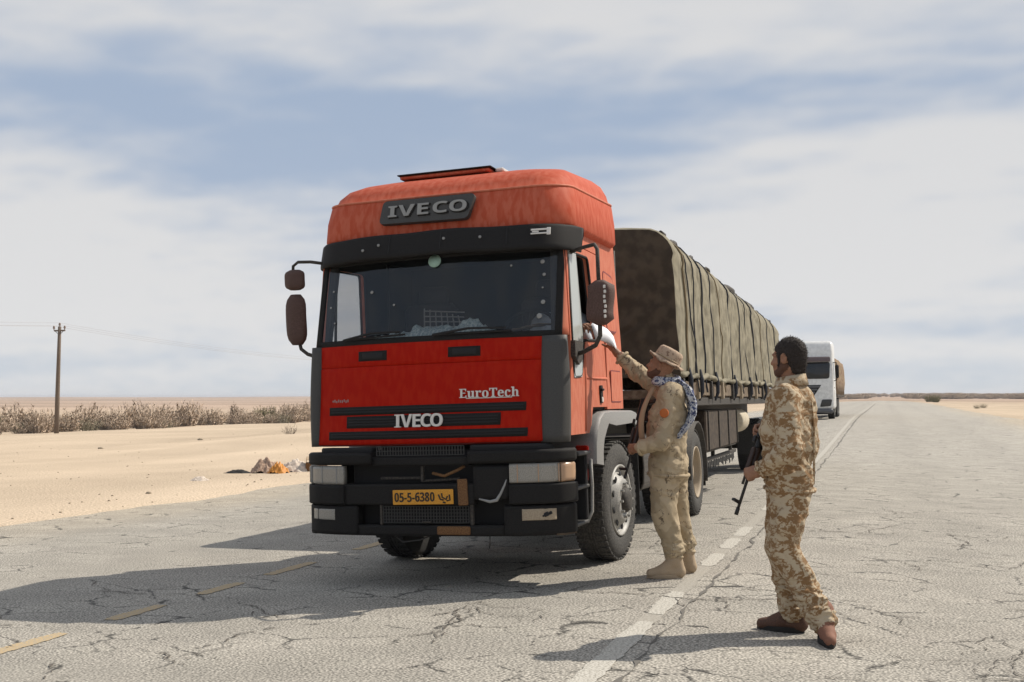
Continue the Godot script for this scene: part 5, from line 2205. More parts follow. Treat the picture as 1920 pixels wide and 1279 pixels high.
func build_roadside() -> void:
	var rng := RandomNumberGenerator.new()
	rng.seed = 7
	# utility pole
	var px := -53.5
	var pz := -60.7
	var py := land_y(px, pz)
	var t := thing("utility_pole", "brown timber utility pole with a crossarm standing at the edge of the scrub", "utility pole", Vector3(px, py, pz))
	var st := S(true)
	tube(st, [Vector3(0, -0.3, 0), Vector3(0.02, 2.5, 0), Vector3(0.05, 5.0, 0), Vector3(0.08, 7.30, 0)], [0.165, 0.150, 0.130, 0.11], 12)
	part("pole", st, M.pole_wood, t)
	st = S()
	box(st, Vector3(0.08, 7.02, 0), Vector3(0.92, 0.10, 0.09), 0.01)
	part("crossarm", st, M.pole_wood, t)
	for x in [-0.40, 0.08, 0.50]:
		st = S(true)
		var h := 7.07 if absf(x - 0.08) > 0.1 else 7.28
		lathe(st, [[0.0, 0.03], [0.08, 0.03], [0.10, 0.075], [0.15, 0.085], [0.19, 0.055], [0.23, 0.07], [0.27, 0.05], [0.29, 0.0]], Transform3D(Basis(Vector3.RIGHT, -PI / 2), Vector3(x, h, 0)), 12)
		part("insulator", st, M.ceramic, t)
	for s in [-1.0, 1.0]:
		st = S()
		rod(st, Vector3(0.08, 6.72, 0.03), Vector3(0.08 + s * 0.34, 6.98, 0.03), 0.018, -1, 6)
		part("brace", st, M.steel_dark, t)
	# three wires run on past the pole, towards the far one behind the truck
	var names := ["left", "middle", "right"]
	var k := 0
	for x in [-0.40, 0.08, 0.50]:
		var w := MeshInstance3D.new()
		st = S(true)
		var pts := []
		for i in 41:
			var u := i / 40.0
			var z := lerpf(pz + 75.0, pz - 75.0, u)
			var half := fmod(u * 2.0, 1.0)
			if i == 40:
				half = 1.0
			var sag := 1.15 * 4.0 * half * (1.0 - half)
			var h := 7.34 if k != 1 else 7.55
			pts.append(Vector3(px + x, py + h - sag, z))
		tube(st, pts, 0.009, 5)
		w = part("power_line", st, M.wire, self)
		tag(w, "thin grey power line on the %s insulator of the timber pole" % names[k], "power line")
		k += 1
	# scrub along the edge of the plain
	var dry_a := Color(0.42, 0.315, 0.235)
	var dry_b := Color(0.66, 0.52, 0.395)
	var kinds := []
	for i in 6:
		kinds.append(shrub_mesh(100 + i, 1.7 + 0.25 * (i % 3), 2.3 + 0.4 * (i % 2), 120, dry_a, dry_b, 6.0))
	var grey := shrub_mesh(200, 1.1, 2.2, 90, Color(0.22, 0.195, 0.135), Color(0.40, 0.345, 0.24), 6.0)
	var green := shrub_mesh(201, 1.6, 2.6, 130, Color(0.13, 0.125, 0.06), Color(0.27, 0.24, 0.125), 8.0)
	var tall := shrub_mesh(202, 2.3, 1.1, 80, Color(0.20, 0.145, 0.105), Color(0.38, 0.285, 0.20), 6.0)
	var label := "dry brown leafless shrub in the scrub belt beyond the sand"
	for i in 210:
		var u := rng.randf()
		var z := lerpf(-48.0, -125.0, u)
		var x := -56.5 - absf(rng.randfn(0.0, 5.5)) - 0.9 * sin(z * 0.13) - (3.0 if rng.randf() < 0.3 else 0.0)
		var s := rng.randf_range(0.7, 1.12)
		plant(kinds[i % 6] if i % 7 else grey, Vector2(x, z), Vector3(s * rng.randf_range(0.8, 1.4), s * rng.randf_range(0.55, 1.15), s), rng.randf() * TAU, "dry_shrub", label, "shrub", "dry shrubs of the scrub belt left of the road")
	var marked := [
		[tall, -63.5, -62.0, 1.25, "tall_shrub", "tall dark conical shrub rising above the scrub left of the pole"],
		[green, -61.0, -62.5, 0.9, "green_shrub", "low olive green bush in the scrub just left of the pole"],
		[tall, -62.0, -79.0, 0.85, "tall_shrub", "narrow upright shrub standing alone above the scrub right of the pole"],
		[tall, -62.0, -86.5, 0.95, "tall_shrub", "pointed brown shrub with a broad foot midway along the scrub"],
		[tall, -62.5, -96.0, 1.05, "tall_shrub", "twin-topped brown shrub left of the large green bush"],
		[green, -62.0, -101.0, 1.25, "green_shrub", "large olive green bush near the front of the red cab"],
		[grey, -60.0, -99.0, 1.2, "grey_shrub", "grey rounded shrub at the foot of the large green bush"]]
	for m in marked:
		plant(m[0], Vector2(m[1], m[2]), Vector3.ONE * m[3], rng.randf() * TAU, m[4], m[5], "shrub")
	# along the right verge and across the far horizon
	var right := [
		[green, 8.2, -230.0, 1.0, "green_shrub", "dark green bush at the right verge where the road narrows"],
		[green, 8.7, -214.0, 0.85, "green_shrub", "nearer green bush of the clump on the right verge"],
		[green, 9.8, -243.0, 1.1, "green_shrub", "olive bush behind the clump on the right verge"],
		[grey, 7.75, -56.0, 0.46, "grey_shrub", "small grey bush on the sand at the right edge of the view"],
		[grey, 7.9, -108.0, 0.40, "grey_shrub", "low tuft on the right sand flat nearest the road"],
		[grey, 8.9, -114.0, 0.45, "grey_shrub", "low tuft on the right sand flat with pale sand round it"]]
	for m in right:
		plant(m[0], Vector2(m[1], m[2]), Vector3.ONE * m[3], rng.randf() * TAU, m[4], m[5], "shrub")
	var mm := MultiMesh.new()
	mm.transform_format = MultiMesh.TRANSFORM_3D
	mm.mesh = kinds[2]
	mm.instance_count = 2400
	for i in 2400:
		var z := -rng.randf_range(560.0, 1250.0)
		var x := rng.randf_range(-0.10, 0.64) * -z
		if absf(x) < 10.0 and z > -915.0:
			x += 24.0 * signf(x + 0.01)
		var s := rng.randf_range(1.0, 2.2)
		mm.set_instance_transform(i, Transform3D(Basis(Vector3.UP, rng.randf() * TAU).scaled(Vector3(s * 1.6, s * 0.8, s * 1.6)), Vector3(x, land_y(x, z) - 0.1, z)))
	var mi := MultiMeshInstance3D.new()
	mi.name = "far_scrub"
	mi.multimesh = mm
	add_child(mi)
	tag(mi, "dark band of far scrub along the horizon at the right", "scrub")
	mi.set_meta("kind", "stuff")
	# litter on the sand: a torn sack heap with an orange bag, a dark rag, scraps and a carton
	litter(rng)


func on_sand(x: float, z: float, lift := 0.0) -> Vector3:
	return Vector3(x, land_y(x, z) + lift, z)


func cloth_heap(called: String, label: String, category: String, at: Vector3, s: Vector3, mat: Material, sd: int, peak := 1.0) -> void:
	var t := thing(called, label, category, at)
	var q := noise(FastNoiseLite.TYPE_SIMPLEX_SMOOTH, 1.0, 4, sd)
	var st := S(true)
	var n := 22
	var g := []
	for j in n + 1:
		var row := []
		for i in n + 1:
			var u := i / float(n) * 2.0 - 1.0
			var v := j / float(n) * 2.0 - 1.0
			var r := sqrt(u * u + v * v)
			var h := pow(maxf(0.0, 1.0 - r * r * 0.55), 1.5) * (0.62 + 0.6 * absf(q.get_noise_2d(u * 1.3, v * 1.3))) * peak + absf(q.get_noise_2d(u * 2.6, v * 2.6)) * 0.22 - 0.12 * r
			row.append(Vector3(u * s.x * (1.0 + 0.25 * q.get_noise_2d(v * 2.0, 5.0)), maxf(h, -0.1) * s.y, v * s.z * (1.0 + 0.25 * q.get_noise_2d(u * 2.0, 15.0))))
		g.append(row)
	for j in n:
		for i in n:
			quad(st, g[j][i], g[j + 1][i], g[j + 1][i + 1], g[j][i + 1])
	part("heap", st, mat, t)


func litter(rng: RandomNumberGenerator) -> void:
	cloth_heap("torn_sack", "torn brownish plastic sack heaped on the sand left of the truck", "sack", on_sand(-12.55, -20.55, -0.02), Vector3(0.34, 0.36, 0.30), M.sack, 5, 1.1)
	cloth_heap("orange_bag", "crumpled orange bag in front of the torn sacks", "bag", on_sand(-12.15, -20.35, -0.02), Vector3(0.22, 0.34, 0.20), M.orange, 9, 0.9)
	cloth_heap("white_sack", "crumpled pale sack behind the orange bag", "sack", on_sand(-12.05, -20.9, -0.02), Vector3(0.40, 0.34, 0.30), M.paper_dusty, 11, 0.9)
	cloth_heap("dark_rag", "dark rag lying on the sand left of the torn sacks", "rag", on_sand(-13.15, -20.4, -0.01), Vector3(0.30, 0.14, 0.16), M.rubber_dark, 21, 0.8)
	cloth_heap("paper_scrap", "white scrap of paper near the asphalt edge", "paper", on_sand(-12.53, -18.1, -0.01), Vector3(0.17, 0.12, 0.14), M.paper_dusty, 31, 0.9)
	cloth_heap("pale_sack", "pale grey sack lying at the foot of the scrub", "sack", on_sand(-58.0, -98.0, -0.02), Vector3(0.7, 0.6, 0.5), M.paper_dusty, 41, 0.9)
	var t := thing("carton", "small brown carton with open flaps beside the front bumper", "box", on_sand(-11.6, -21.0), 0.5)
	var st := S()
	box(st, Vector3(0, 0.09, 0), Vector3(0.46, 0.18, 0.30), 0.006)
	part("carton_body", st, M.rust, t)
	st = S()
	box(st, Vector3(0, 0.27, 0.02), Vector3(0.44, 0.01, 0.24), 0.002, Basis(Vector3.RIGHT, 0.25))
	box(st, Vector3(-0.22, 0.22, 0.0), Vector3(0.01, 0.12, 0.28), 0.002)
	box(st, Vector3(0.22, 0.22, 0.0), Vector3(0.01, 0.12, 0.28), 0.002)
	part("flap", st, M.boot_tan, t)
	# a tuft of dead branches further out
	var dead := shrub_mesh(300, 0.55, 0.9, 40, Color(0.07, 0.055, 0.04), Color(0.20, 0.15, 0.10), 3.0)
	plant(dead, Vector2(-24.5, -42.0), Vector3.ONE, 0.4, "dead_branches", "small heap of dead branches out on the open sand", "branches")
	# stones: a few one can point to, then the grit nobody could count
	var spots := [[-27.5, -33.5, 0.07, "low dark stone on the open sand nearest the pole's foot"], [-27.0, -39.0, 0.085, "dark stone on the open sand midway between pole and litter"], [-11.5, -15.2, 0.035, "small dark stone lying close to the asphalt edge"]]
	for s in spots:
		st = S(true)
		var at := on_sand(s[0], s[1])
		lump(st, Vector3(0, s[2] * 0.25, 0), Vector3(s[2] * 1.5, s[2] * 0.7, s[2]), int(s[2] * 1000.0))
		var o := part("stone", st, M.stone, self)
		o.position = at
		tag(o, s[3], "stone")
	var pm := S()
	lump(pm, Vector3.ZERO, Vector3(1.0, 0.7, 0.9), 3, 0.4, 5)
	pm.generate_normals()
	var mesh := pm.commit()
	mesh.surface_set_material(0, M.stone)
	var mm := MultiMesh.new()
	mm.transform_format = MultiMesh.TRANSFORM_3D
	mm.mesh = mesh
	mm.instance_count = 2600
	for i in 2600:
		var x: float
		var z := -4.0 - pow(rng.randf(), 1.6) * 60.0
		if rng.randf() < 0.72:
			x = -10.4 - pow(rng.randf(), 1.8) * 22.0
		else:
			x = 6.4 + pow(rng.randf(), 1.5) * 8.0
		var s := 0.005 + 0.020 * pow(rng.randf(), 5.0)
		mm.set_instance_transform(i, Transform3D(Basis(Vector3.UP, rng.randf() * TAU).scaled(Vector3.ONE * s), Vector3(x, maxf(land_y(x, z), road_y(x, z) if x > -10.9 and x < 6.9 else -99.0) + s * 0.2, z)))
	var mi := MultiMeshInstance3D.new()
	mi.name = "gravel"
	mi.multimesh = mm
	add_child(mi)
	tag(mi, "scattered grit and pebbles along the sandy verges", "gravel")
	mi.set_meta("kind", "stuff")


# ---------------------------------------------------------------- people: a field of rounded bones turned into one skin
class Flesh:
	var o: Vector3
	var n: Vector3i
	var h: float
	var f := PackedFloat32Array()
	var lab := PackedByteArray()
	var best := PackedFloat32Array()

	func _init(lo: Vector3, hi: Vector3, cell: float) -> void:
		o = lo
		h = cell
		n = Vector3i(((hi - lo) / cell).ceil()) + Vector3i.ONE
		f.resize(n.x * n.y * n.z)
		f.fill(1.0)
		best.resize(f.size())
		best.fill(1.0)
		lab.resize(f.size())

	func bone(a: Vector3, b: Vector3, ra: float, rb: float, label := 0, k := 0.03) -> void:
		var m := maxf(ra, rb) + k + h * 2.0
		var lo := Vector3i(((a.min(b) - Vector3.ONE * m - o) / h).floor()).clamp(Vector3i.ZERO, n - Vector3i.ONE)
		var hi := Vector3i(((a.max(b) + Vector3.ONE * m - o) / h).ceil()).clamp(Vector3i.ZERO, n - Vector3i.ONE)
		var ab := b - a
		var il := 1.0 / maxf(ab.length_squared(), 1e-9)
		for z in range(lo.z, hi.z + 1):
			for y in range(lo.y, hi.y + 1):
				var i := (z * n.y + y) * n.x + lo.x
				var p := o + Vector3(lo.x, y, z) * h - a
				for x in range(lo.x, hi.x + 1):
					var t := clampf(p.dot(ab) * il, 0.0, 1.0)
					var d := (p - ab * t).length() - lerpf(ra, rb, t)
					if d < best[i]:
						best[i] = d
						lab[i] = label
					var g := f[i]
					var e := k - absf(g - d)
					f[i] = minf(g, d) - (e * e * 0.25 / k if e > 0.0 else 0.0)
					i += 1
					p.x += h

	func blob(c: Vector3, r: Vector3, b := Basis(), label := 0, k := 0.02, cut := false) -> void:
		var m := maxf(r.x, maxf(r.y, r.z)) + k + h * 2.0
		var lo := Vector3i(((c - Vector3.ONE * m - o) / h).floor()).clamp(Vector3i.ZERO, n - Vector3i.ONE)
		var hi := Vector3i(((c + Vector3.ONE * m - o) / h).ceil()).clamp(Vector3i.ZERO, n - Vector3i.ONE)
		var ib := b.inverse()
		var rm := minf(r.x, minf(r.y, r.z))
		for z in range(lo.z, hi.z + 1):
			for y in range(lo.y, hi.y + 1):
				var i := (z * n.y + y) * n.x + lo.x
				for x in range(lo.x, hi.x + 1):
					var q := ib * (o + Vector3(x, y, z) * h - c)
					var s := (q / r).length()
					var d := s * (s - 1.0) / maxf((q / (r * r)).length(), 1e-6) if s > 0.2 else -rm
					var g := f[i]
					if cut:
						d = -d
						var e := k - absf(g - d)
						f[i] = maxf(g, d) + (e * e * 0.25 / k if e > 0.0 else 0.0)
					else:
						if d < best[i]:
							best[i] = d
							lab[i] = label
						var e := k - absf(g - d)
						f[i] = minf(g, d) - (e * e * 0.25 / k if e > 0.0 else 0.0)
					i += 1

	# creases: how deep(point, label)
	func crease(fn: Callable) -> void:
		for z in n.z:
			for y in n.y:
				var i := (z * n.y + y) * n.x
				for x in n.x:
					if absf(f[i]) < h * 2.5:
						f[i] += fn.call(o + Vector3(x, y, z) * h, lab[i])
					i += 1

	func mesh(mats: Array) -> ArrayMesh:
		var ids := PackedInt32Array()
		ids.resize(f.size())
		ids.fill(-1)
		var v := PackedVector3Array()
		var nn := PackedVector3Array()
		var lb := PackedByteArray()
		var sx := 1
		var sy := n.x
		var sz := n.x * n.y
		var corner := [0, sx, sy, sx + sy, sz, sz + sx, sz + sy, sz + sx + sy]
		var off := [Vector3(0, 0, 0), Vector3(1, 0, 0), Vector3(0, 1, 0), Vector3(1, 1, 0), Vector3(0, 0, 1), Vector3(1, 0, 1), Vector3(0, 1, 1), Vector3(1, 1, 1)]
		var edges := [[0, 1], [2, 3], [4, 5], [6, 7], [0, 2], [1, 3], [4, 6], [5, 7], [0, 4], [1, 5], [2, 6], [3, 7]]
		var lim := h * 4.0
		for z in n.z - 1:
			for y in n.y - 1:
				var i := (z * n.y + y) * n.x - 1
				for x in n.x - 1:
					i += 1
					if absf(f[i]) > lim:
						continue
					var mask := 0
					for k in 8:
						if f[i + corner[k]] < 0.0:
							mask += 1
					if mask == 0 or mask == 8:
						continue
					var s := Vector3()
					var cnt := 0
					for e in edges:
						var a := f[i + corner[e[0]]]
						var b := f[i + corner[e[1]]]
						if (a < 0.0) != (b < 0.0):
							s += (off[e[0]] as Vector3).lerp(off[e[1]], a / (a - b))
							cnt += 1
					ids[i] = v.size()
					v.append(o + (Vector3(x, y, z) + s / cnt) * h)
					var g := Vector3()
					for k in 8:
						g += ((off[k] as Vector3) - Vector3(0.5, 0.5, 0.5)) * f[i + corner[k]]
					nn.append(g.normalized())
					lb.append(lab[i])
		var tris := []
		for m in mats.size():
			tris.append(PackedInt32Array())
		for z in range(1, n.z - 1):
			for y in range(1, n.y - 1):
				var i := (z * n.y + y) * n.x
				for x in range(1, n.x - 1):
					i += 1
					if absf(f[i]) > lim:
						continue
					var a := f[i] < 0.0
					for ax in 3:
						var step: int = [sx, sy, sz][ax]
						if (f[i + step] < 0.0) == a:
							continue
						var u: int = [sy, sz, sx][ax]
						var w: int = [sz, sx, sy][ax]
						var q := [ids[i - u - w], ids[i - w], ids[i], ids[i - u]]
						if q.min() < 0:
							continue
						var t: PackedInt32Array = tris[mini(lb[q[0]], mats.size() - 1)]
						if a:
							t.append_array([q[0], q[2], q[1], q[0], q[3], q[2]])
						else:
							t.append_array([q[0], q[1], q[2], q[0], q[2], q[3]])
						tris[mini(lb[q[0]], mats.size() - 1)] = t
		var me := ArrayMesh.new()
		for m in mats.size():
			var t: PackedInt32Array = tris[m]
			if t.is_empty():
				continue
			var map := PackedInt32Array()
			map.resize(v.size())
			map.fill(-1)
			var pv := PackedVector3Array()
			var pn := PackedVector3Array()
			for j in t.size():
				var id := t[j]
				if map[id] < 0:
					map[id] = pv.size()
					pv.append(v[id])
					pn.append(nn[id])
				t[j] = map[id]
			var arr := []
			arr.resize(Mesh.ARRAY_MAX)
			arr[Mesh.ARRAY_VERTEX] = pv
			arr[Mesh.ARRAY_NORMAL] = pn
			arr[Mesh.ARRAY_INDEX] = t
			me.add_surface_from_arrays(Mesh.PRIMITIVE_TRIANGLES, arr)
			me.surface_set_material(me.get_surface_count() - 1, mats[m])
		return me


func skin(called: String, fl: Flesh, mats: Array, parent: Node) -> MeshInstance3D:
	var o := MeshInstance3D.new()
	o.name = called
	o.mesh = fl.mesh(mats)
	parent.add_child(o, true)
	return o


# several skins joined into one mesh (body, head and hands of one person), one surface per material
func join(called: String, fields: Array, mats: Array, parent: Node) -> MeshInstance3D:
	var by := {}
	for i in fields.size():
		var me: ArrayMesh = fields[i].mesh(mats[i])
		for s in me.get_surface_count():
			var m := me.surface_get_material(s)
			if not by.has(m):
				by[m] = SurfaceTool.new()
				by[m].begin(Mesh.PRIMITIVE_TRIANGLES)
			by[m].append_from(me, s, Transform3D())
	var out := ArrayMesh.new()
	for m in by:
		by[m].set_material(m)
		out = by[m].commit(out)
	var o := MeshInstance3D.new()
	o.name = called
	o.mesh = out
	parent.add_child(o, true)
	return o


# a hand of five fingers. at: wrist; along: towards the knuckles; back: out of the back of the hand; side +1: thumb on along x back
func hand(at: Vector3, along: Vector3, back: Vector3, side: float, curl: float, spread := 0.06, thumb_in := 0.5, curls := []) -> Flesh:
	var z := along.normalized()
	var y := (back - z * back.dot(z)).normalized()
	var x := z.cross(y).normalized() * side           # towards the thumb
	var fl := Flesh.new(at - Vector3.ONE * 0.215, at + Vector3.ONE * 0.215, 0.0042)
	var P := func(a: float, b: float, c: float) -> Vector3: return at + x * a + y * b + z * c
	fl.bone(P.call(0, 0, -0.05), P.call(0, 0, 0.01), 0.028, 0.026, 0, 0.012)
	fl.bone(P.call(0.020, 0, 0.015), P.call(0.026, 0, 0.078), 0.018, 0.014, 0, 0.016)
	fl.bone(P.call(0.0, 0.003, 0.01), P.call(0.004, 0.003, 0.082), 0.019, 0.0145, 0, 0.016)
	fl.bone(P.call(-0.018, 0, 0.012), P.call(-0.022, 0, 0.074), 0.017, 0.013, 0, 0.016)
	fl.bone(P.call(0.018, -0.010, 0.012), P.call(0.030, -0.012, 0.045), 0.017, 0.013, 0, 0.014)
	var base := [[0.030, 0.084, 0.040, 0.024, 0.019], [0.009, 0.090, 0.045, 0.028, 0.021], [-0.011, 0.085, 0.041, 0.026, 0.020], [-0.029, 0.075, 0.032, 0.020, 0.017]]
	for i in 4:
		var q: Array = base[i]
		var c: float = curls[i] if curls.size() > i else curl * (1.0 + 0.06 * i)
		var p: Vector3 = P.call(q[0], 0.002, q[1])
		var dir := z.rotated(y, -side * spread * (1.4 - i) * 1.0)
		var ang := c * 0.75
		var ax := x * side
		for k in 3:
			var d := dir.rotated(ax, -ang * side * side) if false else (dir * cos(ang) - y * sin(ang))
			var e: Vector3 = p + d * float(q[2 + k])
			var r: float = [0.0098, 0.0088, 0.0078][k] * (0.9 if i == 3 else 1.0)
			fl.bone(p, e, r * 1.04, r * 0.92, 0, 0.004)
			p = e
			ang += c * [1.0, 0.7, 0.0][k]
	var t0: Vector3 = P.call(0.028, -0.012, 0.030)
	var d1 := (x * (1.0 - thumb_in) + z * 0.75 - y * (0.35 + thumb_in * 0.5)).normalized()
	var t1 := t0 + d1 * 0.036
	var d2 := (x * (0.55 - thumb_in) + z * 0.9 - y * (0.3 + thumb_in * 0.6)).normalized()
	var t2 := t1 + d2 * 0.030
	fl.bone(P.call(0.018, -0.006, 0.010), t0, 0.015, 0.013, 0, 0.010)
	fl.bone(t0, t1, 0.0125, 0.0105, 0, 0.006)
	fl.bone(t1, t2, 0.0102, 0.0085, 0, 0.004)
	return fl


# head looking along fwd; c is the middle of the skull. labels: 0 skin, 1 beard
func head(c: Vector3, fwd: Vector3, up: Vector3, neck: Vector3, bearded := true, s := 1.0) -> Flesh:
	var z := fwd.normalized()
	var x := up.cross(z).normalized()
	var y := z.cross(x)
	var b := Basis(x, y, z)
	var fl := Flesh.new(c - Vector3(0.19, 0.25, 0.19), c + Vector3(0.19, 0.18, 0.19), 0.0052)
	var P := func(a: float, e: float, g: float) -> Vector3: return c + b * Vector3(a, e, g) * s
	fl.blob(P.call(0, 0.025, -0.012), Vector3(0.076, 0.094, 0.096) * s, b, 0, 0.02)
	fl.blob(P.call(0, -0.035, 0.030), Vector3(0.062, 0.072, 0.066) * s, b, 0, 0.03)
	fl.blob(P.call(0, -0.083, 0.048), Vector3(0.042, 0.030, 0.040) * s, b, 1 if bearded else 0, 0.03)      # chin and jaw
	for q in [-1.0, 1.0]:
		fl.bone(P.call(q * 0.058, -0.052, 0.0), P.call(q * 0.030, -0.086, 0.055), 0.021 * s, 0.019 * s, 1 if bearded else 0, 0.02)
		fl.blob(P.call(q * 0.040, -0.026, 0.066), Vector3(0.023, 0.018, 0.018) * s, b, 0, 0.02)                 # cheek
		fl.bone(P.call(q * 0.045, 0.024, 0.074), P.call(q * 0.014, 0.027, 0.088), 0.009 * s, 0.010 * s, 0, 0.012)  # brow
		fl.blob(P.call(q * 0.032, 0.004, 0.086), Vector3(0.020, 0.013, 0.014) * s, b, 0, 0.008, true)              # eye socket
		fl.blob(P.call(q * 0.031, 0.003, 0.073), Vector3(0.0125, 0.0105, 0.0115) * s, b, 0, 0.003)                # eye
		var eb := b * Basis(Vector3.UP, q * 0.35)
		fl.blob(P.call(q * 0.080, -0.004, -0.014), Vector3(0.010, 0.033, 0.020) * s, eb, 0, 0.006)               # ear
		fl.blob(P.call(q * 0.089, 0.000, -0.010), Vector3(0.006, 0.018, 0.010) * s, eb, 0, 0.004, true)
	fl.bone(P.call(0, 0.016, 0.086), P.call(0, -0.024, 0.108), 0.008 * s, 0.013 * s, 0, 0.012)                   # nose
	for q in [-1.0, 1.0]:
		fl.blob(P.call(q * 0.012, -0.029, 0.096), Vector3(0.009, 0.008, 0.010) * s, b, 0, 0.006)
	fl.bone(P.call(-0.020, -0.053, 0.084), P.call(0.020, -0.053, 0.084), 0.007 * s, 0.007 * s, 1 if bearded else 0, 0.008)
	fl.bone(P.call(-0.017, -0.066, 0.084), P.call(0.017, -0.066, 0.084), 0.008 * s, 0.008 * s, 0, 0.006)
	fl.blob(P.call(0, -0.0595, 0.094), Vector3(0.022, 0.0022, 0.008) * s, b, 0, 0.003, true)
	fl.bone(P.call(0, -0.050, -0.025), neck, 0.054 * s, 0.062 * s, 0, 0.03)
	return fl


# a tube of cloth with a lip: collars, cuffs, hems
func ring_cloth(called: String, pts: Array, r: float, mat: Material, parent: Node) -> void:
	var st := S(true)
	tube(st, pts, r, 8, false)
	part(called, st, mat, parent)


func hoop(c: Vector3, axis: Vector3, rx: float, rz: float, wob := 0.0, sd := 0) -> Array:
	var b := frame_of(axis)
	var q := noise(FastNoiseLite.TYPE_SIMPLEX_SMOOTH, 1.0, 2, sd)
	var out := []
	for k in 29:
		var a := TAU * k / 28
		var w := 1.0 + wob * q.get_noise_2d(cos(a) * 1.5, sin(a) * 1.5)
		out.append(c + b.x * cos(a) * rx * w + b.y * sin(a) * rz * w)
	return out


# an automatic rifle: muzzle along +z, top +y, grip at the origin
func rifle(called: String, label: String, xf: Transform3D, holder: Node3D, folded := false) -> void:
	var t := Node3D.new()
	t.name = numbered(called)
	add_child(t)
	t.transform = holder.transform * xf
	tag(t, label, "rifle")
	var st := S()
	box(st, Vector3(0, 0.045, 0.06), Vector3(0.034, 0.060, 0.26), 0.008)
	box(st, Vector3(0, 0.083, 0.03), Vector3(0.030, 0.022, 0.20), 0.008)
	part("receiver", st, M.gun, t)
	st = S(true)
	rod(st, Vector3(0, 0.055, 0.19), Vector3(0, 0.055, 0.60), 0.0095)
	rod(st, Vector3(0, 0.055, 0.59), Vector3(0, 0.055, 0.635), 0.0125)
	part("barrel", st, M.gun, t)
	st = S(true)
	rod(st, Vector3(0, 0.085, 0.30), Vector3(0, 0.085, 0.44), 0.0085)
	part("gas_tube", st, M.gun, t)
	st = S()
	box(st, Vector3(0, 0.088, 0.555), Vector3(0.012, 0.055, 0.022), 0.003)
	box(st, Vector3(0, 0.118, 0.555), Vector3(0.026, 0.012, 0.018), 0.003)
	part("front_sight", st, M.gun, t)
	st = S()
	box(st, Vector3(0, 0.108, 0.14), Vector3(0.022, 0.018, 0.045), 0.004)
	part("rear_sight", st, M.gun, t)
	st = S(true)
	box(st, Vector3(0, 0.050, 0.27), Vector3(0.044, 0.044, 0.19), 0.014)
	box(st, Vector3(0, 0.088, 0.27), Vector3(0.034, 0.026, 0.16), 0.010)
	part("handguard", st, M.gun_wood, t)
	st = S(true)
	var rings := []
	for k in 7:
		var u := k / 6.0
		var c := Vector3(0, 0.02 - 0.19 * u, 0.105 + 0.085 * u * u)
		var hb := Basis(Vector3.RIGHT, -0.75 * u)
		rings.append(PackedVector3Array([c + hb * Vector3(-0.012, 0, -0.032), c + hb * Vector3(0.012, 0, -0.032), c + hb * Vector3(0.014, 0, 0.03), c + hb * Vector3(-0.014, 0, 0.03)]))
	rings.reverse()
	loft(st, rings)
	part("magazine", st, M.gun, t)
	st = S(true)
	tube(st, [Vector3(0, 0.02, -0.03), Vector3(0, -0.03, -0.045), Vector3(0, -0.085, -0.065)], [0.019, 0.018, 0.017], 8)
	part("grip", st, M.gun_wood, t)
	st = S(true)
	tube(st, [Vector3(0, 0.016, 0.005), Vector3(0, -0.012, 0.02), Vector3(0, -0.012, 0.055), Vector3(0, 0.016, 0.068)], 0.004, 6)
	part("trigger_guard", st, M.gun, t)
	if folded:
		return
	st = S(true)
	rings = []
	for q in [[-0.07, 0.05, 0.020], [-0.14, 0.040, 0.022], [-0.24, 0.018, 0.036], [-0.30, 0.004, 0.050], [-0.305, 0.004, 0.050]]:
		var ring := PackedVector3Array()
		for k in 12:
			var a := TAU * k / 12
			ring.append(Vector3(cos(a) * 0.017, q[1] + sin(a) * q[2], q[0]))
		rings.append(ring)
	rings.reverse()
	loft(st, rings)
	part("stock", st, M.gun_wood, t)


func build_people() -> void:
	rifleman()
	checker()
	driver()


func boot(fl: Flesh, ankle: Vector3, toe: Vector3, label: int, k := 1.0) -> void:
	var heel := ankle + (ankle - toe) * Vector3(1, 0, 1) * 0.26
	heel.y = 0.05
	fl.bone(ankle + Vector3(0, 0.06, 0), Vector3(heel.x, 0.055, heel.z).lerp(ankle, 0.2), 0.050 * k, 0.043 * k, label, 0.02)
	var mid := heel.lerp(toe, 0.62)
	mid.y = 0.055
	fl.bone(Vector3(heel.x, 0.046, heel.z), mid, 0.040 * k, 0.041 * k, label, 0.02)
	fl.bone(ankle, mid, 0.046 * k, 0.042 * k, label, 0.02)
	fl.bone(mid - Vector3(0, 0.006, 0), Vector3(toe.x, 0.038, toe.z), 0.042 * k, 0.033 * k, label, 0.015)


func sole(ankle: Vector3, toe: Vector3, parent: Node, mat: Material) -> void:
	var heel := ankle + (ankle - toe) * Vector3(1, 0, 1) * 0.36
	var d := (toe - heel) * Vector3(1, 0, 1)
	var l := d.length() + 0.03
	d = d.normalized()
	var r := Vector3(d.z, 0, -d.x)
	var st := S(true)
	var rings := []
	for y in [0.0, 0.006, 0.028, 0.033]:
		var ring := PackedVector3Array()
		for k in 20:
			var a := TAU * k / 20
			var u := cos(a) * 0.5 + 0.5
			var w := (0.040 + 0.010 * sin(u * PI * 1.3)) * (1.0 if y > 0.004 else 0.96)
			ring.append(Vector3(heel.x, y, heel.z) + d * (u * l) + r * sin(a) * w * (1.0 if u > 0.05 else 0.9))
		rings.append(ring)
	rings.reverse()
	loft(st, rings)
	part("boot_sole", st, mat, parent)


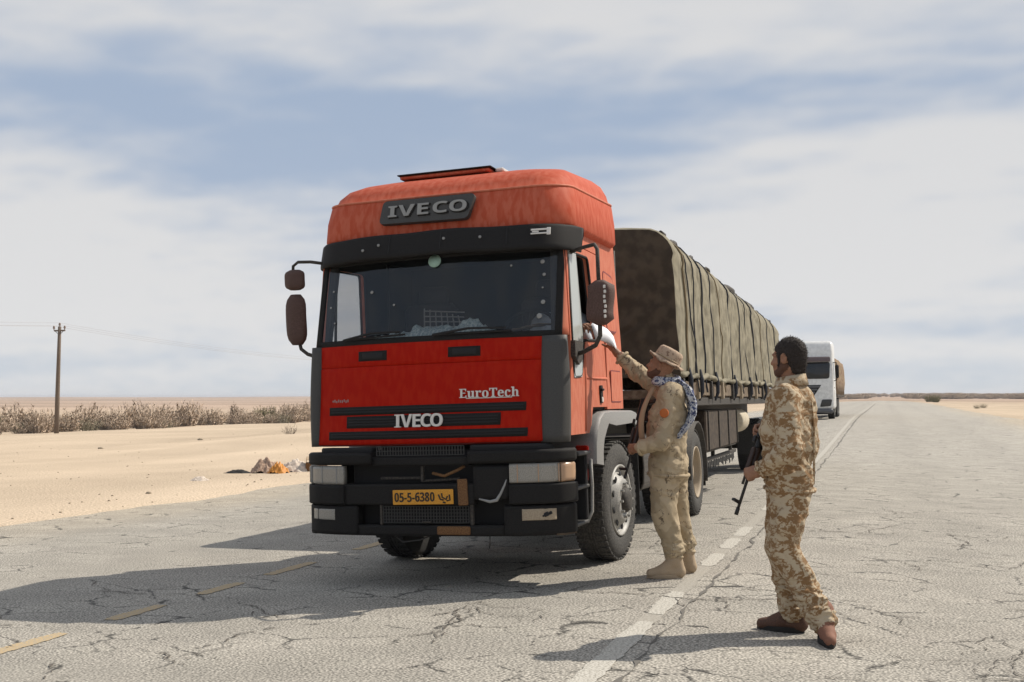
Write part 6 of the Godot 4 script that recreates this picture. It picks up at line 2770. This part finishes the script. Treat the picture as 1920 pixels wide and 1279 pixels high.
# the man in brush-stroke camouflage, standing on the right with a rifle held low
func rifleman() -> void:
	var at := Vector3(-0.505, road_y(-0.505, -6.62), -6.62)
	var t := thing("person", "bareheaded man in brown and sand camouflage standing at the right, rifle held muzzle down", "person", at, deg_to_rad(4.3))
	var fl := Flesh.new(Vector3(-0.48, -0.02, -0.42), Vector3(0.38, 1.58, 0.44), 0.0115)
	# torso, side on: labels 0 cloth, 1 boots, 2 turned-out boot, in the sunlit brown
	fl.bone(Vector3(-0.045, 1.20, -0.075), Vector3(-0.02, 1.33, -0.11), 0.135, 0.105)
	fl.bone(Vector3(-0.065, 1.20, 0.075), Vector3(-0.06, 1.33, 0.11), 0.135, 0.105)
	fl.bone(Vector3(0.0, 1.10, 0.0), Vector3(0.005, 1.34, 0.0), 0.135, 0.12)
	fl.bone(Vector3(-0.04, 0.92, -0.07), Vector3(-0.05, 1.15, -0.07), 0.130, 0.135)
	fl.bone(Vector3(-0.05, 0.92, 0.07), Vector3(-0.055, 1.15, 0.07), 0.130, 0.135)
	fl.bone(Vector3(-0.03, 1.38, -0.13), Vector3(-0.06, 1.38, 0.13), 0.075, 0.075, 0, 0.06)
	fl.bone(Vector3(-0.02, 1.37, 0.0), Vector3(-0.02, 1.47, 0.0), 0.085, 0.062, 0, 0.05)
	# seat and legs
	fl.bone(Vector3(-0.015, 0.90, 0.075), Vector3(-0.075, 0.50, 0.085), 0.122, 0.088, 0, 0.04)
	fl.bone(Vector3(-0.075, 0.50, 0.085), Vector3(0.105, 0.17, 0.12), 0.086, 0.076, 0, 0.02)
	fl.bone(Vector3(0.105, 0.17, 0.12), Vector3(0.135, 0.12, 0.125), 0.080, 0.080, 0, 0.02)
	fl.bone(Vector3(-0.05, 0.90, -0.075), Vector3(-0.095, 0.50, -0.055), 0.118, 0.086, 0, 0.04)
	fl.bone(Vector3(-0.095, 0.50, -0.055), Vector3(-0.035, 0.17, -0.075), 0.084, 0.072, 0, 0.02)
	fl.bone(Vector3(-0.035, 0.17, -0.075), Vector3(-0.03, 0.12, -0.075), 0.078, 0.078, 0, 0.02)
	# near arm, bent to the rifle; far arm across the chest
	fl.bone(Vector3(-0.055, 1.37, 0.165), Vector3(-0.025, 1.09, 0.255), 0.078, 0.066, 0, 0.035)
	fl.bone(Vector3(-0.025, 1.09, 0.255), Vector3(-0.175, 0.970, 0.165), 0.066, 0.050, 0, 0.025)
	fl.bone(Vector3(-0.01, 1.37, -0.165), Vector3(-0.03, 1.10, -0.24), 0.076, 0.064, 0, 0.035)
	fl.bone(Vector3(-0.03, 1.10, -0.24), Vector3(-0.14, 1.19, -0.14), 0.062, 0.050, 0, 0.025)
	fl.blob(Vector3(-0.045, 0.67, 0.178), Vector3(0.070, 0.085, 0.026), Basis(Vector3.UP, 0.2), 0, 0.012)
	fl.blob(Vector3(-0.050, 1.235, 0.262), Vector3(0.045, 0.055, 0.020), Basis(Vector3.UP, 0.2), 0, 0.010)
	var la := Vector3(0.150, 0.115, 0.125)
	var lt := Vector3(0.175, 0.04, 0.290)
	var ra := Vector3(-0.025, 0.115, -0.075)
	var rt := Vector3(-0.205, 0.04, -0.100)
	boot(fl, ra, rt, 1)
	boot(fl, la, lt, 2)
	var q := noise(FastNoiseLite.TYPE_SIMPLEX_SMOOTH, 1.0, 3, 17)
	fl.crease(func(p: Vector3, l: int) -> float:
		if l > 0:
			return 0.0
		var low := smoothstep(0.62, 0.25, p.y)
		var a := 0.008 + 0.010 * low + 0.004 * smoothstep(1.05, 0.9, absf(p.y - 0.98) + 0.9)
		return (absf(q.get_noise_3d(p.x * 7.0 + p.y * 5.0, p.y * (10.0 + 8.0 * low), p.z * 7.0)) * 2.0 - 0.45) * -a * 1.25)
	var c := Vector3(-0.030, 1.608, 0.0)
	var fwd := Vector3(-0.86, -0.04, -0.50)
	var hd := head(c, fwd, Vector3.UP, Vector3(-0.012, 1.45, 0.0), true, 1.0)
	var lh := hand(Vector3(-0.205, 0.952, 0.150), Vector3(-0.80, -0.25, -0.45), Vector3(-0.25, 0.2, 0.95), 1.0, 1.25, 0.03, 0.7)
	var rh := hand(Vector3(-0.165, 1.20, -0.12), Vector3(-0.7, -0.2, 0.55), Vector3(-0.5, 0.5, -0.7), -1.0, 1.1, 0.03, 0.7)
	join("body", [fl, hd, lh, rh], [[M.camo_brush, M.boot_brown, M.boot_brown_lit], [M.skin, M.beard], [M.skin], [M.skin]], t)
	# hair: a close cap over the skull
	var hf := Flesh.new(c - Vector3(0.15, 0.14, 0.15), c + Vector3(0.15, 0.16, 0.15), 0.006)
	var z := fwd.normalized()
	var x := Vector3.UP.cross(z).normalized()
	var b := Basis(x, z.cross(x), z)
	hf.blob(c + b * Vector3(0, 0.030, -0.015), Vector3(0.0805, 0.095, 0.098), b, 0, 0.02)
	hf.blob(c + b * Vector3(0, -0.028, -0.052), Vector3(0.066, 0.060, 0.056), b, 0, 0.02)
	hf.blob(c + b * Vector3(0, -0.055, 0.080), Vector3(0.105, 0.118, 0.085), b, 0, 0.010, true)
	for e in [-1.0, 1.0]:
		hf.blob(c + b * Vector3(e * 0.086, -0.030, -0.012), Vector3(0.028, 0.042, 0.026), b, 0, 0.006, true)
		hf.bone(c + b * Vector3(e * 0.066, 0.022, 0.022), c + b * Vector3(e * 0.064, -0.045, 0.026), 0.013, 0.009, 0, 0.006)
	hf.bone(c + b * Vector3(-0.03, -0.075, -0.062), c + b * Vector3(0.03, -0.075, -0.062), 0.024, 0.024, 0, 0.02)
	var hq := noise(FastNoiseLite.TYPE_SIMPLEX, 60.0, 2, 3)
	hf.crease(func(p: Vector3, _l: int) -> float: return hq.get_noise_3dv(p * 1.5) * 0.006)
	var cap := skin("hair", hf, [M.hair], t)
	# short hair stands off the cap
	var arr: Array = cap.mesh.surface_get_arrays(0)
	var hv: PackedVector3Array = arr[Mesh.ARRAY_VERTEX]
	var hn: PackedVector3Array = arr[Mesh.ARRAY_NORMAL]
	var rng := RandomNumberGenerator.new()
	rng.seed = 12
	var hs := S()
	for i in 2600:
		var k := rng.randi_range(0, hv.size() - 1)
		var p := hv[k] + Vector3(rng.randf_range(-1, 1), rng.randf_range(-1, 1), rng.randf_range(-1, 1)) * 0.003
		var d := (hn[k] + Vector3(rng.randf_range(-1, 1), rng.randf_range(-1, 0.6), rng.randf_range(-1, 1)) * 0.8).normalized()
		var w := d.cross(Vector3(rng.randf_range(-1, 1), 1, rng.randf_range(-1, 1))).normalized() * 0.0016
		tri(hs, p - w, p + w, p + d * rng.randf_range(0.006, 0.013))
	hs.generate_normals()
	var strands := MeshInstance3D.new()
	strands.name = "hair_strands"
	strands.mesh = hs.commit()
	strands.mesh.surface_set_material(0, M.hair)
	strands.set_meta("kind", "stuff")
	t.add_child(strands)
	# turned-down collar, cuffs, jacket hem
	var st := S(true)
	var rings := []
	for k in 25:
		var a := TAU * k / 24
		var w := Vector3(cos(a), 0, sin(a))
		var top := Vector3(-0.018, 1.497, 0.0) + w * Vector3(0.070, 0, 0.072) + Vector3(0, 0.014 * cos(a), 0)
		var fold := top + w * 0.014 + Vector3(0, 0.008, 0)
		var low := Vector3(-0.018, 1.440, 0.0) + w * Vector3(0.102, 0, 0.110) + Vector3(0, 0.012 * cos(a), 0)
		rings.append(PackedVector3Array([top - Vector3(0, 0.04, 0), top, fold, low, low - w * 0.012]))
	loft(st, rings, false, false, false)
	part("collar", st, M.camo_brush, t)
	ring_cloth("cuff", hoop(Vector3(-0.192, 0.962, 0.158), Vector3(-0.85, -0.45, -0.2), 0.047, 0.047, 0.1, 3), 0.011, M.camo_brush, t)
	ring_cloth("cuff", hoop(Vector3(-0.148, 1.194, -0.132), Vector3(-0.8, 0.0, 0.6), 0.046, 0.046, 0.1, 4), 0.011, M.camo_brush, t)
	ring_cloth("jacket_hem", hoop(Vector3(-0.035, 0.845, 0.0), Vector3(0.05, 1, 0), 0.195, 0.142, 0.08, 5), 0.013, M.camo_brush, t)
	st = S(true)
	tube(st, [Vector3(0.095, 1.36, 0.07), Vector3(0.108, 1.2, 0.085), Vector3(0.105, 1.0, 0.09), Vector3(0.10, 0.88, 0.09)], 0.007, 6)
	part("jacket_seam", st, M.camo_brush, t)
	sole(la, lt, t, M.sole)
	sole(ra, rt, t, M.sole)
	# the rifle: held by the fore-end, stock up against the chest
	var zz := Vector3(-0.296, -0.918, 0.276).normalized()
	var yy := Vector3(-0.60, 0.2, 0.75)
	yy = (yy - zz * yy.dot(zz)).normalized()
	rifle("rifle", "black rifle held muzzle down by the bareheaded man at the right", Transform3D(Basis(yy.cross(zz), yy, zz), Vector3(-0.135, 1.215, -0.045)).scaled_local(Vector3.ONE * 0.92), t, true)


# the man in a sun hat who reaches up to the cab window
func checker() -> void:
	var at := Vector3(-1.60, road_y(-1.60, -8.35), -8.35)
	var t := thing("person", "man in pale tan camouflage and sun hat reaching up to the truck window", "person", at, deg_to_rad(10.7))
	t.scale = Vector3.ONE * 0.972
	t.position += Vector3(0.025, 0, 0)
	var fl := Flesh.new(Vector3(-0.56, -0.02, -0.42), Vector3(0.40, 1.84, 0.42), 0.0125)
	fl.bone(Vector3(0.015, 1.27, -0.08), Vector3(0.005, 1.40, -0.11), 0.135, 0.105)
	fl.bone(Vector3(0.005, 1.27, 0.08), Vector3(0.015, 1.40, 0.11), 0.138, 0.105)
	fl.bone(Vector3(0.0, 1.0, -0.06), Vector3(0.01, 1.25, -0.06), 0.135, 0.145)
	fl.bone(Vector3(-0.01, 1.0, 0.06), Vector3(0.0, 1.25, 0.06), 0.140, 0.148)
	fl.bone(Vector3(-0.03, 1.12, 0.0), Vector3(-0.02, 1.25, 0.0), 0.15, 0.14)
	fl.bone(Vector3(-0.01, 1.46, -0.12), Vector3(0.03, 1.44, 0.13), 0.078, 0.078, 0, 0.06)
	fl.bone(Vector3(0.0, 1.44, 0.0), Vector3(-0.015, 1.54, 0.0), 0.088, 0.066, 0, 0.05)
	# jacket skirt
	fl.bone(Vector3(-0.01, 0.90, -0.05), Vector3(-0.01, 0.86, 0.06), 0.150, 0.155, 0, 0.03)
	# legs
	fl.bone(Vector3(-0.03, 0.88, 0.075), Vector3(-0.045, 0.53, 0.085), 0.122, 0.100, 0, 0.03)
	fl.bone(Vector3(-0.045, 0.53, 0.085), Vector3(0.030, 0.24, 0.07), 0.100, 0.082, 0, 0.02)
	fl.bone(Vector3(0.030, 0.24, 0.07), Vector3(0.032, 0.205, 0.07), 0.088, 0.074, 0, 0.015)
	fl.bone(Vector3(0.025, 0.88, -0.085), Vector3(0.055, 0.53, -0.13), 0.118, 0.096, 0, 0.03)
	fl.bone(Vector3(0.055, 0.53, -0.13), Vector3(0.125, 0.24, -0.19), 0.094, 0.078, 0, 0.02)
	fl.bone(Vector3(0.125, 0.24, -0.19), Vector3(0.128, 0.205, -0.19), 0.084, 0.072, 0, 0.015)
	# pockets on the thigh and breast
	fl.blob(Vector3(-0.075, 0.72, 0.155), Vector3(0.075, 0.085, 0.035), Basis(Vector3.UP, -0.4), 0, 0.02)
	# near arm bent at the waist, far arm raised
	fl.bone(Vector3(0.035, 1.42, 0.160), Vector3(-0.055, 1.07, 0.255), 0.078, 0.066, 0, 0.035)
	fl.bone(Vector3(-0.055, 1.07, 0.255), Vector3(-0.205, 1.02, 0.215), 0.068, 0.058, 0, 0.025)
	fl.bone(Vector3(-0.045, 1.45, -0.17), Vector3(-0.245, 1.605, -0.225), 0.076, 0.070, 0, 0.035)
	fl.bone(Vector3(-0.245, 1.605, -0.225), Vector3(-0.365, 1.715, -0.235), 0.070, 0.058, 0, 0.025)
	fl.bone(Vector3(-0.345, 1.695, -0.233), Vector3(-0.445, 1.80, -0.24), 0.036, 0.027, 1, 0.008)
	var la := Vector3(0.032, 0.135, 0.065)
	var lt := Vector3(-0.150, 0.04, 0.085)
	var ra := Vector3(0.128, 0.135, -0.19)
	var rt := Vector3(-0.04, 0.04, -0.20)
	fl.bone(la, Vector3(0.030, 0.24, 0.07), 0.055, 0.056, 2, 0.012)
	fl.bone(ra, Vector3(0.125, 0.24, -0.19), 0.053, 0.055, 2, 0.012)
	boot(fl, la, lt, 2, 1.06)
	boot(fl, ra, rt, 2, 1.06)
	var q := noise(FastNoiseLite.TYPE_SIMPLEX_SMOOTH, 1.0, 3, 29)
	fl.crease(func(p: Vector3, l: int) -> float:
		if l > 0:
			return 0.0
		var low := smoothstep(0.60, 0.25, p.y)
		var arm := smoothstep(-0.12, -0.25, p.x) * smoothstep(1.3, 1.5, p.y)
		return (absf(q.get_noise_3d(p.x * (6.0 + arm * 8.0) + p.y * 4.0, p.y * (8.0 + 7.0 * low), p.z * 6.0)) * 2.0 - 0.45) * -(0.013 + 0.006 * low + 0.006 * arm))
	var c := Vector3(-0.060, 1.648, 0.0)
	var fwd := Vector3(-0.90, 0.30, -0.30)
	var upv := Vector3(0.30, 0.95, 0.0)
	var hd := head(c, fwd, upv, Vector3(-0.01, 1.50, 0.0), true, 0.98)
	var rh := hand(Vector3(-0.445, 1.80, -0.24), Vector3(-0.50, 0.78, 0.12), Vector3(0.70, 0.45, -0.20), 1.0, 0.55, 0.05, 0.4)
	var lh := hand(Vector3(-0.235, 1.01, 0.205), Vector3(-0.80, -0.05, -0.50), Vector3(-0.45, 0.3, 0.85), 1.0, 1.2, 0.03, 0.7)
	join("body", [fl, hd, rh, lh], [[M.camo_tan, M.skin, M.boot_tan], [M.skin, M.beard], [M.skin], [M.skin]], t)
	sole(la, lt, t, M.boot_tan)
	sole(ra, rt, t, M.boot_tan)
	ring_cloth("cuff", hoop(Vector3(-0.376, 1.727, -0.236), Vector3(-0.7, 0.70, -0.05), 0.058, 0.058, 0.15, 6), 0.013, M.camo_tan, t)
	ring_cloth("cuff", hoop(Vector3(-0.215, 1.015, 0.212), Vector3(-0.9, -0.1, -0.4), 0.054, 0.052, 0.15, 7), 0.013, M.camo_tan, t)
	ring_cloth("jacket_hem", hoop(Vector3(-0.008, 0.800, 0.0), Vector3(0.03, 1, 0), 0.205, 0.160, 0.06, 8), 0.014, M.camo_tan, t)
	# sun hat, tipped back
	var hb := Basis(Vector3.BACK, -0.52) * Basis(Vector3.UP, 0.0)
	var hc := c + Vector3(0.048, 0.050, 0.0)
	var st := S(true)
	var rings := []
	var wob := noise(FastNoiseLite.TYPE_SIMPLEX_SMOOTH, 1.0, 2, 51)
	for p in [[0.145, -0.018], [0.148, -0.012], [0.122, -0.002], [0.104, 0.006], [0.103, 0.014], [0.100, 0.055], [0.094, 0.082], [0.080, 0.096], [0.045, 0.101], [0.0, 0.102]]:
		var ring := PackedVector3Array()
		for k in 32:
			var a := TAU * k / 32
			var brim := smoothstep(0.105, 0.155, p[0])
			var w := wob.get_noise_2d(cos(a) * 1.8, sin(a) * 1.8)
			ring.append(hc + hb * Vector3(cos(a) * p[0] * 1.05, p[1] + brim * (0.022 * w + 0.014 * cos(a * 2.0)), sin(a) * p[0] * 0.95))
		rings.append(ring)
	loft(st, rings, true, false, false)
	rings.clear()
	for p in [[0.104, 0.000], [0.145, -0.022]]:
		var ring := PackedVector3Array()
		for k in 32:
			var a := TAU * k / 32
			var brim := smoothstep(0.105, 0.155, p[0])
			var w := wob.get_noise_2d(cos(a) * 1.8, sin(a) * 1.8)
			ring.append(hc + hb * Vector3(cos(a) * p[0] * 1.05, p[1] + brim * (0.022 * w + 0.014 * cos(a * 2.0)), sin(a) * p[0] * 0.95))
		rings.append(ring)
	loft(st, rings, true, false, false)
	var hat := part("sun_hat", st, M.hat, t)
	ring_cloth("hat_band", hoop(hc + hb * Vector3(0, 0.014, 0), hb.y, 0.107, 0.100, 0.02, 2), 0.006, M.boot_tan, hat)
	# scarf: wound round the neck, the tail hanging down the back
	st = S(true)
	for k in 3:
		tube(st, hoop(Vector3(-0.012, 1.505 + 0.022 * k, 0.0), Vector3(0.25 - 0.1 * k, 1, 0.1 * k), 0.098 - 0.008 * k, 0.094 - 0.006 * k, 0.22, 60 + k), 0.030, 8, false)
	var scarf := part("scarf", st, M.scarf, t)
	st = S(true)
	rings = []
	var path := [Vector3(0.075, 1.540, 0.06), Vector3(0.135, 1.485, 0.095), Vector3(0.172, 1.40, 0.115), Vector3(0.185, 1.31, 0.125), Vector3(0.168, 1.23, 0.145), Vector3(0.125, 1.165, 0.165), Vector3(0.085, 1.115, 0.175), Vector3(0.07, 1.085, 0.178)]
	var wide := [0.035, 0.055, 0.062, 0.055, 0.050, 0.046, 0.036, 0.022]
	for i in 29:
		var u := i / 28.0 * 7.0
		var k := mini(int(u), 6)
		var p: Vector3 = (path[k] as Vector3).lerp(path[k + 1], u - k)
		var w: float = lerpf(wide[k], wide[k + 1], u - k)
		var ring := PackedVector3Array()
		for j in 16:
			var a := TAU * j / 16
			var crimp := 1.0 + 0.28 * sin(a * 5.0 + u * 1.3) + 0.15 * sin(u * 6.0 + a)
			ring.append(p + Vector3(cos(a) * w * 0.55, sin(a) * w * 0.25, sin(a) * w * 1.15) * crimp)
		rings.append(ring)
	rings.reverse()
	loft(st, rings)
	part("scarf_tail", st, M.scarf, scarf)
	# arm patch and rifle sling
	st = S(true)
	lathe(st, [[-0.006, 0.036], [0.010, 0.034], [0.012, 0.030], [0.012, 0.0]], Transform3D(Basis(Vector3.UP, -0.25) * Basis(Vector3.RIGHT, -0.25), Vector3(-0.035, 1.285, 0.292)), 18, false)
	part("arm_badge", st, M.badge_orange, t, "round orange badge on the tan sleeve")
	st = S(true)
	rings = []
	for i in 13:
		var u := i / 12.0
		var p := Vector3(-0.115, 1.49, 0.05).lerp(Vector3(-0.205, 1.06, 0.13), u) + Vector3(-0.045 * sin(u * PI), 0, 0.05 * sin(u * PI))
		var s := Vector3(0.022, 0.006, 0.006)
		rings.append(PackedVector3Array([p - s + Vector3(0, 0, 0.003), p + s + Vector3(0, 0, 0.003), p + s - Vector3(0, 0, 0.003), p - s - Vector3(0, 0, 0.003)]))
	loft(st, rings)
	part("rifle_sling", st, M.strap, t)
	var dir := Vector3(-0.226, -0.877, 0.424).normalized()
	var yy := Vector3(-0.80, 0.1, -0.50)
	yy = (yy - dir * yy.dot(dir)).normalized()
	rifle("rifle", "black rifle hanging at the waist of the man in the sun hat", Transform3D(Basis(yy.cross(dir), yy, dir), Vector3(-0.150, 1.335, -0.06)), t, true)
	# papers in the raised hand
	var p := Node3D.new()
	p.name = numbered("papers")
	add_child(p)
	p.transform = t.transform
	tag(p, "white papers passed between the raised hand and the cab window", "papers")
	for k in 4:
		st = S(true)
		rings = []
		for i in 7:
			var u := i / 6.0
			var bend := 0.020 * sin(u * PI * (1.0 + 0.2 * k))
			var c0 := Vector3(-0.475 + 0.01 * k, 1.865 - 0.008 * k, -0.275 + 0.01 * k).lerp(Vector3(-0.595, 1.925 + 0.012 * k, 0.045 + 0.03 * k), u) + Vector3(0.004 * k, bend, 0)
			rings.append(PackedVector3Array([c0 + Vector3(-0.012, 0.062, 0.0), c0 + Vector3(0.022, -0.062, 0.0), c0 + Vector3(0.0235, -0.062, 0.0), c0 + Vector3(-0.0105, 0.062, 0.0)]))
		loft(st, rings)
		part("sheet", st, M.paper, p)


# the driver, in the shade of the cab behind the open window
func driver() -> void:
	var t := thing("person", "driver sitting in the shade of the red cab, hand at the open window", "person", TRUCK_AT)
	t.rotation.z = TRUCK_LEAN
	var o := Vector3(0.72, 1.57, -1.12)
	var fl := Flesh.new(o + Vector3(-0.36, -0.08, -0.28), o + Vector3(0.52, 0.62, 0.66), 0.014)
	fl.bone(o + Vector3(-0.08, 0.10, 0.0), o + Vector3(-0.10, 0.40, 0.0), 0.13, 0.12)
	fl.bone(o + Vector3(0.08, 0.10, 0.0), o + Vector3(0.10, 0.40, 0.0), 0.13, 0.12)
	fl.bone(o + Vector3(-0.15, 0.44, 0.0), o + Vector3(0.15, 0.44, 0.0), 0.075, 0.075, 0, 0.05)
	fl.bone(o + Vector3(0, 0.44, 0.0), o + Vector3(0.05, 0.53, 0.02), 0.07, 0.06, 0, 0.04)
	fl.bone(o + Vector3(-0.09, 0.03, 0.05), o + Vector3(-0.11, 0.04, 0.48), 0.095, 0.075)
	fl.bone(o + Vector3(0.09, 0.03, 0.05), o + Vector3(0.11, 0.04, 0.48), 0.095, 0.075)
	fl.bone(o + Vector3(0.19, 0.42, 0.0), o + Vector3(0.255, 0.27, 0.18), 0.068, 0.058, 0, 0.03)
	fl.bone(o + Vector3(0.255, 0.27, 0.18), o + Vector3(0.270, 0.345, 0.38), 0.058, 0.048, 0, 0.02)
	fl.bone(o + Vector3(-0.19, 0.42, 0.0), o + Vector3(-0.24, 0.18, 0.16), 0.066, 0.056, 0, 0.03)
	fl.bone(o + Vector3(-0.24, 0.18, 0.16), o + Vector3(-0.08, 0.16, 0.32), 0.054, 0.044, 0, 0.02)
	var hd := head(o + Vector3(0.09, 0.68, 0.04), Vector3(0.80, -0.10, 0.55), Vector3.UP, o + Vector3(0.05, 0.52, 0.02), true)
	var rh := hand(o + Vector3(0.275, 0.355, 0.405), Vector3(0.70, 0.15, 0.65), Vector3(0.1, 0.9, 0.3), -1.0, 0.7)
	var lh := hand(o + Vector3(-0.05, 0.16, 0.345), Vector3(0.6, 0.1, 0.7), Vector3(0.0, 0.9, -0.3), -1.0, 0.9)
	join("body", [fl, hd, rh, lh], [[M.shirt], [M.skin, M.beard], [M.skin], [M.skin]], t)
	var c := o + Vector3(0.09, 0.68, 0.04)
	var hf := Flesh.new(c - Vector3.ONE * 0.15, c + Vector3.ONE * 0.15, 0.009)
	var z := Vector3(0.80, -0.10, 0.55).normalized()
	var x := Vector3.UP.cross(z).normalized()
	var b := Basis(x, z.cross(x), z)
	hf.blob(c + b * Vector3(0, 0.036, -0.018), Vector3(0.084, 0.098, 0.100), b, 0, 0.02)
	hf.blob(c + b * Vector3(0, -0.05, 0.08), Vector3(0.11, 0.12, 0.09), b, 0, 0.01, true)
	skin("hair", hf, [M.hair], t)
